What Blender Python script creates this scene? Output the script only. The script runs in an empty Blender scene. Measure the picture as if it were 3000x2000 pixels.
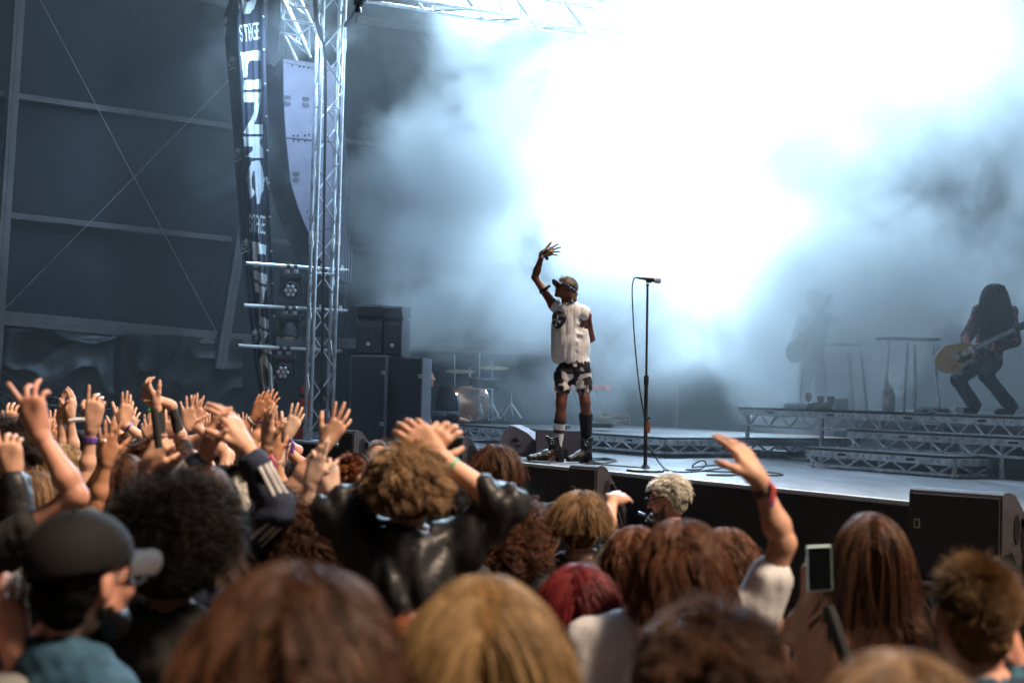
import bpy, bmesh, math, random
import numpy as np
from mathutils import Vector, Matrix, Quaternion, noise as mnoise

random.seed(7); NPR = np.random.default_rng(7)
SC = bpy.context.scene
COL = SC.collection
R = math.radians

# ------------------------------------------------------------------ camera
F = 4167.0; PITCH = math.atan(145/F); ROLL = 0.026
CAMZ = 2.0; STZ = 1.35                                  # eye height, stage floor height
_Rv = Vector((1,0,0)); _Fw = Vector((0,math.cos(PITCH),math.sin(PITCH))); _Up = Vector((0,-math.sin(PITCH),math.cos(PITCH)))
def ray(px, py):
    X, Y = float(px)-1500, 1000-float(py)
    c, s = math.cos(ROLL), math.sin(ROLL)
    return (X*c - Y*s)*_Rv + (X*s + Y*c)*_Up + F*_Fw
def P(px, py, d):                                       # point of a sight line at ground distance d
    v = ray(px, py); return Vector((0,0,CAMZ)) + v*(float(d)/v.y)
def G(px, py, z):                                       # point of a sight line at height z
    v = ray(px, py); return Vector((0,0,CAMZ)) + v*((z-CAMZ)/v.z)
cam_d = bpy.data.cameras.new('camera'); cam = bpy.data.objects.new('camera', cam_d); COL.objects.link(cam)
cx = math.cos(ROLL)*_Rv + math.sin(ROLL)*_Up; cy = -math.sin(ROLL)*_Rv + math.cos(ROLL)*_Up
cam.matrix_world = Matrix(((cx.x,cy.x,-_Fw.x,0),(cx.y,cy.y,-_Fw.y,0),(cx.z,cy.z,-_Fw.z,CAMZ),(0,0,0,1)))
cam_d.lens = 50.0; cam_d.sensor_width = 36; cam_d.clip_end = 400; cam_d.clip_start = 0.05
cam_d.dof.use_dof = True; cam_d.dof.focus_distance = 13.4; cam_d.dof.aperture_fstop = 2.7
SC.camera = cam

# ------------------------------------------------------------------ sky, sun, exposure
SUN_DIR = Vector((0.52, -0.20, 0.80)).normalized()
w = bpy.data.worlds.new("World"); SC.world = w; w.use_nodes = True
nt = w.node_tree; nt.nodes.clear()
so = nt.nodes.new('ShaderNodeOutputWorld'); sb = nt.nodes.new('ShaderNodeBackground'); sk = nt.nodes.new('ShaderNodeTexSky')
sk.sky_type = 'NISHITA'; sk.sun_disc = False; sk.sun_elevation = math.asin(SUN_DIR.z); sk.sun_rotation = math.atan2(SUN_DIR.x, SUN_DIR.y)
sk.dust_density = 4.0; sk.air_density = 1.5
nt.links.new(sk.outputs[0], sb.inputs[0]); nt.links.new(sb.outputs[0], so.inputs[0]); sb.inputs[1].default_value = 0.05
sl = bpy.data.lights.new('sun', 'SUN'); sl.energy = 5.0; sl.angle = R(12); sl.color = (1.0, 0.75, 0.54)
sun = bpy.data.objects.new('sun', sl); COL.objects.link(sun); sun.rotation_euler = SUN_DIR.to_track_quat('Z','Y').to_euler()
SC.view_settings.view_transform = 'Standard'; SC.view_settings.look = 'None'; SC.view_settings.exposure = 0.3; SC.view_settings.gamma = 1.0
SC.render.engine = 'CYCLES'
cy_ = SC.cycles
cy_.use_denoising = True; cy_.max_bounces = 6; cy_.diffuse_bounces = 2; cy_.glossy_bounces = 2; cy_.volume_bounces = 1
cy_.transparent_max_bounces = 8; cy_.volume_step_rate = 1.0; cy_.volume_max_steps = 96
cy_.use_adaptive_sampling = True; cy_.adaptive_threshold = 0.03; cy_.sample_clamp_indirect = 4.0; cy_.sample_clamp_direct = 0.0

# ------------------------------------------------------------------ stage frame: s along the front (to the right), t into the stage
AU = math.atan2(1500+1284, F)
U = Vector((math.sin(AU), -math.cos(AU), 0)); N = Vector((math.cos(AU), math.sin(AU), 0))
O = G(1530, 1357, STZ)
SROT = math.atan2(U.y, U.x)
def S(s, t, z=0.0):                                     # z above the stage floor
    p = O + s*U + t*N; return Vector((p.x, p.y, STZ+z))
def toS(p):
    q = p - O; return q.dot(U), q.dot(N)
# ------------------------------------------------------------------ object helpers
def tag(o, label=None, cat=None, group=None, kind=None):
    if label: o['label'] = label
    if cat: o['category'] = cat
    if group: o['group'] = group
    if kind: o['kind'] = kind
    return o
def empty(name, loc, rz=0.0, label=None, cat=None, group=None):
    o = bpy.data.objects.new(name, None); COL.objects.link(o); o.location = loc; o.rotation_euler = (0,0,rz)
    o.empty_display_size = 0.1
    return tag(o, label, cat, group)
class MB:
    """mesh builder: collects vertices and faces (world or local), builds one mesh object"""
    def __init__(s): s.v = []; s.f = []; s.m = []; s.smooth = True
    def add(s, vs, fs, mi=0):
        b = len(s.v); s.v += [tuple(p) for p in vs]; s.f += [tuple(b+i for i in f) for f in fs]; s.m += [mi]*len(fs); return s
    def box(s, a, b, M=None, mi=0, bev=0.0):
        x0,y0,z0 = a; x1,y1,z1 = b
        if bev > 0:
            e = bev; vs = []; 
            bm = bmesh.new(); bmesh.ops.create_cube(bm, size=1.0)
            for v in bm.verts: v.co = Vector(((x0+x1)/2+v.co.x*(x1-x0), (y0+y1)/2+v.co.y*(y1-y0), (z0+z1)/2+v.co.z*(z1-z0)))
            bmesh.ops.bevel(bm, geom=bm.edges[:], offset=e, segments=2, affect='EDGES', profile=0.5)
            return s.bm(bm, M, mi)
        vs = [Vector(p) for p in ((x0,y0,z0),(x1,y0,z0),(x1,y1,z0),(x0,y1,z0),(x0,y0,z1),(x1,y0,z1),(x1,y1,z1),(x0,y1,z1))]
        if M is not None: vs = [M@p for p in vs]
        return s.add(vs, [(0,3,2,1),(4,5,6,7),(0,1,5,4),(1,2,6,5),(2,3,7,6),(3,0,4,7)], mi)
    def bm(s, bm, M=None, mi=0):
        bm.verts.index_update()
        vs = [(M@v.co if M is not None else v.co.copy()) for v in bm.verts]; fs = [[v.index for v in f.verts] for f in bm.faces]
        bm.free(); return s.add(vs, fs, mi)
    def tube(s, pts, r, n=8, mi=0, caps=True, closed=False):
        pts = [Vector(p) for p in pts]; k = len(pts)
        rs = list(r) if hasattr(r, '__len__') else [r]*k
        t0 = (pts[1]-pts[0]).normalized(); up = Vector((0,0,1)) if abs(t0.z) < 0.95 else Vector((1,0,0))
        x = t0.cross(up).normalized(); vs = []; 
        for i, p in enumerate(pts):
            if closed: t = (pts[(i+1)%k]-pts[i-1])
            else: t = (pts[min(i+1,k-1)]-pts[max(i-1,0)])
            t = t.normalized() if t.length > 1e-9 else t0
            x = (x - t*x.dot(t)); x = x.normalized() if x.length > 1e-6 else t.orthogonal().normalized()
            y = t.cross(x)
            for j in range(n):
                a = 2*math.pi*j/n; vs.append(p + rs[i]*(math.cos(a)*x + math.sin(a)*y))
        fs = []
        for i in range(k if closed else k-1):
            i2 = (i+1)%k
            for j in range(n):
                j2 = (j+1)%n; fs.append((i*n+j, i2*n+j, i2*n+j2, i*n+j2)[::-1])
        if caps and not closed: fs += [tuple(range(n)), tuple((k-1)*n+j for j in range(n))[::-1]]
        return s.add(vs, fs, mi)
    def cyl(s, a, b, r, n=12, mi=0): return s.tube([a, b], r, n, mi)
    def lathe(s, prof, M=None, n=20, mi=0):             # prof: (radius, z)
        vs = []; fs = []; k = len(prof)
        for r_, z in prof:
            for j in range(n):
                a = 2*math.pi*j/n; p = Vector((r_*math.cos(a), r_*math.sin(a), z)); vs.append(M@p if M is not None else p)
        for i in range(k-1):
            for j in range(n):
                j2 = (j+1)%n; fs.append((i*n+j, i*n+j2, (i+1)*n+j2, (i+1)*n+j))
        fs += [tuple(range(n))[::-1], tuple((k-1)*n+j for j in range(n))]
        return s.add(vs, fs, mi)
    def prism(s, poly, t0, t1, M=None, mi=0):           # poly in local XZ plane, extruded in local Y
        n = len(poly); vs = [Vector((x,t0,z)) for x,z in poly] + [Vector((x,t1,z)) for x,z in poly]
        if M is not None: vs = [M@p for p in vs]
        fs = [tuple(range(n)), tuple(range(n,2*n))[::-1]] + [(i, n+i, n+(i+1)%n, (i+1)%n) for i in range(n)]
        return s.add(vs, fs, mi)
    def build(s, name, mats, parent=None, smooth=None, world=True, **kw):
        me = bpy.data.meshes.new(name); me.from_pydata(s.v, [], s.f)
        for m in (mats if isinstance(mats, (list,tuple)) else [mats]): me.materials.append(m)
        me.polygons.foreach_set('material_index', s.m)
        bm = bmesh.new(); bm.from_mesh(me); bmesh.ops.recalc_face_normals(bm, faces=bm.faces[:]); bm.to_mesh(me); bm.free()
        if smooth: 
            me.polygons.foreach_set('use_smooth', [True]*len(me.polygons)); me.set_sharp_from_angle(angle=R(38))
        o = bpy.data.objects.new(name, me); COL.objects.link(o)
        if parent is not None:
            o.parent = parent
            if world: o.matrix_parent_inverse = wm(parent).inverted()
        return tag(o, **kw)
def wm(o):
    m = Matrix.Translation(o.location) @ o.rotation_euler.to_matrix().to_4x4() @ Matrix.Diagonal((*o.scale,1))
    if o.parent: m = wm(o.parent) @ o.matrix_parent_inverse @ m
    return m
def copy_tree(o, parent=None):
    c = o.copy(); COL.objects.link(c); c.parent = parent
    for ch in list(o.children): copy_tree(ch, c)
    return c
def T(loc, rz=0.0): return Matrix.Translation(loc) @ Matrix.Rotation(rz, 4, 'Z')
def ST(s, t, z=0.0, rz=0.0): return T(S(s,t,z), SROT+rz)        # local frame aligned with the stage: x along front, y into the stage

# ------------------------------------------------------------------ materials
MATS = {}
def mat(name, col=(.5,.5,.5), rough=.6, metal=0.0, spec=.5, var=.12, vscale=6.0, bump=0.0, bscale=40.0, coat=0.0, emis=None, estr=0.0, col2=None, sheen=0.0, stretch=(1,1,1), coords='Object'):
    if name in MATS: return MATS[name]
    m = bpy.data.materials.new(name); m.use_nodes = True; t = m.node_tree; n = t.nodes; L = t.links
    b = n['Principled BSDF']; b.inputs['Roughness'].default_value = rough; b.inputs['Metallic'].default_value = metal
    b.inputs['Specular IOR Level'].default_value = spec; b.inputs['Coat Weight'].default_value = coat
    b.inputs['Sheen Weight'].default_value = sheen
    tc = n.new('ShaderNodeTexCoord'); mp = n.new('ShaderNodeMapping'); mp.inputs['Scale'].default_value = stretch
    L.new(tc.outputs[coords], mp.inputs[0])
    nz = n.new('ShaderNodeTexNoise'); nz.inputs['Scale'].default_value = vscale; nz.inputs['Detail'].default_value = 4.0
    L.new(mp.outputs[0], nz.inputs['Vector'])
    mx = n.new('ShaderNodeMix'); mx.data_type = 'RGBA'
    c2 = col2 or tuple(min(1, c*(1+var*2.2)) for c in col); c1 = col if col2 else tuple(c*(1-var) for c in col)
    mx.inputs[6].default_value = (*c1,1); mx.inputs[7].default_value = (*c2,1)
    cr = n.new('ShaderNodeMapRange'); cr.inputs[1].default_value = .35; cr.inputs[2].default_value = .65
    L.new(nz.outputs[0], cr.inputs[0]); L.new(cr.outputs[0], mx.inputs[0]); L.new(mx.outputs[2], b.inputs['Base Color'])
    rr = n.new('ShaderNodeMapRange'); rr.inputs[3].default_value = max(0, rough-.07); rr.inputs[4].default_value = min(1, rough+.1)
    L.new(nz.outputs[0], rr.inputs[0]); L.new(rr.outputs[0], b.inputs['Roughness'])
    if bump > 0:
        nb = n.new('ShaderNodeTexNoise'); nb.inputs['Scale'].default_value = bscale; nb.inputs['Detail'].default_value = 3.0
        L.new(mp.outputs[0], nb.inputs['Vector'])
        bp = n.new('ShaderNodeBump'); bp.inputs['Strength'].default_value = bump; bp.inputs['Distance'].default_value = .02
        L.new(nb.outputs[0], bp.inputs['Height']); L.new(bp.outputs[0], b.inputs['Normal'])
    if emis: b.inputs['Emission Color'].default_value = (*emis,1); b.inputs['Emission Strength'].default_value = estr
    MATS[name] = m; return m
# ------------------------------------------------------------------ the setting
m_ground = mat('ground', (.07,.06,.045), .95, var=.3, vscale=1.5, bump=.4, bscale=8)
m_deck = mat('stage_deck', (.135,.13,.145), .58, var=.32, vscale=2.6, bump=.35, bscale=34, stretch=(1,.22,1))
m_black = mat('black_cloth', (.022,.022,.026), .9, var=.25, vscale=2.0, bump=.3, bscale=12)
m_tarp = mat('tarp_wall', (.019,.022,.029), .75, var=.12, vscale=.8)
m_gloss = mat('black_plastic_sheet', (.012,.011,.012), .40, spec=.55, var=.2, vscale=2.0)
m_beam = mat('painted_beam', (.15,.13,.135), .55, var=.12, vscale=2.0, bump=.1, bscale=30)
m_alu = mat('aluminium', (.62,.64,.68), .36, metal=.85, var=.15, vscale=7.0, bump=.15, bscale=60)
m_alud = mat('scratched_aluminium', (.66,.68,.73), .36, metal=.6, var=.25, vscale=14.0, bump=.3, bscale=90)
m_white = mat('white_paint', (.75,.76,.78), .5, var=.05)
m_dark = mat('dark_metal', (.03,.03,.035), .4, metal=.3, var=.2)
m_rub = mat('black_rubber', (.018,.018,.02), .6, var=.2)
m_box = mat('speaker_paint', (.055,.052,.062), .5, var=.1, vscale=20, bump=.15, bscale=150)
m_grille = mat('speaker_grille', (.038,.036,.044), .7, var=.12, vscale=60, bump=.5, bscale=260)
m_panel = mat('grey_panel', (.20,.19,.25), .5, var=.06, vscale=5)
m_logo = mat('cream_mark', (.65,.6,.5), .5, var=.02)

def poly_from(pts, fs, name, m, **kw):
    b = MB(); b.add(pts, fs); return b.build(name, m, **kw)
gz = MB(); n_ = 60
for i in range(n_+1):
    for j in range(n_+1):
        x = -300+600*i/n_; y = -300+600*j/n_; gz.v.append((x,y,-.01+.02*mnoise.noise(Vector((x*.1,y*.1,0)))))
gz.f = [(i*(n_+1)+j, (i+1)*(n_+1)+j, (i+1)*(n_+1)+j+1, i*(n_+1)+j+1) for i in range(n_) for j in range(n_)]; gz.m = [0]*len(gz.f)
gz.build('ground', m_ground, kind='structure')
# stage: deck sheets with seams, edge strip, black skirt
FL, FR, BK = -7.6, 9.0, 8.6
b = MB(); sw, sd = 2.44, 1.22; s0 = FL
while s0 < FR:
    t0 = .06; k = 0
    while t0 < BK:
        off = .004*mnoise.noise(Vector((s0,t0,3)))
        b.box((s0+.005, t0+.005, -.03), (min(s0+sw,FR)-.005, min(t0+sd,BK)-.005, off*.4), ST(0,0)); t0 += sd
    s0 += sw
b.build('stage_floor', m_deck, kind='structure')
b = MB(); b.box((FL,.0,-1.30),(FR,BK,-.034), ST(0,0)); b.build('stage_base', m_black, kind='structure')
b = MB(); b.box((FL,.0,-.025),(FR,.055,.008), ST(0,0), bev=.004)
b.build('stage_edge', m_white, kind='structure', label='thin pale strip along the front lip of the stage')
# skirt cloth with soft folds
b = MB(); nx = 420
for j in range(6):
    for i in range(nx+1):
        s_ = FL+(FR-FL)*i/nx; z = -.03-1.27*j/5
        fold = .02*mnoise.noise(Vector((s_*2.2,0,z*.4)))+.012*mnoise.noise(Vector((s_*6,5,z)))
        p = S(s_, -.03+fold*(.3+j*.25), z); b.v.append(tuple(p))
b.f = [(j*(nx+1)+i, j*(nx+1)+i+1, (j+1)*(nx+1)+i+1, (j+1)*(nx+1)+i) for j in range(5) for i in range(nx)]; b.m = [0]*len(b.f)
b.build('stage_skirt', mat('skirt_cloth', (.030,.028,.034), .8, var=.2, vscale=3, bump=.2, bscale=30), smooth=True, label='black cloth skirt hanging from the stage lip', cat='skirt')

# side wall of the hall: tarp, rails, poles, wires
WS = -7.95
def W(px, py, off=0.0):                                 # sight line meets the side wall plane
    v = ray(px, py); k = (WS+off-(Vector((0,0,0))-O).dot(U))/v.dot(U); return Vector((0,0,CAMZ))+v*k
b = MB(); b.box((WS-.3,-30,-1.35),(WS-.2,8.9,11), ST(0,0)); b.build('side_wall', m_tarp, kind='structure')
b = MB(); nx, nz = 150, 70
for j in range(nz+1):
    for i in range(nx+1):
        t_ = -14+22.6*i/nx; z = -1.3+10.8*j/nz; sag = .05*mnoise.noise(Vector((t_*.5,z*.35,2)))+.018*abs(mnoise.noise(Vector((t_*1.8+z*.5,z*.6,7))))
        b.v.append(tuple(S(WS-.075+sag*.6, t_, z)))
b.f = [(j*(nx+1)+i, j*(nx+1)+i+1, (j+1)*(nx+1)+i+1, (j+1)*(nx+1)+i) for j in range(nz) for i in range(nx)]; b.m = [0]*len(b.f)
b.build('wall_tarpaulin', m_tarp, smooth=True, label='dark slack tarpaulin stretched across the left side wall', cat='tarpaulin')
b = MB(); b.box((WS-.1,8.7,-1.35),(11,8.8,11), ST(0,0)); b.build('back_wall', m_tarp, kind='structure')
b = MB(); b.box((2.31,4.4,9.6),(30,8.9,9.8), ST(0,0)); b.box((WS-.1,-34,9.6),(2.3,8.9,9.8), ST(0,0)); b.box((2.31,-34,9.6),(30,-6.8,9.8), ST(0,0)); b.box((16.8,-6.79,9.6),(30,4.39,9.8), ST(0,0)); b.build('roof', m_tarp, kind='structure')  # unseen roof sheets, extended with an opening shaped to pass sun and cut sky
def beam(a, c, w_, name, label, m=m_beam, off=.0, th=.08, group=None, slot=True):
    d = (c-a); L = d.length; x = d.normalized(); nrm = U; y = nrm.cross(x).normalized()
    M = Matrix((( x.x,nrm.x,y.x,a.x),(x.y,nrm.y,y.y,a.y),(x.z,nrm.z,y.z,a.z),(0,0,0,1)))
    b = MB(); b.box((0,0,-w_/2),(L,th,w_/2), M, bev=.006)
    if slot: b.box((0,th-.012,-w_*.09),(L,th+.006,w_*.09), M)
    return b.build(name, m, label=label, cat='beam' if 'rail' in name or 'beam' in name else 'pole', group=group)
beam(W(-900,150,.02), W(682,374,.02), .075, 'wall_rail', 'upper grey horizontal rail crossing the dark tarp wall', group='rails across the tarp wall')
beam(W(690,374,.02), W(1500,478,.02), .06, 'wall_rail', 'upper grey rail continuing behind the truss tower', group='rails across the tarp wall')
beam(W(-900,533,.02), W(672,702,.02), .075, 'wall_rail', 'middle grey horizontal rail left of the banner', group='rails across the tarp wall')
beam(W(792,706,.02), W(852,711,.02), .075, 'wall_rail', 'short grey rail stub between banner and speaker array', group='rails across the tarp wall')
beam(W(1022,728,.02), W(1500,765,.02), .075, 'wall_rail', 'grey rail in the haze right of the truss tower', group='rails across the tarp wall')
beam(W(420,-48,.02), W(700,22,.02), .12, 'wall_rail', 'topmost grey rail near the top of the banner', group='rails across the tarp wall')
beam(W(1040,60,.02), W(1500,130,.02), .12, 'wall_rail', 'topmost grey rail seen right of the truss tower', group='rails across the tarp wall')
beam(W(-700,865,.06), W(628,990,.06), .18, 'wall_beam', 'thick grey horizontal beam above the shiny plastic sheet')
beam(W(662,992,.06), W(1650,1030,.06), .15, 'wall_beam', 'thick grey beam behind the truss tower and drum kit')
beam(W(62,-120,.12), W(-28,1250,.12), .13, 'wall_pole', 'upright grey pole at the left edge of the wall')
beam(W(712,640,.16), W(640,1080,.16), .14, 'wall_pole', 'slanting grey pole left of the banner')
for a, c_, lab in (((70,-90),(636,975),'thin steel wire running down to the slanting pole'), ((-160,1080),(676,230),'thin steel wire rising from lower left to the banner')):
    p, q = W(*a,.1), W(*c_,.1); b = MB(); b.tube([p,(p+q)/2+Vector((0,0,-.01)),q], .007, 6)
    b.build('bracing_wire', mat('wire', (.35,.33,.36), .4, metal=.6), label=lab, cat='wire', group='bracing wires on the tarp wall')
b = MB(); b.box((30,-34,-1.35),(30.1,8.8,9.6), ST(0,0)); b.build('sky_block_far_wall', m_tarp, kind='structure')  # unseen wall added on the right to block sky fill
b = MB(); b.box((WS,-34.1,-1.35),(30,-34,9.6), ST(0,0)); b.build('sky_block_rear_wall', m_tarp, kind='structure')  # unseen wall added behind the camera, also against sky fill
b = MB(); b.box((11,8.7,-1.35),(30,8.8,9.6), ST(0,0)); b.build('sky_block_stage_wall', m_tarp, kind='structure')  # unseen wall added beside the stage, closes the hall to the sky
# shiny plastic sheet hung under the beam, pulled into folds
b = MB(); nx, nz = 260, 110
A_, B_ = W(-500,0,.1), W(740,0,.1)
(sa,ta), (sb_,tb) = toS(A_), toS(B_)
for j in range(nz+1):
    for i in range(nx+1):
        t_ = ta+(tb-ta)*i/nx; v = j/nz; z = 1.27-2.55*v
        fan = t_*.9+(1-v)*1.5
        f = .20*abs(mnoise.noise(Vector((t_*.7+v*1.2, v*1.1, 1.0))))
        f += .085*(1-abs(mnoise.noise(Vector((t_*1.1-v*2.2, v*5.0+t_*1.3, 4.0))))*2.2)**2*.6+.012*mnoise.noise(Vector((t_*5, v*6, 2)))
        seam = .05*math.exp(-((t_-(-1.15))/.03)**2)
        b.v.append(tuple(S(WS+.10+f*(1-.4*v)-seam, t_, z)))
b.f = [(j*(nx+1)+i, j*(nx+1)+i+1, (j+1)*(nx+1)+i+1, (j+1)*(nx+1)+i) for j in range(nz) for i in range(nx)]; b.m = [0]*len(b.f)
b.build('plastic_sheet', m_gloss, smooth=True, label='black shiny wrinkled plastic sheet hanging below the grey beam', cat='sheet')
for k in range(7):
    pa = W(-60+ -20*k, 1030+22*k, .32); pc = W(300+12*k, 1150+24*k, .34); b = MB()
    pts = [pa.lerp(pc, q/12)+Vector((0,0,-.28*math.sin(math.pi*q/12)+.0)) for q in range(13)]
    b.tube(pts, .010, 6); b.build('sagging_cord', m_gloss, label='sagging dark cord in front of the plastic sheet at far left', cat='cord', group='sagging cords at the left wall')

# LED wall behind the guitarist: dark fine grid
def ledmat():
    m = bpy.data.materials.new('led_wall'); m.use_nodes = True; t = m.node_tree; n = t.nodes; L = t.links; b = n['Principled BSDF']
    tc = n.new('ShaderNodeTexCoord'); br = n.new('ShaderNodeTexBrick'); br.offset = 0; br.inputs['Scale'].default_value = 1
    br.inputs['Brick Width'].default_value = .045; br.inputs['Row Height'].default_value = .03; br.inputs['Mortar Size'].default_value = .006
    br.inputs['Color1'].default_value = (.035,.037,.045,1); br.inputs['Color2'].default_value = (.05,.05,.06,1); br.inputs['Mortar'].default_value = (.012,.012,.015,1)
    mp = n.new('ShaderNodeMapping'); mp.inputs['Rotation'].default_value = (R(90),0,0)
    L.new(tc.outputs['Object'], mp.inputs[0]); L.new(mp.outputs[0], br.inputs[0]); L.new(br.outputs[0], b.inputs['Base Color']); b.inputs['Roughness'].default_value = .7
    return m
led = MB(); led.box((-4.0,0,0),(8.6,.12,7.5)); lo = led.build('led_wall', ledmat(), label='dark fine grid screen wall behind the long haired guitarist', cat='screen wall')
lo.location = S(0,7.6,.35); lo.rotation_euler = (0,0,SROT)
b = MB(); b.box((-.8,7.0,.0),(8.6,7.55,.62), ST(0,0)); b.build('screen_base', m_black, label='low black base under the screen wall', cat='base')

# ------------------------------------------------------------------ decks with lattice fronts
def lattice(b, M, L, ztop, h, y, mi_a=0, pitch=.30):
    b.box((0,y-.02,ztop-.075),(L,y,ztop-.012), M, mi_a, bev=.004)
    b.box((0,y-.02,ztop-h),(L,y,ztop-h+.024), M, mi_a)
    n_ = max(1, int(L/pitch)); st = L/n_
    for i in range(n_):
        x0 = i*st
        for (xa, xb) in ((x0+.03, x0+st/2-.01),(x0+st-.03, x0+st/2+.01)):
            b.tube([M@Vector((xa,y-.01,ztop-.073)), M@Vector((xb,y-.01,ztop-h+.022))], .011, 5, mi_a)
def deck(name, s0, s1, t0, t1, z, h, label, legs=(), side=True, mods=1, foot=True, group=None):
    e = empty(name, S(s0,t0,0), SROT, label=label, cat='riser', group=group); M = ST(s0,t0)
    b = MB(); b.box((0,-.022,z-.012),(s1-s0,t1-t0,z+.012), M, bev=.003); b.build('deck_top', m_black2, parent=e)
    b = MB(); Lm = (s1-s0)/mods
    for k in range(mods): lattice(b, M@Matrix.Translation((k*Lm+.004,0,0)), Lm-.008, z, h, 0)
    if side:
        Ms = M @ Matrix.Translation((s1-s0,0,0)) @ Matrix.Rotation(math.pi/2,4,'Z'); lattice(b, Ms, t1-t0, z, h, 0)
    b.build('lattice_frame', m_alud, parent=e)
    for x in legs:
        b = MB(); b.cyl(M@Vector((x,.03,.0)), M@Vector((x,.03,z-.07)), .024, 10); b.build('leg', m_alud, parent=e)
    # holes and slots on the top rail
    b = MB()
    for k in range(mods):
        for f in (.12,.16,.42,.58,.86,.9):
            c_ = M@Vector(((k+f)*Lm, -.024, z-.04)); b = MB(); b.cyl(c_, c_+N*.006, .007, 8); b.build('rail_hole', m_dark, parent=e)
        for f in (.27,.73): b = MB(); b.box(((k+f)*Lm-.05,-.0235,z-.05),((k+f)*Lm+.05,-.018,z-.03), M); b.build('rail_slot', m_dark, parent=e)
    return e
m_black2 = mat('black_ply', (.03,.028,.03), .6, var=.3, vscale=4)
g_ = 'aluminium stage risers with lattice sides'
deck('step_riser', .86,2.62,2.70,3.20,.18,.165, 'lowest aluminium step at the right of the stage', legs=(.06,.9,1.72), group=g_)
deck('step_riser', 1.00,3.60,3.12,3.60,.36,.175, 'middle aluminium step between floor step and top riser', legs=(.06,1.0,1.75,2.55), group=g_)
deck('stage_riser', -1.0,4.6,3.56,6.9,.53,.20, 'tall aluminium riser under the long haired guitarist', legs=(.1,1.2,2.0,2.75,4.2), mods=3, side=False, group=g_)
e = deck('drum_riser', -4.95,-.75,2.3,5.2,.20,.16, 'low wheeled aluminium riser under the drum kit', mods=2, group=g_)
for x in (.12,2.0,4.1):
    M = ST(-4.95,2.3); b = MB(); b.box((x-.03,.02,.05),(x+.03,.09,.09), M); c_ = M@Vector((x,.05,.032)); b.cyl(c_-N*.012, c_+N*.012, .032, 12); b.build('castor', m_rub, parent=e)
    b = MB(); b.box((x-.03,.0,.05),(x+.03,.018,.07), M); b.build('castor_plate', m_alud, parent=e)
# ------------------------------------------------------------------ truss tower, pipes, lamps
def truss_pts(b, M, L, wx, wy, rc=.024, rb=.010, pitch=.42, axis='Z', chords=4):
    cs = [(0,0),(wx,0),(wx,wy),(0,wy)] if chords == 4 else [(0,0),(wx,0),(wx/2,wy)]
    def q(c, l): return M@Vector((c[0],c[1],l))
    for c in cs: b.cyl(q(c,0), q(c,L), rc, 10)
    n_ = int(L/pitch); k = len(cs)
    for i in range(n_):
        l0 = i*L/n_; l1 = (i+1)*L/n_
        for f in range(k):
            a, c = cs[f], cs[(f+1)%k]
            if (i+f)%2: a, c = c, a
            b.tube([q(a,l0+.02), q(c,l1-.02)], rb, 6)
    L_ = 0.0
    while L_ <= L+.01:
        for f in range(k): b.tube([q(cs[f],min(L_,L)), q(cs[(f+1)%k],min(L_,L))], rb, 6)
        L_ += 2.0
TW = G(908,1290,STZ); tws, twt = toS(TW)
e = empty('truss_tower', TW, SROT, label='tall upright aluminium lattice truss tower left of the smoke', cat='truss')
b = MB(); truss_pts(b, ST(tws-.14,twt), 7.2, .14, .29); b.build('frame', m_alu, parent=e)
M = ST(tws-.14,twt)
for z in (.0,2.35,4.7):
    for x,y in ((0,0),(.14,0),(.14,.29),(0,.29)):
        b = MB(); b.cyl(M@Vector((x,y,z)), M@Vector((x,y,z+.16)), .029, 10); b.build('coupler', m_alud, parent=e)
# black cables down the tower
def on_line(px, py, s): # sight line meets plane s
    v = ray(px,py); k = (s-(Vector((0,0,0))-O).dot(U))/v.dot(U); return Vector((0,0,CAMZ))+v*k
def TD(px, py, dd=0.0): return P(px, py, TW.y-.10+dd)
b = MB()
for k in range(4):
    o = k*3.2
    pts = [TD(915+o,-40), TD(922+o,60), TD(932+o*.9,100), TD(945+o*.6,130), TD(951+o*.5,180), TD(951+o*.6,300), TD(948+o*.5,520), TD(946+o*.4,760), TD(943+o*.6,900), TD(941+o*.5,1080), TD(938+o*.8,1285)]
    sm = []
    for i in range(len(pts)-1):
        for q in range(4): sm.append(pts[i].lerp(pts[i+1], q/4))
    b.tube(sm+[pts[-1]], .007, 6)
b.build('cable_bundle', m_rub, label='bundle of black cables running down the truss tower', cat='cables')
b = MB()
for k in range(4):
    x0 = 1000+k*4; pts = [P(1003+k*2,380,17.4), P(1003+k*5,520,17.4), P(1004+k*8,620,17.4), P(1010+k*9,700,17.4), P(1012+k*7,800,17.4), P(1000+k*8,900,17.4), P(990+k*9,1035,17.4)]
    b.tube(pts, .005, 5)
b.build('hanging_cables', mat('grey_cable', (.16,.17,.2), .45), label='thin grey cables hanging beside the speaker array', cat='cables')
# horizontal truss at the top right and the one behind the tower
def truss_between(a, c, wx, wy, name, label, up=Vector((0,0,1)), **k):
    z = (c-a).normalized(); x = z.cross(up).normalized(); y = z.cross(x)
    M = Matrix(((x.x,y.x,z.x,a.x),(x.y,y.y,z.y,a.y),(x.z,y.z,z.z,a.z),(0,0,0,1)))
    b = MB(); truss_pts(b, M, (c-a).length, wx, wy, **k); return b.build(name, m_alu, label=label, cat='truss')
truss_between(P(1068,3,15.6), P(2000,150,19.0), .35, -.35, 'roof_truss', 'horizontal roof truss fading into the smoke at top')
truss_between(P(818,-30,17.5), P(905,150,17.9), .26, .26, 'roof_truss', 'short sloping truss behind the top of the tower', pitch=.3)
b = MB(); 
for a, c in (((828,57),(930,72)),((843,18),(932,28)),((820,96),(880,106)),((828,57),(876,103)),((876,103),(915,72)),((932,28),(922,82)),((840,20),(826,56))):
    b.tube([P(*a,17.3), P(*c,17.3)], .014, 6)
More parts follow.
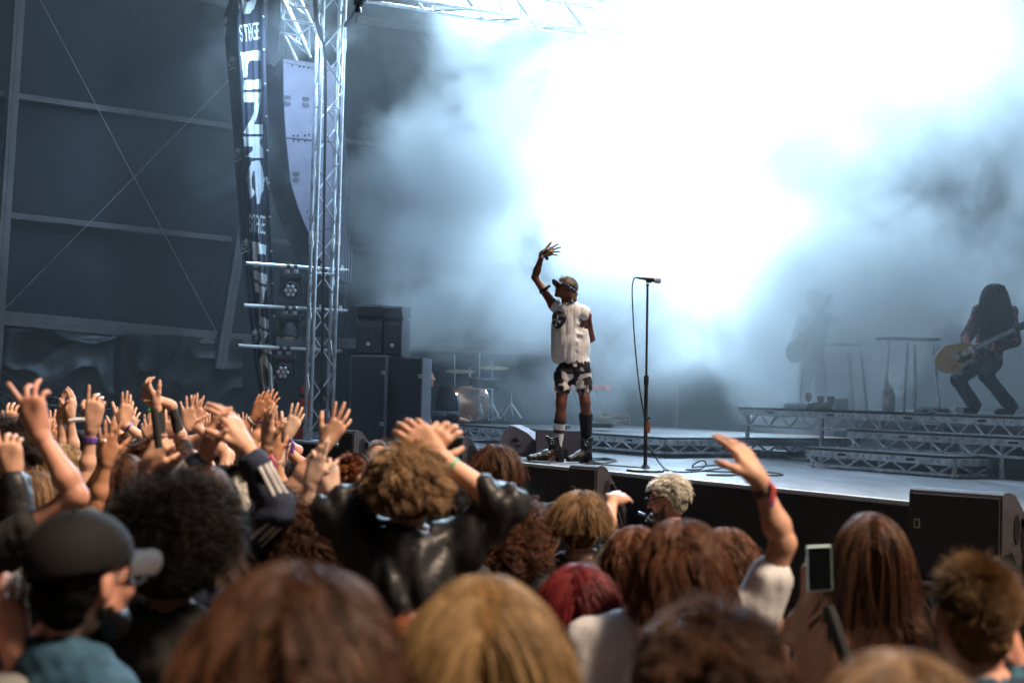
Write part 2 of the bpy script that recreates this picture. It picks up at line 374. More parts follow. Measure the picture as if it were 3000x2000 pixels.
b.build('lifting_truss', m_alu, label='small tube frame holding the hanging speaker array', cat='frame')
b = MB(); pts = [P(872+6*math.cos(a_), 117+8*math.sin(a_), 17.3) for a_ in [i*math.pi/6 for i in range(12)]]; b.tube(pts, .008, 6, closed=True)
b.build('chain_hook', m_alud, label='round steel hook under the tube frame', cat='hook')
b = MB(); M = T(P(1050,3,15.6), .3); b.box((-.05,-.05,-.05),(.05,.05,.12), M, bev=.01); b.lathe([(.035,-.13),(.04,-.10),(.02,-.05),(.02,0)], M)
b.build('hoist_clamp', m_dark, label='dark clamp at the end of the roof truss', cat='clamp')
# slanting dark strut from clamp to tower
b = MB(); b.tube([P(1048,25,15.7), P(1012,75,16.8)], .025, 8); b.build('dark_strut', m_dark, label='dark slanting strut from clamp down to the tower', cat='strut')
# three pipes across the tower with moving lamps
def movhead(px, py, d, tilt, label):
    """yoke lamp hung below a pipe; px,py = top clamp"""
    c = P(px,py,d); k = d/F
    e = empty('stage_light', c, 0, label=label, cat='stage light', group='yoke lamps hung from the tower pipes')
    def X(x,y,z): return c+Vector((x*k,y*k,-z*k))
    Mb = Matrix.Translation(c)@Matrix.Scale(k,4)
    b = MB(); b.box((-20,-8,-14),(-8,8,-2), Mb, bev=1.5); b.box((6,-8,-14),(18,8,-2), Mb, bev=1.5); b.build('clamp', m_alud, parent=e)
    b = MB(); b.box((-32,-18,-28),(32,18,-13), Mb, bev=3); b.box((-34,-14,-31),(-24,14,-22), Mb, bev=2); b.box((24,-14,-31),(34,14,-22), Mb, bev=2)
    b.build('base', m_lampb, parent=e)
    b = MB()
    for s in (-1,1):
        pr = [(s*30,-28),(s*22,-28),(s*22,-44),(s*27,-62),(s*27,-76),(s*35,-78),(s*36,-66),(s*32,-52)]
        b.prism(pr, -9, 9, Mb)
    b.box((-30,-10,-40),(30,10,-28), Mb, bev=2)
    b.build('yoke', m_lampb, parent=e)
    Mh = Mb @ Matrix.Translation((0,0,-62)) @ Matrix.Rotation(R(tilt),4,'X')   # local -y faces the viewer
    Mh2 = Mh @ Matrix.Rotation(R(90),4,'X')
    b = MB(); b.lathe([(14,-24),(20,-22),(24,-6),(26,10),(26.5,18),(24,20),(22,20)], Mh2, 28); b.build('head', m_lampb, parent=e)
    h = b_ = MB(); b_.lathe([(22,19),(22,20.5),(.1,20.8)], Mh2, 28); b_.build('lens_plate', m_dark, parent=e)
    for q in range(7):
        a = q*math.pi/3; rr = 0 if q == 6 else 13.2
        b = MB(); Ml = Mh2@Matrix.Translation((rr*math.cos(a),rr*math.sin(a),19.5)); b.lathe([(6.3,0),(6.3,1.5),(5,3.2),(3,4.3),(.1,4.8)], Ml, 14); b.build('lens', m_lens, parent=e, smooth=True)
    return e
m_lampb = mat('lamp_body', (.05,.048,.06), .45, var=.1)
m_lens = mat('lamp_lens', (.75,.8,.85), .12, metal=.6, var=.1, vscale=30)
PY_ = [(720,771,1020,793),(714,894,1016,911),(697,1012,1000,1029)]
for i,(xa,ya,xb,yb) in enumerate(PY_):
    a = P(xa,ya,TW.y-.25); v = N; # pipe runs into the depth direction of the stage
    v2 = ray(xb,yb); 
    # end point on the plane holding the pipe and N
    nn = Vector((0,0,1)).cross(N); k = (a-Vector((0,0,CAMZ))).dot(nn)/v2.dot(nn); c = Vector((0,0,CAMZ))+v2*k
    b = MB(); b.cyl(a, c, .024, 12)
    nm = ['top','middle','bottom'][i]
    e = empty('cross_pipe', a, 0, label=f'{nm} of three silver pipes clamped across the truss tower', cat='pipe', group='silver pipes across the tower')
    b.build('pipe', m_alu, parent=e)
    for f in (.735,.93,.40,.47):
        p_ = a.lerp(c,f); b = MB(); M = Matrix.Translation(p_)@Matrix.Rotation(SROT+math.pi/2,4,'Z'); 
        if f > .6: b.lathe([(.032,-.03),(.032,.03)], M@Matrix.Rotation(R(90),4,'Y'), 12); b.box((-.02,-.02,.02),(.02,.02,.06), M, bev=.004)
        else: b.lathe([(.029,-.022),(.029,.022)], M@Matrix.Rotation(R(90),4,'Y'), 12)
        b.build('clamp', m_alud if f > .6 else m_dark, parent=e)
    p_ = a.lerp(c,.44); 
    lab = ['stage light under the top pipe with round lens cluster facing forward','stage light under the middle pipe with its head tilted down','stage light under the bottom pipe with bright lens cluster'][i]
    # pixel of p_
    q = p_-Vector((0,0,CAMZ)); pxx = 1500+F*q.dot(cx)/q.dot(_Fw); pyy = 1000-F*q.dot(cy)/q.dot(_Fw)
    movhead(pxx, pyy+7, p_.y, [10,78,6][i], lab)

# ------------------------------------------------------------------ line array
ARS = -5.75
def AR(px,py,off=0.0): return on_line(px,py,ARS+off)
seams = [((828,172),(990,196)),((828,183),(988,212)),((836,405),(992,418)),((905,690),(1008,655)),((1000,822),(1036,800)),((1022,829),(1034,829))]
mids = [None, ([(829,290)],[(990,315)]), ([(850,535),(872,610)],[(985,510),(996,580)]), ([(925,740),(958,795)],[(1024,715),(1034,750)]), None]
arr = empty('speaker_array', AR(900,172), SROT, label='curved hanging speaker array with pale grey side panels behind tower', cat='speaker array')
for i in range(5):
    (l0,r0),(l1,r1) = seams[i],seams[i+1]; ml, mr = mids[i] if mids[i] else ([],[])
    outline = [l0]+ml+[l1, r1]+mr[::-1]+[r0]
    pl = [AR(*q) for q in outline]; n_ = len(pl)
    b = MB(); vs = pl+[q-U*.62 for q in pl]
    b.add(vs, [tuple(range(n_)), tuple(range(n_,2*n_))[::-1]]+[(k,n_+k,n_+(k+1)%n_,(k+1)%n_) for k in range(n_)])
    b.build('cabinet', mat('array_front', (.05,.052,.066), .75), parent=arr)
    cen = sum(pl, Vector())/n_
    b = MB(); pi = [cen+(q-cen)*.985 for q in pl]; vs = [q+U*.002 for q in pi]+[q+U*.012 for q in pi]
    b.add(vs, [tuple(range(n_))[::-1], tuple(range(n_,2*n_))]+[(k,n_+k,n_+(k+1)%n_,(k+1)%n_) for k in range(n_)])
    b.build('side_panel', m_panel, parent=arr)
for (x,y) in ((850,294),(904,298),(875,517),(930,515)):
    b = MB()
    for yy in (-8,10):
        q = [AR(x+dx-9, y+yy+dy, .014) for dx,dy in ((-8,-6),(10,-4),(10,6),(-8,5))]; q2 = [p_+U*.006 for p_ in q]
        b.add(q+q2, [(3,2,1,0),(4,5,6,7)]+[(k,(k+1)%4,4+(k+1)%4,4+k) for k in range(4)])
    b.build('handle_slot', mat('slot_dark', (.06,.06,.075), .8), parent=arr)
b = MB()
for (x,y) in ((856,192),(878,196),(890,197),(903,199),(860,398),(873,398),(893,397),(905,395),(860,412),(874,413),(894,413),(907,412),(900,620),(920,625),(905,640)):
    c = AR(x,y,.013); b.cyl(c, c+U*.006, .014, 8)
b.build('rigging_bolt', m_dark, parent=arr)
b = MB()
for (x,y) in ((838,165),(930,182),(985,190)):
    c = AR(x,y,-.3); b.tube([c, c+Vector((.0,0,1.6))], .006, 5)
b.build('hanging_chain', m_dark, parent=arr)
# dark cover sheet left of the array (front faces)
# ------------------------------------------------------------------ banner
LET = [[(255,-30),(272,0),(273,40),(265,82),(255,35)], [(272,-30),(312,0),(325,22),(350,0),(402,-30),(375,70),(345,108),(300,110)],
 [(273,403),(350,395),(365,388),(432,387),(430,462),(335,468),(325,500),(322,595),(295,597)],
 [(303,615),(375,612),(437,610),(436,683),(295,690)],
 [(293,712),(437,707),(425,800),(378,955),(446,955),(447,1028),(293,1025),(378,860),(380,782),(297,785)],
 [(297,1050),(447,1050),(423,1085),(447,1138),(450,1213),(312,1205),(365,1150),(365,1122),(302,1120)],
 [(358,1235),(420,1228),(445,1290),(456,1380),(450,1460),(428,1500),(415,1565),(398,1560),(388,1420),(380,1310),(365,1310),(355,1370),(360,1440),(385,1475),(350,1525),(335,1440),(328,1370),(335,1300)],
 [(460,1357),(485,1352),(492,1450)], [(143,150),(170,120),(176,140),(172,180),(143,187)], [(145,208),(172,204),(165,260),(152,300)], [(163,433),(168,433),(172,500),(165,500)]]
LET = [[(600+x/2.613, y/2.613) for x,y in p] for p in LET]
L3 = [[(230,540),(285,548),(288,560),(337,568),(335,642),(275,635),(282,742),(245,738)], [(246,762),(285,768),(290,780),(342,793),(343,870),(285,858),(283,840),(250,832)],
 [(252,855),(285,865),(290,880),(347,895),(322,950),(318,1010),(305,1028),(285,1025),(290,990),(295,950),(285,935),(258,925)],
 [(283,1040),(300,1042),(298,1110),(358,1142),(360,1212),(325,1205),(285,1180)], [(285,1205),(325,1225),(365,1242),(330,1285),(330,1325),(372,1332),(378,1402),(335,1395),(285,1340),(300,1290)]]
LET += [[(650+x/2.613, 500+y/2.613) for x,y in p] for p in L3]
L5 = [[(375,108),(400,118),(440,190),(465,255),(475,330),(470,420),(450,495),(425,510),(410,480),(404,440),(385,445),(360,350),(345,250),(348,170)], [(475,290),(490,320),(500,440),(494,380)]]
LET += [[(650+x/3.135, 1000+y/3.135) for x,y in p] for p in L5]
HOL = [[(650+x/3.135, 1000+y/3.135) for x,y in p] for p in ([(372,205),(382,205),(402,400),(395,420),(380,330)], [(393,215),(420,250),(438,340),(430,415),(416,420),(402,330)])]
BF = {'S':("01110","10001","10000","01110","00001","10001","01110"),'T':("11111","00100","00100","00100","00100","00100","00100"),'A':("01110","10001","10001","11111","10001","10001","10001"),
 'G':("01111","10000","10000","10011","10001","10001","01111"),'E':("11111","10000","10000","11110","10000","10000","11111"),'w':("00000","00000","10001","10101","10101","01010","01010"),'a':("00000","01110","00001","01111","10001","10011","01101"),
 'y':("10001","10001","01010","00100","00100","01000","10000"),'o':("00000","01110","10001","10001","10001","01110","00000"),'u':("00000","10001","10001","10001","10011","01101","00000"),'t':("01000","11110","01000","01000","01000","00110","00000"),
 'e':("00000","01110","10001","11111","10000","01110","00000"),'s':("00000","01111","10000","01110","00001","11110","00000"),
 'I':("11111","00100","00100","00100","00100","00100","11111"),'L':("10000","10000","10000","10000","10000","10000","11111"),'R':("11110","10001","10001","11110","10100","10010","10001"),'C':("01110","10001","10000","10000","10000","10001","01110"),
 'K':("10001","10010","10100","11000","10100","10010","10001"),'M':("10001","11011","10101","10101","10001","10001","10001"),'O':("01110","10001","10001","10001","10001","10001","01110"),'Y':("10001","10001","01010","00100","00100","00100","00100"),'N':("10001","11001","10101","10011","10001","10001","10001")}
def word_mask(txt, quad, X, Y):
    """bitmap lettering inside a quad (tl,tr,br,bl) of pixel points; returns a mask over arrays X,Y"""
    (x0,y0),(x1,y1),(x2,y2),(x3,y3) = quad; n = len(txt); cols = n*6-1
    # affine inverse
    ax, ay = x1-x0, y1-y0; bx, by = x3-x0, y3-y0; det = ax*by-ay*bx
    u = ((X-x0)*by-(Y-y0)*bx)/det; v = (-(X-x0)*ay+(Y-y0)*ax)/det
    g = np.zeros((7,cols),bool)
    for i,c in enumerate(txt):
        for r_ in range(7):
            for k in range(5): g[r_, i*6+k] = BF[c][r_][k] == '1'
    ok = (u>=0)&(u<1)&(v>=0)&(v<1)
    ui = np.clip((u*cols).astype(int),0,cols-1); vi = np.clip((v*7).astype(int),0,6)
    return ok & g[vi,ui]
def inpoly(poly, X, Y):
    r_ = np.zeros(X.shape,bool); n = len(poly)
    for i in range(n):
        xa,ya = poly[i]; xb,yb = poly[(i+1)%n]
        if ya == yb: continue
        c = ((ya>Y)!=(yb>Y)) & (X < (xb-xa)*(Y-ya)/(yb-ya)+xa); r_ ^= c
    return r_
ys = np.arange(-60,1290,2.4)
Lx = np.interp(ys, [-60,0,45,150,250,400,600,700,900,1060,1200,1290],[690,672,655,662,672,685,697,702,727,745,768,780])
Rx = np.interp(ys, [-60,150,350,500,640,740,860,960,1100,1290],[772,778,783,787,792,798,803,808,811,817])
nc = 64; uu = np.linspace(0,1,nc+1)
PX = Lx[:,None]+(Rx-Lx)[:,None]*uu[None]; PYY = np.repeat(ys[:,None],nc+1,1)
vv = np.linspace(0,1,len(ys))[:,None]
dep = 17.0 + .05*np.sin(uu*9+1.5*np.sin(vv*6))[None][0]*1.0 + .018*np.sin(uu*31+vv*9) + .35*np.clip(.33-uu,0,1)[None]
b = MB()
for j in range(len(ys)):
    for i in range(nc+1): b.v.append(tuple(P(PX[j,i], PYY[j,i], dep[j,i])))
cxm = (PX[:-1,:-1]+PX[1:,1:])/2; cym = (PYY[:-1,:-1]+PYY[1:,1:])/2
mk = np.zeros(cxm.shape,bool)
for p_ in LET: mk |= inpoly(p_, cxm, cym)
for p_ in HOL: mk &= ~inpoly(p_, cxm, cym)
mk |= word_mask('STAGE', [(700,75),(760,66),(765,116),(704,124)], cxm, cym)
mk |= word_mask('STAGE', [(731,627),(776,633),(778,686),(732,680)], cxm, cym)
mk |= word_mask('STAGE', [(788,1198),(812,1205),(813,1258),(794,1250)], cxm, cym)
for (x,y) in ((668,163),(683,432),(706,698),(733,963)):
    for q,wd in enumerate(('way','out','west')): mk |= word_mask(wd, [(x,y+16+q*11),(x+26,y+8+q*11),(x+27,y+17+q*11),(x+1,y+25+q*11)], cxm, cym)
    mk |= inpoly([(x+6,y+16),(x+9,y+2),(x+12,y+9),(x+15,y-4),(x+17,y+8),(x+22,y+2),(x+21,y+12)], cxm, cym)
nr = len(ys); b.f = [(j*(nc+1)+i, (j+1)*(nc+1)+i, (j+1)*(nc+1)+i+1, j*(nc+1)+i+1) for j in range(nr-1) for i in range(nc)]; b.m = mk.astype(int).ravel().tolist()
m_ban = mat('banner_navy', (.030,.036,.058), .7, var=.1); m_banw = mat('banner_print', (.80,.86,.88), .6, var=.05)
o = b.build('banner', [m_ban, m_banw], smooth=True, label='long dark stage banner with pale lettering hanging left of the tower', cat='banner')
so_ = o.modifiers.new('cloth','SOLIDIFY'); so_.thickness = .006; so_.offset = -1
b = MB()
for (x,y) in ((771,48),(773,145),(776,245),(780,340),(783,440),(787,535),(790,635),(794,735),(798,830),(802,925)):
    c = P(x,y,16.9); b = MB(); b.cyl(c, c+Vector((0,.03,0)), .012, 8); b.build('eyelet', m_alud, parent=o, world=False)
# dark plastic cover beside the banner (top)
b = MB(); q = [P(x,y,17.3) for x,y in ((785,-40),(818,-40),(822,60),(812,150),(788,185),(783,140))]; q2 = [p_+Vector((.02,.25,0)) for p_ in q]
b.add(q+q2, [tuple(range(6)), tuple(range(6,12))[::-1]]+[(k,6+k,6+(k+1)%6,(k+1)%6) for k in range(6)])
b.build('cover_bag', m_black, label='dark cloth bag hanging between the banner and hoist frame', cat='bag')
# orange feather flag behind the tower
b = MB(); nr_ = 14
for j in range(nr_+1):
    f = j/nr_; y = 1130+165*f; xl = 884-24*f**.9; xr = 905+4*f; 
    for i in range(5): b.v.append(tuple(P(xl+(xr-xl)*i/4, y, 17.25+.03*math.sin(i*1.5+j))))
b.f = [(j*5+i, (j+1)*5+i, (j+1)*5+i+1, j*5+i+1) for j in range(nr_) for i in range(4)]; b.m = [0 if (j not in (2,9)) else 1 for j in range(nr_) for i in range(4)]
o = b.build('orange_flag', [mat('orange_cloth', (.75,.10,.035), .7), m_black], smooth=True, label='orange cloth flag standing behind the foot of the tower', cat='flag')
so_ = o.modifiers.new('cloth','SOLIDIFY'); so_.thickness = .006

# ------------------------------------------------------------------ speaker stack
def sub_box(xl, xr, yt, yb, d, label, marks=()):
    k = d/F; c = P((xl+xr)/2, yb, d); w_ = (xr-xl)*k; h = (yb-yt)*k; rz = -.10
    e = empty('subwoofer', c, rz, label=label, cat='subwoofer', group='tall subwoofers stacked at the side of the stage'); M = T(c, rz)
    b = MB(); b.box((-w_/2,0,0),(w_/2,.7,h), M, bev=.008); b.build('cabinet', m_boxe, parent=e)
    b = MB(); b.box((-w_/2+.018,-.012,.018),(w_/2-.018,.0,h-.018), M, bev=.003); b.build('grille', m_grille, parent=e)
    for mx_,mz in marks: 
        b = MB(); b.box((mx_*w_-.022,-.018,mz*h-.022),(mx_*w_+.022,-.012,mz*h+.022), M); b.build('maker_mark', m_logo, parent=e)
        b = MB(); b.box((mx_*w_-.013,-.0205,mz*h-.013),(mx_*w_+.009,-.018,mz*h+.009), M); b.build('mark_square', m_dark, parent=e)
m_boxe = mat('speaker_edge', (.13,.125,.15), .45, var=.1)
sub_box(1019,1126,1041,1290,17.1,'left tall subwoofer next to the truss tower', ((.42,.80),(.42,.2)))
sub_box(1129,1233,1046,1296,17.2,'right tall subwoofer nearer the drum kit', ((.44,.78),(.40,.2)))
def top_box(xl, xr, yt, yb, d, label):
    k = d/F; c = P((xl+xr)/2, yb, d); w_ = (xr-xl)*k; h = (yb-yt)*k; rz = -.12; M = T(c, rz)
    e = empty('loudspeaker', c, rz, label=label, cat='loudspeaker', group='loudspeakers on top of the subwoofers')
    def prof(hh0, hh1, y0): return [(y0,hh0),(.5,hh0),(.5,hh1)]
    Mr = M@Matrix.Rotation(math.pi/2,4,'Z')     # prism in local YZ
    b = MB(); pr = [(-.0,0),(.5,0),(.5,h*.72)]+[(.16-.16*math.sin(a), h*.60+.10*math.cos(a)*1.0) for a in [i*math.pi/12 for i in range(7)]]+[(0,h*.55)]
    b.prism(pr, -w_/2, w_/2, Mr); b.build('cabinet', m_box, parent=e, smooth=True)
    b = MB(); pr = [(.03,h*.74),(.5,h*.78),(.5,h),(-.04,h*.97),(-.05,h*.93)]; b.prism(pr, -w_/2, w_/2, Mr); b.build('upper_cabinet', m_box, parent=e)
    b = MB(); b.box((-w_/2+.012,-.010,.012),(w_/2-.012,-.001,h*.53), M, bev=.003); b.build('grille', m_grille, parent=e)
    b = MB(); b.box((-.02,-.016,.10),(.02,-.010,.14), M); b.build('maker_mark', m_logo, parent=e)
top_box(1040,1117,888,1036,17.2,'left loudspeaker with curved top on the left subwoofer')
top_box(1121,1176,893,1040,17.2,'right loudspeaker with curved top beside the first')

# ------------------------------------------------------------------ wedge monitors and front fills
def wedge(name, M, w_, d_, h, label, col=None, group=None, slant=.55, cat='monitor speaker', r=.05):
    """profile in local YZ, grille on the slanted front (-y)"""
    e = empty(name, M.to_translation(), M.to_euler().z, label=label, cat=cat, group=group)
    Mr = M@Matrix.Rotation(math.pi/2,4,'Z')
    # back is vertical, front slopes: viewer may see back, side
    top = d_*(1-slant); pr = [(0,0),(d_,0),(d_,h*.35)]
    for i in range(6): a = i/5*math.pi*.5; pr.append((d_-.0-(1-math.cos(a))*0 - (d_-top)*.92*(i/5)**1.15, h*.35+(h*.65-r)*math.sin(a*.98)**.9))
    pr += [(r,h),(r*.4,h-r*.3),(0,h-r)]
    b = MB(); b.prism(pr, -w_/2, w_/2, Mr); b.build('cabinet', col or m_box, parent=e, smooth=True)
    return e, pr
m_mon = mat('monitor_grey', (.17,.16,.19), .55, var=.08, vscale=15, bump=.1, bscale=120)
m_monp = mat('monitor_grille', (.075,.068,.10), .6, var=.08, vscale=60, bump=.4, bscale=260)
# monitor seen from the side, sloping right
def side_wedge(px, py, d, w_px, h_px, rz, label, m1, flip=False, depth=.55, grp='wedge monitors on the stage floor'):
    c = G(px,py,STZ+.002); k = c.y/F; w_, h = w_px*k, h_px*k; M = T(c, rz)
    e = empty('wedge_monitor', c, rz, label=label, cat='monitor speaker', group=grp)
    f = -1 if flip else 1
    pr = [(-w_*.5,0),(-w_*.5,h*.22),(-w_*.28,h*.9),(-w_*.2,h),(-w_*.08,h*.98),(w_*.22,h*.78),(w_*.44,h*.5),(w_*.5,h*.3),(w_*.5,0)]
    pr = [(f*x,z) for x,z in pr]
    b = MB(); b.prism(pr, 0, depth, M); b.build('cabinet', m1, parent=e)
    b = MB(); ci = [(-w_*.06+w_*.10*math.cos(a), h*.46+max(0,h*.14*math.sin(a))) for a in [i*math.pi/8 for i in range(9)]]; b.prism(ci, -.006, -.001, M); b.build('handle_slot', m_dark, parent=e)
    b = MB(); ci = [(w_*.02+w_*.08*math.cos(a), h*.36-.4*max(0,h*.14*math.sin(a))) for a in [i*math.pi/8 for i in range(9)]]; b.prism(ci, -.006, -.001, M); b.build('handle_slot', m_dark, parent=e)
    return e, M, w_, h
side_wedge(1515,1335,0,125,88,-.15,'grey wedge monitor at the left of the singer, sloping right',m_mon)
c = G(1638,1347,STZ); c = c+Vector((0,.35,0)); k = c.y/F; rz = -.08; M = T(c, rz)
e = empty('wedge_monitor', c, rz, label='wedge monitor with purple grey grille behind the boots of the singer', cat='monitor speaker', group='wedge monitors on the stage floor')
w_, h = .46, .27
b = MB(); Mr = M@Matrix.Rotation(math.pi/2,4,'Z'); b.prism([(0,0),(.42,0),(.42,.1),(.12,h),(.06,h)], -w_/2, w_/2, Mr); b.build('cabinet', m_box, parent=e)
b = MB(); q = [M@Vector(p_) for p_ in ((-w_/2+.012,-.004,.03),(w_/2-.012,-.004,.03),(w_/2-.012,.054,h-.01),(-w_/2+.012,.054,h-.01))]; b.add(q+[p_+Vector((0,-.008,0)) for p_ in q], [(0,1,2,3),(7,6,5,4),(0,4,5,1),(1,5,6,2),(2,6,7,3),(3,7,4,0)]); b.build('grille', m_monp, parent=e)
b = MB(); b.box((.0,-.02,.02),(.10,-.004,.09), M); b.build('socket_plate', m_dark, parent=e)

# front fill speakers standing on low boxes in the pit
def front_fill(p_back_left, w_, h, dep_, rz, label, mark=True):
    c = p_back_left; M = T(c, rz)
    e = empty('front_fill_speaker', c, rz, label=label, cat='front fill speaker', group='front fill speakers on the pit boxes')
    # local x along width (the grille faces -y, the side faces +x), body deeper at the bottom
    Mr = M@Matrix.Rotation(math.pi/2,4,'Z')   # local prism x -> M y ; prism y -> -M x
    pr = [(0,0),(0,h-.035),(.01,h-.012),(.03,h),(dep_*.16,h),(dep_*.28,h*.96),(dep_*.36,h*.88),(dep_*.84,h*.40),(dep_,h*.22),(dep_,h*.1),(dep_*.93,0)]
    b = MB(); b.prism(pr, -w_, 0, Mr); b.build('cabinet', m_box, parent=e)
    b = MB(); b.box((.012,-.012,.02),(w_-.012,-.001,h-.03), M, bev=.004); b.build('grille', m_grille, parent=e)
    if mark:
        b = MB(); b.box((.04,-.017,h*.56),(.075,-.012,h*.66), M); b.build('maker_mark', m_logo, parent=e)
        b = MB(); b.box((.045,-.0195,h*.57),(.070,-.017,h*.65), M); b.build('mark_square', m_box, parent=e)
    for (cy_0,cz_) in ((.30,.60),(.46,.48)):
        b = MB(); pts = [(dep_*cy_0+.055*math.cos(a)*.8, h*cz_+.085*math.sin(a)) for a in [i*math.pi/8 for i in range(16)]]
        b.prism(pts, -w_-.006, -w_-.001, Mr); b.build('handle_recess', m_dark, parent=e)
    b = MB(); b.tube([M@Vector((w_+.012,dep_*.42,h*.72)), M@Vector((w_+.03,dep_*.62,h*.35)), M@Vector((w_+.03,dep_*.80,.02))], .016, 8); b.build('strap', m_rub, parent=e)
    return e, M
front_fill(P(1663,1545,11.25), .27, .50, .46, R(-38), 'front fill speaker in the pit below the singer')
front_fill(P(2660,1690,8.45), .56, .53, .72, R(-40), 'large black front fill speaker at the far right of the pit')
front_fill(P(1300,1405,13.6), .22, .42, .42, R(-38), 'small grey front fill speaker left of the dark haired boy', False)
front_fill(P(990,1375,15.0), .22, .42, .42, R(-38), 'distant front fill speaker at the left behind raised arms', False)
# pit boxes under them
def pit_box(c, w_, d_, rz, label, top=.0):
    M = T(Vector((c.x,c.y,0)), rz); h = c.z-.004
    e = empty('pit_box', Vector((c.x,c.y,0)), rz, label=label, cat='subwoofer', group='low boxes in the pit')
    b = MB(); b.box((-.06,-.06,0),(w_,d_,h-.012), M, bev=.006); b.build('cabinet', m_box, parent=e)
    b = MB(); b.box((-.07,-.07,h-.012),(w_+.01,d_+.01,h), M, bev=.003); b.build('top_panel', m_mon, parent=e)
    b = MB(); b.box((-.03,-.075,.05),(w_*.48,-.061,h-.05), M); b.box((w_*.5,-.075,.05),(w_-.03,-.061,h-.05), M); b.build('grille', m_grille, parent=e)
pit_box(P(1663,1545,11.25), 1.1, .62, R(-38), 'grey topped box under the front fill below the singer')
pit_box(P(2660,1690,8.45), 1.5, .9, R(-40), 'dark box under the large front fill at right')
pit_box(P(1300,1405,13.6), .5, .5, R(-38), 'dark box under the small grey front fill')
pit_box(P(990,1375,15.0), .5, .5, R(-38), 'dark box under the distant front fill at left')
# coiled cables on the pit box
b = MB()
for k in range(6):
    pts = [P(1925+34*math.cos(a)*(1+.08*k)+4*k, 1525+9*math.sin(a)*(1+.1*k)-2*k, 10.8-.05*math.sin(a)) for a in [i*math.pi/10 for i in range(20)]]; b.tube(pts, .006, 5, closed=True)
b.build('cable_coil', m_rub, label='coiled black cable on the grey topped pit box', cat='cable')
for (x,y) in ((1905,1505),(1870,1500)):
    b = MB(); a = P(x,y,10.75); b.cyl(a, a+Vector((.05,-.02,-.015)), .011, 10); b.build('cable_plug', mat('plug_blue',(.35,.45,.65),.3,metal=.5), label='silver blue cable plug beside the coiled cable, '+('right one' if x>1890 else 'left one'), cat='plug')
# foot lamp behind the curly hair (bright round spot)
b = MB(); c = P(1508,1448,12.9); b.lathe([(.06,-.05),(.065,0),(.05,.01)], Matrix.Translation(c)@Matrix.Rotation(R(90),4,'X'), 18)
o = b.build('floor_spot', m_dark, label='small lit spot lamp low in the pit behind curly hair', cat='spot lamp')
b = MB(); b.lathe([(.048,0),(.03,.012),(.001,.016)], Matrix.Translation(c-Vector((0,.012,0)))@Matrix.Rotation(R(90),4,'X'), 18); b.build('lens', mat('lit_lens',(.8,.9,1),.3,emis=(.75,.9,1),estr=6.0), parent=o, world=False)

# ------------------------------------------------------------------ microphone and stand
base = G(1890,1381,STZ); k = base.y/F; mt = P(1897,838,base.y)
e = empty('microphone_stand', base, 0, label='tall straight black microphone stand right of the singer', cat='microphone stand')
b = MB(); M = T(base); b.lathe([(.155,0),(.16,.008),(.155,.018),(.05,.028),(.028,.05),(.02,.06)], M, 36); b.build('base', m_dark, parent=e, smooth=True)
b = MB(); b.cyl(base+Vector((0,0,.05)), base.lerp(mt,.50), .0165, 12); b.build('lower_tube', m_dark, parent=e)
b = MB(); b.cyl(base.lerp(mt,.48), mt, .010, 12); b.build('upper_tube', m_dark, parent=e)
b = MB(); b.lathe([(.02,-.03),(.022,-.02),(.022,.04),(.018,.05)], T(base.lerp(mt,.485)), 14); b.build('clutch', m_dark, parent=e)
b = MB(); 
for f in (.25,.28,.12): q=base.lerp(mt,f); b = MB(); b.cyl(q, q+Vector((.034,0,.02)), .012, 8); b.build('cable_clip', m_dark, parent=e)
b = MB(); q = base.lerp(mt,.24); b.lathe([(.004,-.025),(.03,-.02),(.03,.02),(.004,.025)], T(q+Vector((.022,-.012,0)))@Matrix.Rotation(R(90),4,'X')@Matrix.Diagonal((.6,1.8,.3,1)), 14); b.build('tape_patch', mat('brown_tape',(.25,.10,.05),.5), parent=e)
b = MB(); b.cyl(mt, mt+Vector((-.0,0,.02)), .014, 10); b.box((-.02,-.012,-.008),(.03,.012,.02), T(P(1899,826,base.y)), bev=.004); b.build('mic_clip', m_dark, parent=e)
a, c = P(1862,813,base.y), P(1937,823,base.y)
e2 = empty('microphone', a, 0, label='silver black handheld microphone clipped on top of the stand', cat='microphone')
b = MB(); b.tube([a, a.lerp(c,.1), a.lerp(c,.3), a.lerp(c,.72)], [.006,.009,.012,.019], 14); b.build('body', m_dark, parent=e2, smooth=True)
b = MB(); b.tube([a.lerp(c,.72), a.lerp(c,.76), a.lerp(c,.95), c], [.021,.026,.026,.018], 16); b.build('grille_head', mat('mic_mesh',(.5,.5,.55),.3,metal=.8,bump=.6,bscale=300), parent=e2, smooth=True)
def spline(pts, n=6):
    pts = [Vector(p) for p in pts]; P_ = [pts[0]]+pts+[pts[-1]]; out = []
    for i in range(1,len(P_)-2):
        p0,p1,p2,p3 = P_[i-1:i+3]
        for k in range(n):
            t = k/n; out.append(.5*((2*p1)+(p2-p0)*t+(2*p0-5*p1+4*p2-p3)*t*t+(3*p1-p0-3*p2+p3)*t**3))
    return out+[pts[-1]]
D_ = base.y-.04
def Fz(px,py,z=.008): return G(px,py,STZ+z)
pts = [P(1862,813,D_+.03),P(1856,820,D_),P(1852,850,D_),P(1855,930,D_),P(1862,1030,D_),P(1874,1140,D_),P(1888,1225,D_),P(1893,1290,D_+.02),P(1915,1330,D_-.02)]
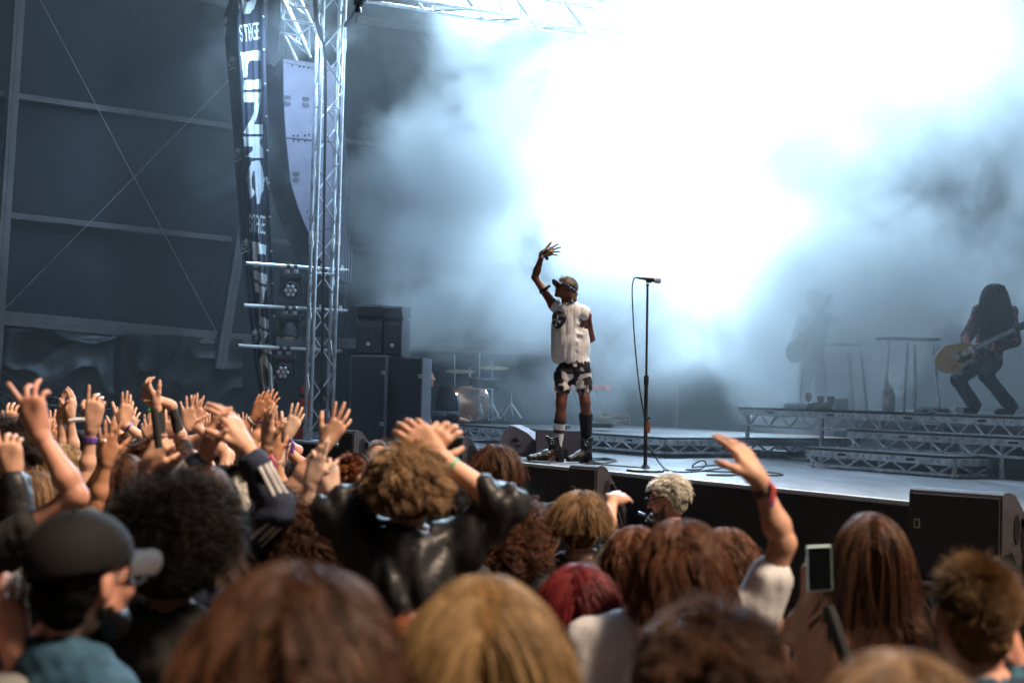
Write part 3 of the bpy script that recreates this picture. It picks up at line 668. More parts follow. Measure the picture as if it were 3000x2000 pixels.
fl = [Fz(1945,1370),Fz(1990,1382),Fz(2060,1378),Fz(2120,1368),Fz(2090,1362),Fz(2030,1368),P(2045,1352,Fz(2045,1372).y),P(2062,1349,Fz(2045,1372).y),P(2068,1360,Fz(2045,1372).y),Fz(2050,1374),Fz(2010,1375),Fz(2080,1380),Fz(2190,1384),Fz(2140,1392),Fz(2070,1390),Fz(2180,1390),Fz(2275,1392),Fz(2290,1387),Fz(2240,1381)]
b = MB(); b.tube(spline(pts+fl,6), .0065, 6); b.build('microphone_cable', m_rub, smooth=True, label='black cable from the microphone looping onto the floor', cat='cable')
b = MB(); b.tube(spline([Fz(1700,1357),Fz(1760,1360),Fz(1840,1366),Fz(1900,1372),Fz(1960,1378)],6), .006, 6); b.build('floor_cable', m_rub, label='straight cable on the floor between boots and stand', cat='cable')
for nm,(x,y,rx,ry,kk) in (('left of the front boot',(1590,1345,45,6,5)),('right of the rear boot',(1760,1347,45,6,6)),('under the wedge monitor',(1570,1348,30,5,3))):
    b = MB()
    for q in range(kk):
        pts = [Fz(x+rx*math.cos(a)*(1-.1*q)+6*math.sin(3*a+q), y+ry*math.sin(a)*(1-.05*q)+q, .006+.004*q) for a in [i*math.pi/12 for i in range(24)]]; b.tube(pts, .005, 5, closed=True)
    b.build('cable_coil', m_rub, label='loose black cable coil '+nm, cat='cable')

# ------------------------------------------------------------------ drum kit (in haze)
DT = G(1400,1258,STZ+.205)   # floor of the kit
KD = 19.0
m_copper = mat('copper_drum', (.55,.27,.16), .28, metal=.75, var=.1); m_chr = mat('chrome', (.7,.72,.75), .15, metal=1.0, var=.05)
m_head = mat('drum_head', (.10,.10,.12), .4)
e = empty('drum_kit', P(1400,1262,KD), 0, label='copper drum kit with chrome stands on the low riser', cat='drum kit')
def DK(px,py,o=0.0): return P(px,py,KD+o)
fz = STZ+.212
a = DK(1312,1185); c = DK(1400,1180,.35); ax = (c-a).normalized(); r_ = 52*KD/F
b = MB(); b.tube([a,a+ax*.01,c-ax*.01,c], [r_*.98,r_,r_,r_*.98], 32); b.build('bass_drum', m_copper, parent=e, smooth=True)
b = MB(); b.tube([a-ax*.02,a+ax*.015], [r_*1.03,r_*1.03], 32); b.tube([c-ax*.015,c+ax*.01], [r_*1.03,r_*1.03], 32); b.build('hoop', m_chr, parent=e)
b = MB(); b.tube([a-ax*.028,a-ax*.021], [r_*.93,r_*.93], 32); b.build('front_skin', m_head, parent=e)
def stand(x, ytop, ybase, spread=14, lab='cymbal_stand', top=True):
    b = MB(); p0 = DK(x,ytop); pb = DK(x,ybase-18); b.cyl(p0,pb,.011,8); 
    for dx,dy in ((-spread,0),(spread,0),(spread*.2,-6)): b.tube([DK(x,ybase-45), DK(x+dx,ybase+dy)], .009, 6)
    b.build(lab, m_chr, parent=e)
stand(1332,1035,1225); stand(1405,1035,1225); stand(1442,1055,1225,22); stand(1498,1145,1225,30,'pedal_stand'); stand(1376,1075,1130,6)
b = MB(); M = T(DK(1422,1135))@Matrix.Rotation(.1,4,'X'); b.lathe([(.18,0),(.18,.13)], M, 28); b.build('snare_drum', m_dark, parent=e)
b = MB(); b.lathe([(.185,-.005),(.185,.008)], M, 28); b.lathe([(.185,.122),(.185,.136)], M, 28); b.build('snare_hoop', m_chr, parent=e)
for x,y,r0 in ((1348,1088,.20),(1448,1078,.19)):
    b = MB(); b.lathe([(r0,0),(.04,.012),(.02,.025)], T(DK(x,y))@Matrix.Rotation(.15,4,'X'), 28); b.build('cymbal', mat('cymbal_brass',(.35,.27,.14),.3,metal=.8), parent=e)
b = MB()
for i in range(10):
    a_ = DK(1325+17*i+5*(i%3),1195+8*(i%4)); b.tube([a_, DK(1330+17*i-9*(i%3),1232)], .008, 5)
b.build('stand_legs', m_chr, parent=e)
# cases, keyboard and small gear behind in the haze
for (x,y,w_,h,d,cc,lab) in ((1730,1135,95,14,18,(.6,.03,.03),'red keyboard seen behind the legs of the singer'),(1640,1250,40,14,17,(.04,.04,.05),'dark stage box behind the singer at left boot'),(1760,1245,60,14,16.5,(.05,.05,.06),'dark foot controller behind the singer at right boot')):
    c = P(x,y,d); k = d/F; b = MB(); b.box((-w_*k/2,0,-h*k/2),(w_*k/2,.3,h*k/2), T(c,-.2), bev=.01); o=b.build('keyboard' if 'keyboard' in lab else 'stage_box', mat('gear_'+str(x),cc,.5), label=lab, cat='keyboard' if 'keyboard' in lab else 'stage box')
    if 'keyboard' in lab:
        b = MB(); 
        for dx in (-.15,.15): b.tube([T(c,-.2)@Vector((dx-.1,.1,-.02)), T(c,-.2)@Vector((dx+.1,.1,-(c.z-STZ-.21)))], .012, 6)
        b.build('keyboard_leg', m_dark, parent=o, world=False)
b = MB()
for q in range(5): 
    pts = [P(1790+45*math.cos(a+q)+q*3, 1228+14*math.sin(a)*(.5+.2*q), 16.6) for a in [i*math.pi/10 for i in range(20)]]; b.tube(pts, .006, 5, closed=True)
b.build('pale_cable', mat('pale_cable',(.55,.45,.35),.5), label='pale tangled cable on the riser right of the rear leg', cat='cable')

# ------------------------------------------------------------------ gear on the right riser
RZ = STZ+.542
m_stand = mat('stand_grey', (.72,.74,.76), .4)
def RG(px, back=.22):                                    # a spot on the riser, just behind its front edge
    v = ray(px,1200); k = (3.56+back-(Vector((0,0,0))-O).dot(N))/v.dot(N); p = Vector((0,0,CAMZ))+v*k; p.z = RZ; return p
def tall_table(pxs, ytop, d, label, xa, xb, ya, yb, thick=.03, dark=False):
    e = empty('stand_table', P((xa+xb)/2,ya,d), 0, label=label, cat='stand')
    b = MB(); a, c = P(xa,ya,d), P(xb,yb,d); M = T(a, math.atan2(c.y-a.y,c.x-a.x)); b.box((0,0,-.008),((c-a).length,.35,thick), M, bev=.003); b.build('table_top', m_stand if not dark else m_mon, parent=e)
    for (x0,y0,x1,y1) in pxs:
        b = MB(); p0 = P(x0,y0,d); p1 = P(x1,y1,d-.0); p1.z = RZ; 
        b.cyl(p0, p1, .013, 10); b.build('leg', m_stand, parent=e)
tall_table([(2605,1010,2588,1208),(2660,1005,2648,1208),(2680,1012,2682,1190),(2735,1012,2755,1185)], 0, 14.9, 'tall keyboard stand with four pale legs left of the guitarist', 2590,2755,990,1008,.015,True)
tall_table([(2486,1028,2500,1208),(2520,1028,2540,1208)], 0, 15.5, 'small tall table in thick smoke on the riser', 2440,2532,1007,1010,.010)
b = MB(); p0 = P(2352,1085,15.4); p1 = P(2342,1205,15.4); p1.z = RZ; b.cyl(p0,p1,.012,8); b.lathe([(.10,0),(.02,.02)], T(p1), 16); b.build('short_stand', m_stand, smooth=False, label='single pale stand tube in front of the smoke hidden guitarist', cat='stand')
def lathe_obj(name, px, py, prof, m, label, cat, n=18, z=RZ, sm=True):
    c = RG(px, .14 if px<2605 else .32); b = MB(); b.lathe(prof, T(c), n); return b.build(name, m, smooth=sm, label=label, cat=cat), c
m_pet = mat('clear_plastic', (.55,.62,.66), .12, spec=.8, var=.1)
o, c = lathe_obj('water_bottle', 2597, 1211, [(.036,0),(.04,.01),(.04,.20),(.03,.25),(.014,.28),(.014,.30)], m_pet, 'large clear water bottle with white label standing on riser', 'bottle')
b = MB(); b.lathe([(.0415,.08),(.0415,.16)], T(c), 18); b.build('bottle_label', m_white, parent=o, world=False)
b = MB(); b.lathe([(.017,.30),(.017,.325)], T(c), 14); b.build('cap', mat('cap_blue',(.6,.75,.8),.4), parent=o, world=False)
o, c = lathe_obj('water_bottle', 2613, 1211, [(.030,0),(.032,.01),(.032,.16),(.014,.20),(.014,.22)], m_pet, 'smaller water bottle behind the large one on the riser', 'bottle')
b = MB(); b.lathe([(.016,.215),(.016,.235)], T(c), 14); b.build('cap', mat('cap_y',(.7,.68,.45),.4), parent=o, world=False)
o, c = lathe_obj('wine_glass', 2368, 1206, [(.032,0),(.003,.006),(.003,.07),(.03,.10),(.036,.13),(.028,.17)], mat('glass_red',(.45,.18,.16),.08,spec=.9), 'stemmed glass with red drink on the riser edge', 'glass')
# shoes: pair of tan boots
def boot(px, py, rz, label):
    c = RG(px,.2); M = T(c, rz); b = MB()
    for s_,(x,y,zz,r0) in enumerate(((.0,0,.0,.045),)): pass
    b.tube([M@Vector(p_) for p_ in ((-.02,0,.14),(-.02,0,.08),(-.01,0,.045),(.05,0,.036),(.10,0,.03),(.13,0,.022))], [.038,.034,.036,.032,.028,.014], 12)
    o = b.build('tan_boot', mat('tan_leather',(.20,.10,.06),.5,bump=.3), smooth=True, label=label, cat='boot', group='pair of tan boots')
    b = MB(); b.box((-.06,-.032,0),(.14,.032,.015), M, bev=.006); b.build('sole', m_dark, parent=o, world=False)
boot(2398,1210,math.pi+.2,'tan ankle boot lying left in the pair'); boot(2428,1210,math.pi-.8,'tan ankle boot standing right in the pair')
b = MB()
for q in range(7): b.box((-.07,-.04,q*.017),(.07,.04,q*.017+.013), T(RG(2462,.2),.3), bev=.004)
b.build('towel_stack', mat('grey_towel',(.22,.23,.26),.9,bump=.4), label='stack of folded grey towels right of the tan boots', cat='towels')
b = MB(); c = RG(2340,.2)+Vector((0,0,.03)); b.tube([c+Vector((-.16,0,0)),c+Vector((-.13,0,0)),c+Vector((.06,0,0)),c+Vector((.09,0,0))],[.012,.03,.03,.02],12); b.build('lying_bottle', m_pet, smooth=True, label='clear bottle lying on its side near the tan boots', cat='bottle')
# effect pedals
cols = [(.5,.5,.55),(.75,.22,.04),(.05,.05,.06),(.6,.62,.65),(.05,.3,.12),(.06,.06,.08),(.45,.47,.5),(.65,.66,.7)]
for i,(x,y,w_,h_) in enumerate(((2690,1205,26,7),(2745,1196,34,8),(2722,1208,30,8),(2712,1200,22,7),(2730,1215,20,4),(2765,1212,36,9),(2778,1203,22,6),(2812,1207,26,10))):
    c = RG(x,.15+.05*(1212-y)); c.z += .012*(i%2); k = c.y/F*.9; M = T(c,-.25+.1*(i%3)); b = MB(); b.box((-w_*k/2,0,0),(w_*k/2,.10,h_*k+.01), M, bev=.004)
    o = b.build('effect_pedal', mat('pedal%d'%i, cols[i], .4), label=['grey','orange','black','silver','green','long black','small grey','white'][i]+' effect pedal among the pedals at the feet of the guitarist', cat='effect pedal', group='effect pedals on the riser')
    b = MB(); 
    for q in (-.3,0,.3): b.lathe([(.007,0),(.006,.014)], M@Matrix.Translation((q*w_*k,.05,h_*k+.01)), 8)
    b.build('knob', m_dark if i%2 else m_chr, parent=o, world=False)
# white cloth on the floor, gear under the riser
def crumple(c, rx, ry, h, m, name, label, cat, seed=0):
    b = MB(); n_ = 22
    for j in range(n_+1):
        for i in range(n_+1):
            u, v = i/n_*2-1, j/n_*2-1; r_ = max(abs(u),abs(v)); 
            z = h*max(0,1-r_)**.5*(.45+.9*abs(mnoise.noise(Vector((u*2.2+seed,v*2.2,1)))))+.004
            z = z+.25*h*abs(mnoise.noise(Vector((u*6+seed,v*6,2))))*(1-r_**4)
            b.v.append(tuple(c+Vector((u*rx*(1+.3*mnoise.noise(Vector((v*2,seed,0)))), v*ry, z))))
    b.f = [(j*(n_+1)+i,j*(n_+1)+i+1,(j+1)*(n_+1)+i+1,(j+1)*(n_+1)+i) for j in range(n_) for i in range(n_)]; b.m = [0]*len(b.f)
    return b.build(name, m, smooth=True, label=label, cat=cat)
crumple(G(2130,1333,STZ), .16, .12, .15, mat('white_cloth',(.72,.74,.78),.8), 'white_towel', 'crumpled white towel lying on the stage floor', 'towel', 3)
crumple(G(2270,1342,STZ), .14, .1, .08, m_black, 'black_bag', 'small dark bag on the floor by the lowest step', 'bag', 8)
for (x,y,w_,h,cc,lab) in ((2300,1308,62,34,(.05,.05,.06),'dark flight case under the riser behind the steps, right one'),(2215,1302,55,34,(.06,.06,.075),'dark flight case under the riser in the smoke, left one')):
    c = G(x,y+18,STZ)+N*.55; k = c.y/F; b = MB(); M = T(c,SROT); b.box((-w_*k,0,0),(w_*k,.35,.3), M, bev=.01); o = b.build('flight_case', mat('case',cc,.5), label=lab, cat='case')
    b = MB(); b.box((-w_*k,-.01,.20),(w_*k,0,.215), M); b.build('red_strip', mat('red_strip',(.5,.06,.04),.5), parent=o, world=False)
    b = MB(); b.box((-.05,-.012,.09),(-.02,0,.15), M); b.box((.12,-.012,.09),(.15,0,.15), M); b.build('latch', m_chr, parent=o, world=False)

# lettered strap hanging at the right front fill
e = empty('ratchet_strap', P(2968,1640,7.9), 0, label='black strap with orange mark and white lettering at the far right front fill', cat='strap')
a, c = P(2950,1625,7.9), P(3012,1760,7.9); dv = (c-a); b = MB(); x_ = Vector((.03,0,.014)); vs = []
for i in range(9):
    p = a+dv*(i/8)+Vector((0,.01*math.sin(i),0)); vs += [p-x_,p+x_]
b.v = [tuple(v) for v in vs]+[tuple(v+Vector((0,.006,0))) for v in vs]; n_ = 18
b.f = [(2*i,2*i+1,2*i+3,2*i+2) for i in range(8)]+[(n_+2*i,n_+2*i+2,n_+2*i+3,n_+2*i+1) for i in range(8)]+[(2*i,2*i+2,n_+2*i+2,n_+2*i) for i in range(8)]+[(2*i+1,n_+2*i+1,n_+2*i+3,2*i+3) for i in range(8)]; b.m = [0]*len(b.f)
b.build('webbing', m_rub, parent=e)
xs = np.arange(2960,3010,1.0); ys = np.arange(1690,1745,1.0); GX,GY = np.meshgrid(xs,ys); mk = word_mask('CREA', [(2983,1692),(3001,1734),(2989,1740),(2971,1698)], GX, GY); b = MB()
for j in range(mk.shape[0]):
    for i in range(mk.shape[1]):
        if mk[j,i]: b.add([P(xs[i]+u,ys[j]+v,7.885) for u,v in ((0,0),(0,1.05),(1.05,1.05),(1.05,0))],[(0,1,2,3)])
b.build('strap_lettering', m_white, parent=e)
b = MB(); cc_ = P(2972,1684,7.885); b.tube([cc_+Vector((.012*math.cos(t_),0,.012*math.sin(t_))) for t_ in [-.6+i*.5 for i in range(8)]], .0025, 6); b.build('orange_mark', mat('orange_paint',(.8,.3,.03),.5), parent=e)
# ------------------------------------------------------------------ people: smooth implicit surfaces meshed on a grid
def V3(p): return np.array([float(p[0]),float(p[1]),float(p[2])])
class SDF:
    def __init__(s): s.pr = []
    def cone(s, a, ra, b, rb, k=.02, sub=False, sq=None): s.pr.append(('c',V3(a),ra,V3(b),rb,k,sub,sq)); return s
    def ball(s, a, r, k=.02, sub=False): return s.cone(a, r, V3(a)+[0,0,1e-4], r, k, sub)
    def ell(s, c, r, M=None, k=.02, sub=False): s.pr.append(('e',V3(c),V3(r),None if M is None else np.array([[M[i][j] for j in range(3)] for i in range(3)]),k,sub)); return s
    def bbox(s):
        lo = np.full(3,1e9); hi = -lo
        for p in s.pr:
            if p[6 if p[0]=='c' else 5]: continue
            if p[0] == 'c': a = np.minimum(p[1]-p[2],p[3]-p[4]); b = np.maximum(p[1]+p[2],p[3]+p[4])
            else: R_ = p[2].max(); a = p[1]-R_; b = p[1]+R_
            lo = np.minimum(lo,a); hi = np.maximum(hi,b)
        return lo, hi
    def mesh(s, h, inflate=0.0, cut=None, noise=None, region=None):
        lo, hi = s.bbox(); lo = lo-2*h-inflate-.01; hi = hi+2*h+inflate+.01
        if region is not None: lo = np.maximum(lo, region[0]); hi = np.minimum(hi, region[1])
        n = np.ceil((hi-lo)/h).astype(int)+1
        D = np.full(n, 10.0, np.float32)
        ax = [lo[i]+h*np.arange(n[i]) for i in range(3)]
        for p in s.pr:
            if p[0] == 'c': _,a,ra,b,rb,k,sub,sq = p; m = k+2.5*h+inflate; l = np.minimum(a-ra,b-rb)-m; u = np.maximum(a+ra,b+rb)+m
            else: _,c,r,M,k,sub = p; m = k+2.5*h+inflate; l = c-r.max()-m; u = c+r.max()+m
            i0 = np.clip(((l-lo)/h).astype(int),0,n); i1 = np.clip(((u-lo)/h).astype(int)+1,0,n)
            if (i1<=i0).any(): continue
            X = ax[0][i0[0]:i1[0]][:,None,None]; Y = ax[1][i0[1]:i1[1]][None,:,None]; Z = ax[2][i0[2]:i1[2]][None,None,:]
            if p[0] == 'c':
                d = b-a; L2 = max(float(d@d),1e-12)
                t = np.clip(((X-a[0])*d[0]+(Y-a[1])*d[1]+(Z-a[2])*d[2])/L2,0,1)
                q = np.sqrt((X-a[0]-t*d[0])**2+(Y-a[1]-t*d[1])**2+(Z-a[2]-t*d[2])**2)-(ra+(rb-ra)*t)
            else:
                x, y, z = X-c[0], Y-c[1], Z-c[2]
                if M is not None: x, y, z = (M[0,0]*x+M[1,0]*y+M[2,0]*z), (M[0,1]*x+M[1,1]*y+M[2,1]*z), (M[0,2]*x+M[1,2]*y+M[2,2]*z)
                k0 = np.sqrt((x/r[0])**2+(y/r[1])**2+(z/r[2])**2)+1e-6; k1 = np.sqrt((x/r[0]**2)**2+(y/r[1]**2)**2+(z/r[2]**2)**2)+1e-6
                q = k0*(k0-1)/k1
            sl = D[i0[0]:i1[0],i0[1]:i1[1],i0[2]:i1[2]]
            if not sub:
                hh = np.clip(.5+.5*(sl-q)/k,0,1); D[i0[0]:i1[0],i0[1]:i1[1],i0[2]:i1[2]] = sl*(1-hh)+q*hh-k*hh*(1-hh)
            else:
                q = -q; hh = np.clip(.5-.5*(sl-q)/k,0,1); D[i0[0]:i1[0],i0[1]:i1[1],i0[2]:i1[2]] = sl*(1-hh)+q*hh+k*hh*(1-hh)
        D -= inflate
        X = ax[0][:,None,None]; Y = ax[1][None,:,None]; Z = ax[2][None,None,:]
        if noise is not None: D = D + noise(X,Y,Z)
        if cut is not None: D = cut(D,X,Y,Z)
        return nets(D, lo, h)
_ED = [((0,0,0),(1,0,0)),((0,1,0),(1,1,0)),((0,0,1),(1,0,1)),((0,1,1),(1,1,1)),((0,0,0),(0,1,0)),((1,0,0),(1,1,0)),((0,0,1),(0,1,1)),((1,0,1),(1,1,1)),((0,0,0),(0,0,1)),((1,0,0),(1,0,1)),((0,1,0),(0,1,1)),((1,1,0),(1,1,1))]
def nets(D, lo, h):
    I = D < 0; a = I[:-1,:-1,:-1]; cnt = np.zeros(a.shape, np.int8)
    for dx in (0,1):
        for dy in (0,1):
            for dz in (0,1): cnt += I[dx:I.shape[0]-1+dx, dy:I.shape[1]-1+dy, dz:I.shape[2]-1+dz]
    act = (cnt>0)&(cnt<8); idx = np.argwhere(act)
    if len(idx) == 0: return np.zeros((0,3)), np.zeros((0,4),int)
    num = np.full(act.shape,-1,np.int64); num[act] = np.arange(len(idx))
    pos = np.zeros((len(idx),3)); c = np.zeros(len(idx))
    for e0,e1 in _ED:
        q0 = idx+e0; q1 = idx+e1; d0 = D[q0[:,0],q0[:,1],q0[:,2]]; d1 = D[q1[:,0],q1[:,1],q1[:,2]]
        m = (d0<0)!=(d1<0); t = np.where(m, d0/np.where(m,d0-d1,1), 0)
        pos += np.where(m[:,None], np.array(e0)+t[:,None]*(np.array(e1)-np.array(e0)), 0); c += m
    v = lo + (idx + pos/np.maximum(c,1)[:,None])*h
    fs = []
    for axis in range(3):
        o1, o2 = (axis+1)%3, (axis+2)%3
        s0 = [slice(None)]*3; s1 = [slice(None)]*3; s0[axis] = slice(0,-1); s1[axis] = slice(1,None)
        ch = I[tuple(s0)] != I[tuple(s1)]; e = np.argwhere(ch)
        lim = np.array(act.shape); ok = (e[:,o1]>0)&(e[:,o2]>0)&(e[:,o1]<lim[o1])&(e[:,o2]<lim[o2]); e = e[ok]
        ins = I[e[:,0],e[:,1],e[:,2]]
        def g(d1,d2):
            q = e.copy(); q[:,o1] += d1; q[:,o2] += d2; return num[q[:,0],q[:,1],q[:,2]]
        f = np.stack([g(-1,-1),g(0,-1),g(0,0),g(-1,0)],1); f[~ins] = f[~ins][:,::-1]; fs.append(f)
    f = np.concatenate(fs); return v, f[(f>=0).all(1)]
def np_mesh(name, parts, mats, parent=None, world=True, **kw):
    """parts: list of (v, f, material index)"""
    V = []; Fs = []; mi = []; b = 0
    for v,f,m in parts:
        V.append(v); Fs.append(f+b); mi.append(np.full(len(f),m)); b += len(v)
    V = np.concatenate(V); Fs = np.concatenate(Fs); mi = np.concatenate(mi)
    me = bpy.data.meshes.new(name); me.vertices.add(len(V)); me.vertices.foreach_set('co', V.astype(np.float32).ravel())
    me.loops.add(len(Fs)*4); me.loops.foreach_set('vertex_index', Fs.astype(np.int32).ravel())
    me.polygons.add(len(Fs)); me.polygons.foreach_set('loop_start', np.arange(0,len(Fs)*4,4,dtype=np.int32)); me.polygons.foreach_set('loop_total', np.full(len(Fs),4,np.int32))
    for m in (mats if isinstance(mats,(list,tuple)) else [mats]): me.materials.append(m)
    me.polygons.foreach_set('material_index', mi.astype(np.int32)); me.update(calc_edges=True); me.validate()
    me.polygons.foreach_set('use_smooth', np.ones(len(me.polygons),bool))
    o = bpy.data.objects.new(name, me); COL.objects.link(o)
    if parent is not None:
        o.parent = parent
        if world: o.matrix_parent_inverse = wm(parent).inverted()
    return tag(o, **kw)
def wave_noise(seed, amp, freq, stretch=(1,1,1)):
    r_ = np.random.default_rng(seed); ks = [(r_.normal(size=3)*freq*np.array(stretch)*(1+.6*i), r_.uniform(0,6.28), amp/(1+.5*i)) for i in range(5)]
    def f(X,Y,Z):
        w1 = .9*np.sin(X*ks[0][0][0]*.7+Y*ks[0][0][1]*.9+Z*ks[0][0][2]*.6+1.3)
        o = 0
        for k,ph,a in ks: o = o + a*(1-1.6*np.abs(np.sin(X*k[0]+Y*k[1]+Z*k[2]+ph+w1)))
        return o
    return f
# ---------------- skin, hair, cloth materials
def skin(name, col, deep=False):
    m = mat('skin_'+name, col, .50, var=.10, vscale=9, bump=.03, bscale=120)
    b = m.node_tree.nodes['Principled BSDF']; b.inputs['Subsurface Weight'].default_value = 0 if deep else .18
    b.inputs['Subsurface Radius'].default_value = (1,.35,.2); b.inputs['Subsurface Scale'].default_value = .012; b.inputs['Specular IOR Level'].default_value = .4
    return m
SK = {'fair': skin('fair',(.60,.345,.24)), 'pink': skin('pink',(.57,.28,.20)), 'tan': skin('tan',(.46,.22,.125)), 'dark': skin('dark',(.165,.062,.040),True), 'pale': skin('pale',(.66,.45,.35))}
def hairmat(name, c1, c2, rough=.46):
    k = 'hair_'+name
    if k in MATS: return MATS[k]
    m = bpy.data.materials.new(k); m.use_nodes = True; t = m.node_tree; n = t.nodes; L = t.links; b = n['Principled BSDF']
    hi = n.new('ShaderNodeHairInfo'); tc = n.new('ShaderNodeTexCoord'); nz = n.new('ShaderNodeTexNoise'); nz.inputs['Scale'].default_value = 22; nz.inputs['Detail'].default_value = 3
    mp = n.new('ShaderNodeMapping'); mp.inputs['Scale'].default_value = (1,1,.25); L.new(tc.outputs['Object'], mp.inputs[0]); L.new(mp.outputs[0], nz.inputs['Vector'])
    ad = n.new('ShaderNodeMath'); ad.operation = 'ADD'; L.new(hi.outputs['Random'], ad.inputs[0]); L.new(nz.outputs[0], ad.inputs[1])
    mr = n.new('ShaderNodeMapRange'); mr.inputs[1].default_value = .75; mr.inputs[2].default_value = 1.85; at = n.new('ShaderNodeAttribute'); at.attribute_name = 'clump'; a2 = n.new('ShaderNodeMath'); a2.operation = 'MULTIPLY_ADD'; L.new(at.outputs['Fac'], a2.inputs[0]); a2.inputs[1].default_value = 1.0; L.new(ad.outputs[0], a2.inputs[2]); L.new(a2.outputs[0], mr.inputs[0])
    mx = n.new('ShaderNodeMix'); mx.data_type = 'RGBA'; mx.inputs[6].default_value = (*c1,1); mx.inputs[7].default_value = (*c2,1); L.new(mr.outputs[0], mx.inputs[0]); L.new(mx.outputs[2], b.inputs['Base Color'])
    b.inputs['Roughness'].default_value = rough; b.inputs['Specular IOR Level'].default_value = .32
    MATS[k] = m; return m
HC = {'brown':((0.0230,0.0095,0.0050),(0.1050,0.0460,0.0230)), 'blond':((0.1440,0.0828,0.0324),(0.3744,0.2448,0.1152)), 'dirty':((0.0720,0.0396,0.0180),(0.2592,0.1512,0.0720)), 'dark':((0.0060,0.0036,0.0032),(0.0230,0.0120,0.0085)), 'black':((0.0030,0.0026,0.0026),(0.0100,0.0070,0.0062)), 'curlblond':((0.085,0.045,0.020),(0.42,0.27,0.145)),
 'red':((0.0504,0.0043,0.0058),(0.1872,0.0180,0.0216)), 'ginger':((0.0864,0.0216,0.0072),(0.2448,0.0792,0.0288)), 'auburn':((0.0400,0.0135,0.0060),(0.1450,0.0560,0.0250)), 'platinum':((.50,.46,.38),(.85,.82,.74)), 'grey':((0.1296,0.1224,0.1152),(0.3240,0.3096,0.2880)), 'light':((0.1152,0.0648,0.0324),(0.2880,0.1800,0.0936))}
def cloth(name, col, rough=.85, **k): return mat('cloth_'+name, col, rough, var=k.pop('var',.15), vscale=k.pop('vscale',8), bump=k.pop('bump',.10), bscale=k.pop('bscale',140), **k)
# ---------------- head
def head_frame(H, yaw, pitch=0.0, roll=0.0):             # local: +y = facing, z up
    return Matrix.Translation(H)@Matrix.Rotation(-yaw,4,'Z')@Matrix.Rotation(pitch,4,'X')@Matrix.Rotation(roll,4,'Y')
def head_sdf(s, M, sc=1.0, face=True):
    def q(x,y,z): return M@Vector((x*sc,y*sc,z*sc))
    R3 = M.to_3x3()
    s.ell(q(0,-.015,.030),(.077*sc,.097*sc,.088*sc),R3,.02); s.ell(q(0,.030,-.030),(.061*sc,.060*sc,.078*sc),R3,.03)
    for x in (-1,1):
        s.cone(q(x*.052,.0,-.045),.024*sc,q(x*.016,.062,-.092),.018*sc,.02)
        s.ell(q(x*.080,-.006,-.004),(.009*sc,.021*sc,.033*sc),(M@Matrix.Rotation(x*.35,4,'Z')@Matrix.Rotation(-.2,4,'X')).to_3x3(),.006)
    s.ball(q(0,.070,-.098),.019*sc,.02)
    if face:
        s.cone(q(-.034,.076,.024),.014*sc,q(.034,.076,.024),.014*sc,.014)
        s.cone(q(0,.087,.016),.009*sc,q(0,.110,-.020),.012*sc,.010)
        for x in (-1,1):
            s.ball(q(x*.013,.098,-.025),.008*sc,.006); s.ball(q(x*.040,.060,-.018),.026*sc,.02)
            s.ell(q(x*.031,.098,.005),(.016*sc,.012*sc,.010*sc),R3,.010,sub=True)
        s.cone(q(-.019,.086,-.053),.0075*sc,q(.019,.086,-.053),.0075*sc,.006); s.cone(q(-.015,.084,-.066),.0085*sc,q(.015,.084,-.066),.0085*sc,.006)
        s.cone(q(-.020,.096,-.0595),.0018,q(.020,.096,-.0595),.0018,.004,sub=True)
# ---------------- hands
def hand_sdf(s, Wp, D, Pn, thumb, curl=(.3,.3,.3,.35,.4), spread=.10, sc=1.0, thumb_out=.7):
    """Wp wrist, D towards the knuckles, Pn palm normal, thumb=+1/-1 side; curl: thumb, index, middle, ring, little"""
    D = Vector(D).normalized(); Pn = Vector(Pn); Pn = (Pn-D*Pn.dot(D)).normalized(); Sd = D.cross(Pn)*thumb    # side of the thumb
    def q(a,b,c): return Vector(Wp)+(D*a+Sd*b+Pn*c)*sc
    roots = [(.094,.030),(.098,.010),(.094,-.011),(.084,-.029)]; Ls = [.072,.080,.074,.058]; rr = [.0092,.0095,.009,.008]
    s.cone(q(-.01,0,0),.024*sc,q(.025,0,0),.021*sc,.02)
    for i,(a,b) in enumerate(roots):
        s.cone(q(.015,b*.45,0),.0155*sc,q(a,b,0),.0112*sc,.016)
    s.cone(q(.02,.018,.008),.018*sc,q(.055,.028,.006),.014*sc,.02)
    s.cone(q(.025,-.018,.008),.015*sc,q(.07,-.024,.005),.012*sc,.02)
    tips = []
    for i,(a,b) in enumerate(roots):
        ang = (1.5-i)*spread; c = curl[i+1]; p = q(a,b,0); th = c*.55
        for j,f in enumerate((.44,.31,.25)):
            th2 = th; d_ = (D*math.cos(ang)+Sd*math.sin(ang)); dr = d_*math.cos(th2)+Pn*math.sin(th2)
            p2 = p+dr*Ls[i]*f*sc; s.cone(p, rr[i]*(1-.09*j)*sc, p2, rr[i]*(1-.09*(j+1))*sc, .0035); p = p2; th += c*(1.0 if j==0 else .75)
        tips.append(p)
    # thumb
    c = curl[0]; p = q(.022,.024,.006); ang = thumb_out
    d_ = (D*math.cos(ang)+Sd*math.sin(ang)+Pn*.25).normalized()
    for j,(l,r0,r1) in enumerate(((.040,.0145,.0115),(.032,.0115,.0102),(.026,.0102,.0085))):
        p2 = p+d_*l*sc; s.cone(p,r0*sc,p2,r1*sc,.006); p = p2
        d_ = (d_+D*.25*c*(1-j*.3)+Pn*.35*c-Sd*.30*c).normalized()
    tips.insert(0,p); return tips
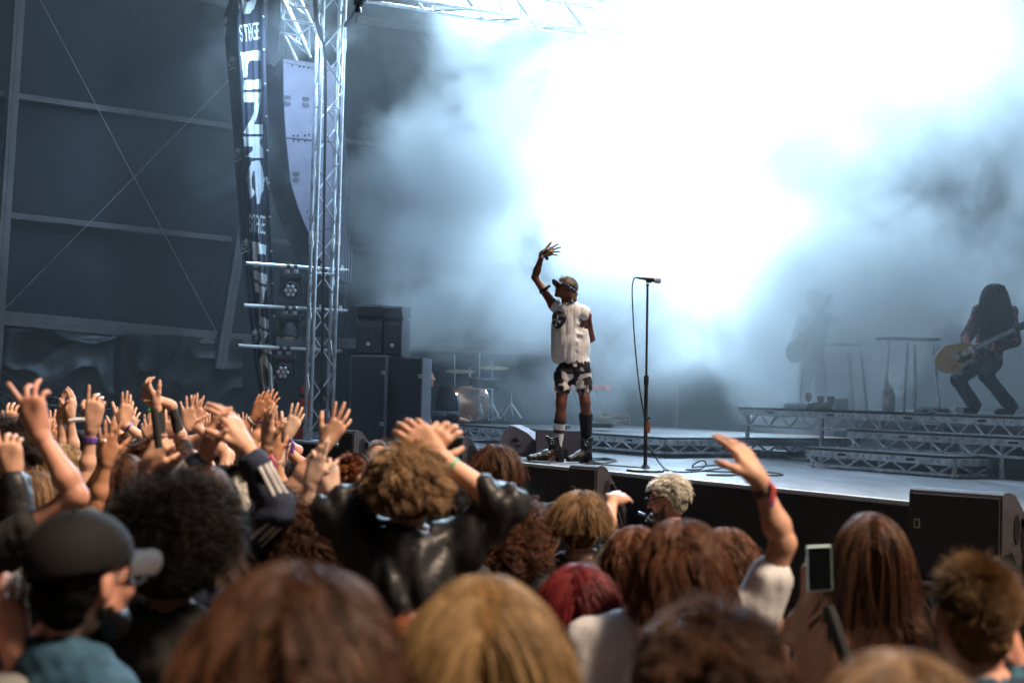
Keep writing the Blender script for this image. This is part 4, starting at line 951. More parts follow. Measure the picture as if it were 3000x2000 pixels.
# ---------------- hair strands
def strands_obj(name, pts, rad, m, parent, taper=.35, clump=None):
    """pts: (n, k, 3)"""
    n, k, _ = pts.shape; hc = bpy.data.hair_curves.new(name); hc.add_curves([k]*n)
    hc.attributes['position'].data.foreach_set('vector', pts.astype(np.float32).ravel())
    ra = hc.attributes.get('radius') or hc.attributes.new('radius','FLOAT','POINT')
    prof = rad*(1-(1-taper)*np.linspace(0,1,k)**2); ra.data.foreach_set('value', np.tile(prof,n).astype(np.float32))
    if clump is not None: ca = hc.attributes.new('clump','FLOAT','CURVE'); ca.data.foreach_set('value', clump.astype(np.float32))
    hc.materials.append(m); o = bpy.data.objects.new(name, hc); COL.objects.link(o); o.parent = parent; o.matrix_parent_inverse = wm(parent).inverted()
    return o
def hair(M, style, colr, parent, sc=1.0, dist=5.0, length=None, seed=0, dens=1.0, part=.0, vol=1.0, body=None):
    """M head frame; strands flow over the head, clumped; a solid under-layer hides the scalp"""
    r_ = np.random.default_rng(seed+11); c1, c2 = HC[colr]; m = hairmat(colr, c1, c2)
    P_ = dict(short=(.035,.006,.0,.5),crop=(.016,.003,.0,.3),bowl=(.15,.016,.0,.15),curly=(.10,.026,.014,.9),afro=(.12,.02,.012,1.),long=(.42,.015,.0,.12),wavy=(.38,.02,.010,.3),bob=(.24,.018,.004,.2),mop=(.10,.022,.008,.6),bun=(.13,.006,0,.05))[style]
    L, thick, curlr, messy = P_; L = length or L; thick = thick*vol
    Mn = np.array(M); R3 = Mn[:3,:3]; T3 = Mn[:3,3]
    C = np.array([0,-.015,.030])*sc; RR = (np.array([.078,.098,.089])+thick*.30)*sc
    n = int((2600 if dist>7 else 5200 if dist>4 else 11000 if dist>2.6 else 20000)*dens*(1.0 if L<.3 else 1.15)); k = 9 if L < .08 else 14 if L<.2 else 20
    u = r_.normal(size=(n*3,3)); u /= np.linalg.norm(u,axis=1)[:,None]
    # hairline: keep above a plane that rises to the front
    zz = u[:,2]; yy = u[:,1]; line = np.where(yy>0, .10+.55*yy, -.42+.30*(yy+1)) if style not in ('crop',) else np.where(yy>0,.12+.6*yy,-.40+.4*(yy+1))
    u = u[zz>line][:n]; n = len(u); p = C+u*RR; side = np.sign(u[:,0]-part+r_.normal(size=n)*.10); nrm = u/RR; nrm /= np.linalg.norm(nrm,axis=1)[:,None]
    lay = r_.uniform(0,1,n)**.8
    if style == 'afro': d = nrm+r_.normal(size=(n,3))*.35
    elif style in ('short','crop','mop','curly'):
        fl = np.stack([side*.25+u[:,0]*.6, -.35-0*side+u[:,1]*.0, -.25-.3*(1-u[:,2])],1)
        if style in ('mop','curly'): fl = np.stack([u[:,0]*.9, u[:,1]*.9, -.45-.25*(1-u[:,2])],1)
        d = nrm*(.55 if style!='crop' else .9)+fl+r_.normal(size=(n,3))*(.28*messy+.08)
    else:
        fl = np.stack([side*(1.0-.4*np.abs(u[:,0])), -.38+u[:,1]*.25, -.25+0*side],1); d = nrm*.08+fl*.9+r_.normal(size=(n,3))*.10
        if style == 'bun': d = np.stack([-u[:,0]*.4,-1-0*side,.25-0*side],1)
    d /= np.linalg.norm(d,axis=1)[:,None]
    ln = L*sc*(r_.uniform(.75,1.05,n)); 
    if L > .15:                                            # even ends: longer paths from the top
        ln *= np.where(u[:,2]>.3, 1.0, .86)
    if style == 'bowl': ln = sc*np.clip(.045+.125*(u[:,2]+.25),.05,.17)*r_.uniform(.9,1.05,n)
    st = (ln/(k-1))[:,None]; path = np.zeros((n,k,3)); path[:,0] = p
    off = (thick*.65*lay*sc+.002)[:,None]; ph = r_.uniform(0,6.28,n)
    g = dict(short=.05,crop=.01,bowl=.17,curly=.06,afro=.0,long=.24,wavy=.20,bob=.20,mop=.09,bun=.0)[style]
    if style == 'curly' and L > .15: g = .15
    up_l = R3.T@np.array([0,0,1.0])
    ncl = max(12,n//((34 if style in('curly','mop','wavy') else 60)*(3 if dist<2.6 else 1))); gi = r_.integers(0,n,ncl); near = np.empty(n,int)
    for a in range(0,n,2000): near[a:a+2000] = gi[np.argmin(((u[a:a+2000,None]-u[gi][None])**2).sum(2),1)]
    for i in range(1,k):
        f = i/(k-1); d = d*(1-g)-up_l*g*1.1
        if messy > .4 and style!='crop': d = d+r_.normal(size=(n,3))*.10*messy
        d /= np.linalg.norm(d,axis=1)[:,None]; p = p+d*st
        if style != 'afro':
            q = (p-C)/(RR+off*min(1,.3+f*1.4)); l = np.linalg.norm(q,axis=1); ins = l<1
            q2 = q/np.maximum(l,1e-6)[:,None]*(RR+off*min(1,.3+f*1.4))+C; p2 = np.where(ins[:,None],q2,p)
            d = np.where(ins[:,None], (p2-path[:,i-1]), d); d /= np.maximum(np.linalg.norm(d,axis=1),1e-6)[:,None]; p = p2
            # neck and back: keep long hair off the body
            if L > .2:
                zl = -.16*sc; low = p[:,2]<zl*.75; yb = np.array([0,-.035*sc]); rad_ = np.where(p[:,2]<zl, .075, .06)*sc+ np.clip((zl-p[:,2])*.55,0,.05)
                dx = p[:,0]/1.5; dy = p[:,1]-yb[1]; rl = np.hypot(dx,dy); bad = low&(rl<rad_+off[:,0]); sc_ = (rad_+off[:,0])/np.maximum(rl,1e-4)
                p[:,0] = np.where(bad,dx*sc_*1.5,p[:,0]); p[:,1] = np.where(bad,dy*sc_+yb[1],p[:,1])
        path[:,i] = p
    cl = .0 if style=='afro' else .15 if style=='crop' else .45 if style in ('short','crop') else .5
    fr = np.linspace(0,1,k)[None,:,None]; path = path+(path[near]-path+ (path[:,:1]-path[near][:,:1])*(.45))*cl*fr**1.2
    gv = r_.normal(size=(n,3))*(min(.010,L*.07) if L<.2 else .018)*sc*(.4+messy); path = path+gv[near][:,None,:]*np.linspace(0,1,k)[None,:,None]
    if curlr > 0:
        tt = np.linspace(0,1,k)[None,:]*L/.028*3.1; phn = ph[near][:,None]+ph[:,None]*.12; am = curlr*sc*np.clip(np.linspace(0,1,k)*3,0,1)[None,:]*(.7 if style=='wavy' else 1)
        if style == 'wavy': tt = tt*.35
        path = path+np.stack([am*np.cos(tt+phn),am*np.sin(tt+phn),am*.5*np.sin(tt*.7+phn)],2)
    fly = r_.uniform(size=n)<.06; fo = (nrm*.6+r_.normal(size=(n,3))*.7)*(.012 if L<.15 else .022)*sc; path = path+np.where(fly[:,None,None], fo[:,None,:]*np.linspace(0,1,k)[None,:,None], 0)
    wp = path@R3.T+T3
    # under-layer
    s = SDF(); ex = thick*.28*sc; mcap = capmat(colr,c1)
    if style == 'afro': s.ell(M@Vector((0,-.03*sc,.045*sc)),(.078+L*.55,.09+L*.50,.085+L*.55),M.to_3x3())
    else:
        s.ell(M@Vector(C),RR+ex,M.to_3x3()); s.ell(M@Vector((0,-.050*sc,-.030*sc)),np.array([.062,.058,.07])*sc+ex,M.to_3x3(),.03)
        if L > .2:
            zb = -.16*sc if L<.3 else -.20*sc
            s.cone(M@Vector((0,-.055*sc,0)),.070*sc+ex, M@Vector((0,-.068*sc,zb)),.052*sc,.04)
            for x in (-1,1): s.cone(M@Vector((x*.055*sc,-.02*sc,.0)),.035*sc+ex,M@Vector((x*.062*sc,-.035*sc,zb*.85)),.028*sc,.04)
    if style == 'bun': s.ball(M@Vector((0,-.12*sc,.06*sc)),.045*sc,.015)
    if style == 'bowl': s.ell(M@Vector((0,-.02*sc,.0)),np.array([.086,.102,.05])*sc+ex,M.to_3x3(),.03)
    Mi = np.array(M.inverted()); fz = (-.02 if style in('crop','short') else -.02)
    def cut(Dd,X,Y,Z):
        x = Mi[0,0]*X+Mi[0,1]*Y+Mi[0,2]*Z+Mi[0,3]; y = Mi[1,0]*X+Mi[1,1]*Y+Mi[1,2]*Z+Mi[1,3]; z = Mi[2,0]*X+Mi[2,1]*Y+Mi[2,2]*Z+Mi[2,3]
        fr_ = np.minimum(y-(.030*sc), (.075*sc-z)*.9)           # carve the face away
        o_ = np.maximum(Dd, fr_)
        if style in ('short','crop','curly','mop'): 
            ear = np.minimum(y-(-.02*sc),(.035*sc-z)); o_ = np.maximum(o_,ear)
        return o_
    h = .007 if dist>4 else .006; v,f = s.mesh(h, cut=cut, noise=wave_noise(seed,.0012*(1+2*messy),40))
    cap = np_mesh('hair', [(v,f,0)], mcap, parent)
    rad = .0013 if dist>9 else .0011 if dist>4 else .0009 if dist>2.6 else .0007
    if style in ('crop',): rad *= .8
    strands_obj('hair_strands', wp, rad*(1.2 if style!='afro' else 1), m, cap, clump=((near*0.61803)%1.0))
    return cap
def capmat(name, c1):
    return mat('hairbase_'+name, tuple(c*.9 for c in c1), .9, spec=.1, var=.4, vscale=60)
# ---------------- joints and figure
def ik(Sh, Wr, l1, l2, hint):
    v = Wr-Sh; d = v.length; d_ = min(d, (l1+l2)*.999); 
    if d > l1+l2: l1 *= d/(l1+l2)*1.001; l2 *= d/(l1+l2)*1.01 if False else 1
    a = (l1*l1-l2*l2+d_*d_)/(2*d_); hh = math.sqrt(max(0,l1*l1-a*a)); n = v.normalized(); p = hint-n*hint.dot(n)
    p = p.normalized() if p.length>1e-5 else Vector((0,-1,0)); return Sh+n*a+p*hh
def joints(H, yaw, sex='m', lean=Vector((0,0,0)), sc=1.0, tot=None):
    tot = tot or H.z+.12; fw = Vector((math.sin(yaw),math.cos(yaw),0)); rt = Vector((math.cos(yaw),-math.sin(yaw),0)); up = Vector((0,0,1))
    J = {'H':H,'fw':fw,'rt':rt,'yaw':yaw}; k = tot/1.75*sc; hw = (.172 if sex=='m' else .15)*k
    J['neck'] = H-up*.15*k-fw*.03; J['chest'] = H-up*.36*k-fw*.02+lean*.5; J['pelvis'] = H-up*(.80*k)-fw*.02+lean
    zp = tot*.53; J['pelvis'].z = zp; J['waist'] = J['chest'].lerp(J['pelvis'],.55)
    for s,n in ((-1,'L'),(1,'R')):
        J['sh'+n] = J['neck']+rt*s*hw-up*.085*k; J['hip'+n] = J['pelvis']+rt*s*.095*k-up*.03; J['kn'+n] = Vector((J['hip'+n].x,J['hip'+n].y,0))+fw*.03+up*tot*.275+rt*s*.02
        J['an'+n] = Vector((J['hip'+n].x,J['hip'+n].y,0))-fw*.02+up*.075+rt*s*.03; J['to'+n] = J['an'+n]+fw*.16-up*.045+rt*s*.03
        J['el'+n] = J['sh'+n]+rt*s*.05*k-up*.29*k-fw*.03; J['wr'+n] = J['el'+n]-up*.24*k+fw*.07
    J['k'] = k; J['sex'] = sex; return J
def torso_sdf(s, J, infl=1.0):
    k = J['k']; rt, fw = J['rt'], J['fw']; R3 = Matrix((rt,fw,Vector((0,0,1)))).transposed(); w_ = 1.0 if J['sex']=='m' else .88
    tilt = (J['chest']-J['pelvis']).normalized(); R3 = Matrix((rt,(tilt.cross(rt)),tilt)).transposed()
    s.ell(J['chest']+Vector((0,0,.03*k)),(.165*k*w_,.115*k,.20*k),R3,.05); s.ell(J['waist'],(.138*k*w_,.10*k,.17*k),R3,.06); s.ell(J['pelvis'],(.165*k,.115*k,.13*k),R3,.06)
    for n in 'LR': s.cone(J['neck']-Vector((0,0,.02)),.052*k,J['sh'+n],.055*k,.05)
def limb_sdf(s, J, n, legs=True, arm=True, fore=.35):
    k = J['k']; w_ = 1.0 if J['sex']=='m' else .86; w_ *= J.get('arm',1.0)
    if arm:
        s.cone(J['sh'+n],.052*k*w_,J['el'+n],.037*k*w_,.03); e, w = J['el'+n], J['wr'+n]; m_ = e.lerp(w,.3)
        s.cone(e,.036*k*w_,m_,.0385*k*w_,.02)
        if fore > .35: s.cone(m_,.0385*k*w_,e.lerp(w,fore),.027*k*w_,.02)
    if legs:
        s.cone(J['hip'+n],.082*k,J['kn'+n],.052*k,.04); c_ = J['kn'+n].lerp(J['an'+n],.3)-J['fw']*.012; s.cone(J['kn'+n],.050*k,c_,.054*k,.03); s.cone(c_,.054*k,J['an'+n],.033*k,.03)
        s.cone(J['an'+n]-Vector((0,0,.03)),.036*k,J['to'+n],.028*k,.03)
def figure(label, J, Mh, skn, hands, hd=1.0, dist=5.0, face=True, cat='person', group=None, legs=True):
    """one continuous body: coarse trunk and limbs, finer head, finer forearms with hands"""
    base = Vector((J['pelvis'].x,J['pelvis'].y, J.get('floor',0.0)))
    e = empty('person', base, 0, label=label, cat=cat, group=group); k = J['k']
    s = SDF(); torso_sdf(s,J)
    for n in 'LR': limb_sdf(s,J,n,legs,True,.35)
    s.cone(J['neck']+Vector((0,0,.02)),.050*k,J['neck']-Vector((0,0,.04)),.056*k,.03)
    parts = [(*s.mesh(.016 if dist>3 else .013),0)]
    s = SDF(); head_sdf(s,Mh,hd,face); nb = Mh@Vector((0,-.028,-.045)); s.cone(nb,.052*k*(.9 if J['sex']=='f' else 1),J['neck']-Vector((0,0,.01)),.054*k*(.9 if J['sex']=='f' else 1),.03)
    parts.append((*s.mesh(.0062 if face else .009),0))
    w_ = (1.0 if J['sex']=='m' else .86)*J.get('arm',1.0); T_ = {}
    for n in 'LR':
        h_ = hands.get(n); el, wr = J['el'+n], J['wr'+n]
        s = SDF(); m_ = el.lerp(wr,.28)
        s.cone(el.lerp(wr,.12),.0375*k*w_,m_,.0395*k*w_,.02); s.cone(m_,.0395*k*w_,el.lerp(wr,.92),.0245*k*w_,.02); s.cone(el.lerp(wr,.9),.0245*k*w_,wr,.0245*k*w_,.01)
        if h_ is None: h_ = dict(D=(wr-el).normalized()+J['fw']*.2, Pn=J['rt']*(1 if n=='L' else -1), th=None)
        D_ = Vector(h_['D']); Pn = Vector(h_['Pn']); th = h_.get('th')
        if th is None: th = 1 if n == 'R' else -1
        T_[n] = hand_sdf(s, wr, D_, Pn, th, h_.get('curl',(.3,.25,.3,.35,.4)), h_.get('spread',.08), k*h_.get('sc',.98), h_.get('to',.7))
        parts.append((*s.mesh(.0048 if (dist<9 and n in hands) else .0056 if n in hands else .008),0))
    o = np_mesh('body', parts, skn, e)
    J['tips'] = T_; return e
def eyes(e, Mh, sc=1.0, iris=(.08,.05,.03)):
    for x in (-1,1):
        b = MB(); c = Mh@Vector((x*.031*sc,.0805*sc,.005*sc)); bm = bmesh.new(); bmesh.ops.create_uvsphere(bm,u_segments=14,v_segments=10,radius=.0118*sc); b.bm(bm,Matrix.Translation(c))
        o = b.build('eye', mat('eye_white',(.7,.68,.65),.2,var=.02), parent=e, smooth=True)
        b = MB(); bm = bmesh.new(); bmesh.ops.create_uvsphere(bm,u_segments=12,v_segments=8,radius=.0062*sc); b.bm(bm,Matrix.Translation(Mh@Vector((x*.031*sc,.0875*sc,.004*sc)))); b.build('iris', mat('iris',iris,.15,var=.02), parent=o, smooth=True, world=True)
def garment(e, J, name, m, extra=(), waist=None, ragged=0.0, sleeves=(.5,.5), infl=.010, hem=None, neck=True, seed=1, fold=.004, ff=22, legs=None, top=True, h=.012, voff=None, sub=(), slv_r=1.14, collar=False):
    """cloth shell around the torso (and legs), folds pressed into it, open at neck, cuffs and hem"""
    s = SDF(); k = J['k']; w_ = (1.0 if J['sex']=='m' else .86)*J.get('arm',1.0)
    if top:
        torso_sdf(s,J)
        for n,f in zip('LR',sleeves):
            if f <= 0: continue
            a, b_, c_ = J['sh'+n], J['el'+n], J['wr'+n]
            if f <= 1: s.cone(a,.056*k*w_*slv_r,a.lerp(b_,f),.047*k*w_*slv_r*(1.08),.028)
            else: s.cone(a,.054*k*w_*slv_r,b_,.044*k*w_*slv_r,.04); s.cone(b_,.044*k*w_*slv_r,b_.lerp(c_,f-1),.032*k*w_*slv_r,.03)
    if legs:
        tl = (J['chest']-J['pelvis']).normalized(); s.ell(J['pelvis'],(.165*k,.115*k,.13*k),Matrix((J['rt'],tl.cross(J['rt']),tl)).transposed(),.05)
        for n in 'LR':
            hp,kn,an = J['hip'+n],J['kn'+n],J['an'+n]
            if legs <= 1: s.cone(hp,.092*k,hp.lerp(kn,legs),.080*k,.04)
            else: s.cone(hp,.088*k,kn,.062*k,.04); s.cone(kn,.062*k,kn.lerp(an,min(1,legs-1)),.052*k*J.get('flare',1.0),.03)
    for p_ in extra: s.pr.append(p_)
    if collar: s.cone(J['neck']+Vector((0,0,.0))-J['fw']*.01,.062*k,J['neck']-Vector((0,0,.05)),.085*k,.03)
    for c_,r_ in sub: s.ball(c_,r_,.012,True)
    H = J['neck']; hz = hem if hem is not None else (J['pelvis'].z-.06 if top else None); nz_ = np.array([H.x,H.y,H.z])
    tz = J['pelvis'].z+.09*k if waist is None else waist
    def cut(D,X,Y,Z):
        if hz is not None: D = np.maximum(D, hz+ragged*(np.sin(X*55)+np.sin(Y*80+X*130))-Z)
        if neck and top:
            q = np.sqrt(((X-nz_[0]))**2+((Y-nz_[1]))**2+((Z-(nz_[2]+(.045 if collar else .035)*k))*.9)**2)-(.078 if not collar else .07)*k; D = np.maximum(D,-q)
        if not top: D = np.maximum(D, Z-tz)
        return D
    v,f = s.mesh(h, inflate=infl, cut=cut, noise=wave_noise(seed,fold,ff,(1,1,.55)))
    return np_mesh(name, [(v,f,0)], m, e)
def band(e, a, b_, f, r_, w_, m, name='wristband', tail=None):
    """band round a limb between a and b at fraction f"""
    c = a.lerp(b_,f); d = (b_-a).normalized(); b = MB(); 
    b.tube([c-d*w_/2,c-d*w_*.45,c+d*w_*.45,c+d*w_/2],[r_*.97,r_*1.03,r_*1.03,r_*.97],18)
    if tail: 
        x = Vector((.7,-.5,0)).normalized()
        b.tube([c+x*r_, c+x*(r_+.02)+Vector((0,0,-.02)), c+x*(r_+.012)+Vector((0,0,-.07))],[.004,.009,.012],6)
    return b.build(name, m, parent=e, smooth=True)
# ------------------------------------------------------------------ the singer
def dirp(a, b): return (b-a)
def shell(e, M, prims, name, m, h=.005, infl=0.0, cut=None, noise=None, **k):
    s = SDF(); 
    for p in prims: s.pr.append(p)
    v,f = s.mesh(h, inflate=infl, cut=cut, noise=noise); return np_mesh(name, [(v,f,0)], m, e, **k)
def cowmat():
    m = bpy.data.materials.new('cow_print'); m.use_nodes = True; t = m.node_tree; n = t.nodes; L = t.links; b = n['Principled BSDF']
    tc = n.new('ShaderNodeTexCoord'); nz = n.new('ShaderNodeTexNoise'); nz.inputs['Scale'].default_value = 11; nz.inputs['Detail'].default_value = 1.5; L.new(tc.outputs['Object'], nz.inputs['Vector'])
    cr = n.new('ShaderNodeValToRGB'); cr.color_ramp.elements[0].position = .575; cr.color_ramp.elements[0].color = (.02,.018,.02,1); cr.color_ramp.elements[1].position = .59; cr.color_ramp.elements[1].color = (.75,.72,.72,1)
    L.new(nz.outputs[0], cr.inputs[0]); L.new(cr.outputs[0], b.inputs['Base Color']); b.inputs['Roughness'].default_value = .85; return m
def spotmat(name, c1, c2, scale, pos=.56, rough=.8):
    m = bpy.data.materials.new(name); m.use_nodes = True; t = m.node_tree; n = t.nodes; L = t.links; b = n['Principled BSDF']
    tc = n.new('ShaderNodeTexCoord'); nz = n.new('ShaderNodeTexNoise'); nz.inputs['Scale'].default_value = scale; nz.inputs['Detail'].default_value = 1.0; L.new(tc.outputs['Object'], nz.inputs['Vector'])
    cr = n.new('ShaderNodeValToRGB'); cr.color_ramp.elements[0].position = pos-.015; cr.color_ramp.elements[0].color = (*c1,1); cr.color_ramp.elements[1].position = pos+.015; cr.color_ramp.elements[1].color = (*c2,1)
    L.new(nz.outputs[0], cr.inputs[0]); L.new(cr.outputs[0], b.inputs['Base Color']); b.inputs['Roughness'].default_value = rough; return m
def cap_on(e, M, m, brim_ang=0.0, sc=1.0, label=None, h=.005, brim_m=None, tilt=0.0):
    """baseball cap on a head frame; brim points along the face direction turned by brim_ang"""
    Mc = M@Matrix.Rotation(brim_ang,4,'Z')@Matrix.Rotation(tilt,4,'X')
    s = SDF(); s.ell(Mc@Vector((0,-.012*sc,.040*sc)),np.array([.088,.108,.094])*sc,Mc.to_3x3(),.01); Mi = np.array(Mc.inverted())
    def cut(D,X,Y,Z):
        z = Mi[2,0]*X+Mi[2,1]*Y+Mi[2,2]*Z+Mi[2,3]; return np.maximum(D,.030*sc-z)
    v,f = s.mesh(h, cut=cut); o = np_mesh('cap', [(v,f,0)], m, e, label=label)
    b = MB(); nx, ny = 16, 8
    for top in (0,1):
        for j in range(ny+1):
            for i in range(nx+1):
                a = -1+2*i/nx; r_ = j/ny; x = .078*sc*a*(1-.10*r_); ye = .062+.078*math.sqrt(max(0,1-a*a*.92)); y0 = .080*math.sqrt(max(0,1-(a*.86)**2))*sc
                y = y0+(ye*sc+.02*sc-y0+.0)*r_ if ye*sc+.02*sc>y0 else y0; z = (.036-.030*a*a*.9-.012*r_-(.004 if top==0 else 0))*sc
                b.v.append(tuple(Mc@Vector((x,y,z))))
    q = (nx+1)*(ny+1)
    for top in (0,1):
        for j in range(ny):
            for i in range(nx): 
                f = [top*q+j*(nx+1)+i, top*q+j*(nx+1)+i+1, top*q+(j+1)*(nx+1)+i+1, top*q+(j+1)*(nx+1)+i]; b.f.append(tuple(f if top else f[::-1])); b.m.append(0)
    for i in range(nx): b.f.append((ny*(nx+1)+i, ny*(nx+1)+i+1, q+ny*(nx+1)+i+1, q+ny*(nx+1)+i)); b.m.append(0)
    b.build('brim', brim_m or m, parent=o, smooth=True); 
    bb = MB(); bb.lathe([(.008,-.002),(.006,.004),(.001,.006)], Mc@Matrix.Translation((0,-.012*sc,.134*sc)), 10); bb.build('button', m, parent=o)
    return o
m_leather = mat('black_leather', (.018,.018,.02), .33, spec=.6, var=.2, vscale=10, bump=.2, bscale=60)
def singer():
    D = 13.3
    def q(x,y,dd=0.0): return P(x,y,D+dd)
    H = q(1657,846); J = joints(H, R(-150), 'm', tot=1.70); J['floor'] = STZ; J['arm'] = .97
    J['neck'] = q(1660,900,.02); J['chest'] = q(1665,955,.03); J['pelvis'] = q(1681,1082,.0); J['waist'] = q(1668,1020,.02)
    J['shR'] = q(1622,893,.05); J['elR'] = q(1567,812,.10); J['wrR'] = q(1590,742,.05)
    J['shL'] = q(1717,925,-.02); J['elL'] = q(1733,992,.10); J['wrL'] = q(1688,1012,.24)
    J['hipR'] = q(1652,1098,-.02); J['knR'] = q(1644,1182,-.06); J['anR'] = q(1632,1316,.0); J['toR'] = q(1602,1347,-.06)
    J['hipL'] = q(1706,1098,.02); J['knL'] = q(1714,1178,-.03); J['anL'] = q(1718,1322,.10); J['toL'] = q(1702,1352,.03)
    J['k'] = .92
    Mh = head_frame(H, R(-112), R(22), R(4))
    e = figure('singer in torn white vest, cow print shorts and camouflage cap, arm raised high', J, Mh, SK['dark'], {'R':dict(D=q(1642,729,-.02)-J['wrR'],Pn=(0,1,-.25),curl=(.1,.10,.14,.16,.2),spread=.24,th=1,to=.9,sc=1.12)}, dist=4, face=True, hd=.94)
    eyes(e, Mh, .94, (.02,.012,.01))
    R3 = Mh.to_3x3()
    # cap, bandana, hair tufts
    camo = spotmat('camo', (.055,.05,.038), (.20,.15,.095), 22, .52)
    co = cap_on(e, Mh, camo, 0, .96, tilt=.05, brim_m=mat('brim_dark',(.05,.048,.05),.6))
    b = MB(); 
    for i in range(3): b.tube([Mh@Vector((.06-.03*i,.07+.006*i,.070+.014*i)), Mh@Vector((.02-.02*i,.088,.085+.012*i))], .004, 5)
    b.build('cap_lettering', m_white, parent=co)
    b = MB(); pts = [Mh@Vector((.0915*math.sin(a),-.012+.106*math.cos(a),.022-.03*(1-math.cos(a))*.6)) for a in [math.pi*2*i/24 for i in range(24)]]; b.tube(pts, .013, 8, closed=True)
    b.tube([Mh@Vector((.01,-.115,-.02)),Mh@Vector((.02,-.13,-.05)),Mh@Vector((.03,-.14,-.085))],[.012,.016,.004],8)
    b.build('bandana', spotmat('bandana_blue',(.012,.03,.10),(.6,.65,.75),60,.62), parent=e, smooth=True)
    r_ = np.random.default_rng(5); n = 260; pt = np.zeros((n,8,3))
    for i in range(n):
        sx = 1 if i%2 else -1; a0 = Vector((sx*(.07+.01*r_.uniform()),-.03-.06*r_.uniform(),-.02+.02*r_.uniform()))
        for j in range(8): f=j/7; pt[i,j] = Mh@(a0+Vector((sx*.012*f+.008*r_.normal()*f,-.02*f,-(.07+.03*r_.uniform())*f)))
    c1,c2 = HC['blond']; strands_obj('hair_strands', pt, .0016, hairmat('blond',c1,c2), e)
    b = MB(); b.lathe([(.012,-.006),(.014,0),(.008,.007)], Mh@Matrix.Translation((-.083,-.004,-.002))@Matrix.Rotation(R(-90),4,'Y'), 10); b.lathe([(.012,-.006),(.014,0),(.008,.007)], Mh@Matrix.Translation((.083,-.004,-.002))@Matrix.Rotation(R(90),4,'Y'), 10); b.build('ear_piece', m_chr, parent=e)
    # vest with side openings and torn hem
    def s_at(x,y,dd): return q(x,y,dd)
    wv = mat('vest_white', (.74,.74,.76), .85, var=.04, vscale=10, bump=.12, bscale=90)
    o = garment(e, J, 'vest', wv, sleeves=(0,0), infl=.014, extra=[('e',V3(q(1671,1012,.01)),np.array([.172,.128,.30]),None,.05,False),('c',V3(J['neck']-Vector((0,0,.03))),.055,V3(J['shL'].lerp(J['shR'],.12)+Vector((0,0,.0))),.062,.05,False,None)], hem=q(1675,1062).z, seed=4, fold=.0035, ff=14, h=.007, ragged=.010, sub=[(J['shR'].lerp(J['elR'],.20),.088),(J['shR']+Vector((-.05,0,.02)),.075),(J['shL'].lerp(J['elL'],.30),.092),(J['shL']+Vector((.050,0,-.01)),.075),(s_at(1706,938,-.12),.064),(s_at(1704,962,-.12),.068),(s_at(1699,988,-.13),.054),(s_at(1700,1003,-.13),.030),(s_at(1715,952,-.06),.060),(s_at(1695,1017,-.15),.036),(s_at(1692,1034,-.15),.046),(s_at(1681,1042,-.15),.034),(s_at(1663,1044,-.16),.026)])
    # shield emblem on the chest: laid on the vest by casting onto it
    dg = bpy.context.evaluated_depsgraph_get()
    def on_vest(x, y, off=.004):
        mi = o.matrix_world; og = Vector((0,0,CAMZ)); d = ray(x,y).normalized(); ok, loc, nr, _ = o.ray_cast(og-o.location if False else og, d)
        return (loc-d*off) if ok else P(x,y,D-.13)
    o.matrix_parent_inverse = Matrix.Identity(4); o.parent = None
    def patch(poly, name, m, off, par, n_=10):
        xs = [p[0] for p in poly]; ys = [p[1] for p in poly]; step = 1.3; b = MB(); x = min(xs)
        X = np.arange(min(xs),max(xs)+step,step); Y = np.arange(min(ys),max(ys)+step,step); GX,GY = np.meshgrid(X+step/2,Y+step/2); k = inpoly(poly,GX,GY)
        vid = {}
        def gv(i,j):
            if (i,j) not in vid: vid[(i,j)] = len(b.v); b.v.append(tuple(on_vest(X[0]+i*step,Y[0]+j*step,off)))
            return vid[(i,j)]
        for j in range(k.shape[0]):
            for i in range(k.shape[1]):
                if k[j,i]: b.f.append((gv(i,j),gv(i,j+1),gv(i+1,j+1),gv(i+1,j))); b.m.append(0)
        return b.build(name, m, parent=par, smooth=True)
    def cc(pts): return [(1450+x/2.09,650+y/2.09) for x,y in pts]
    sh = cc([(368,548),(392,545),(438,566),(439,590),(430,615),(405,645),(384,656),(366,648),(352,620),(348,590),(352,565)])
    em = patch(sh, 'chest_emblem', mat('emblem_navy',(.02,.025,.05),.7), .004, e)
    import_c = cc([(379,604)])[0]
    for i in range(4):
        a = i*math.pi/2+.3; c_,s_ = math.cos, math.sin; r1 = 11.5
        patch([import_c, (import_c[0]+r1*c_(a-.36)*.95, import_c[1]+r1*1.5*s_(a-.36)*.95), (import_c[0]+r1*c_(a)*1.05, import_c[1]+r1*1.5*s_(a)), (import_c[0]+r1*c_(a+.36)*.95, import_c[1]+r1*1.5*s_(a+.36)*.95)], 'emblem_star', wv, .007, em)
    xs = np.arange(1622,1663,.5); ys = np.arange(905,930,.5); GX,GY = np.meshgrid(xs,ys); mk = word_mask('ILLERS', [(1627,911),(1658,921),(1656,929),(1625,919)], GX, GY); b = MB()
    for j in range(mk.shape[0]):
        for i in range(mk.shape[1]):
            if mk[j,i]: x,y = xs[i],ys[j]; b.add([on_vest(x+u,y+v,.008) for u,v in ((0,0),(0,.55),(.55,.55),(.55,0))],[(0,1,2,3)])
    b.build('emblem_lettering', wv, parent=em)
    b = MB(); 
    for i in range(14): b.tube([on_vest(1614+2*i,962+.75*i,.004), on_vest(1615.2+2*i,962.4+.75*i,.004)], .0015, 4)
    b.build('small_print', m_dark, parent=o)
    o.parent = e; o.matrix_parent_inverse = wm(e).inverted()
    # shorts with threads
    sj = dict(J); garment(e, sj, 'shorts', cowmat(), top=False, legs=.42, waist=q(1680,1030).z, infl=.008, seed=9, fold=.004, ff=20, h=.008)
    b = MB(); r2 = random.Random(3)
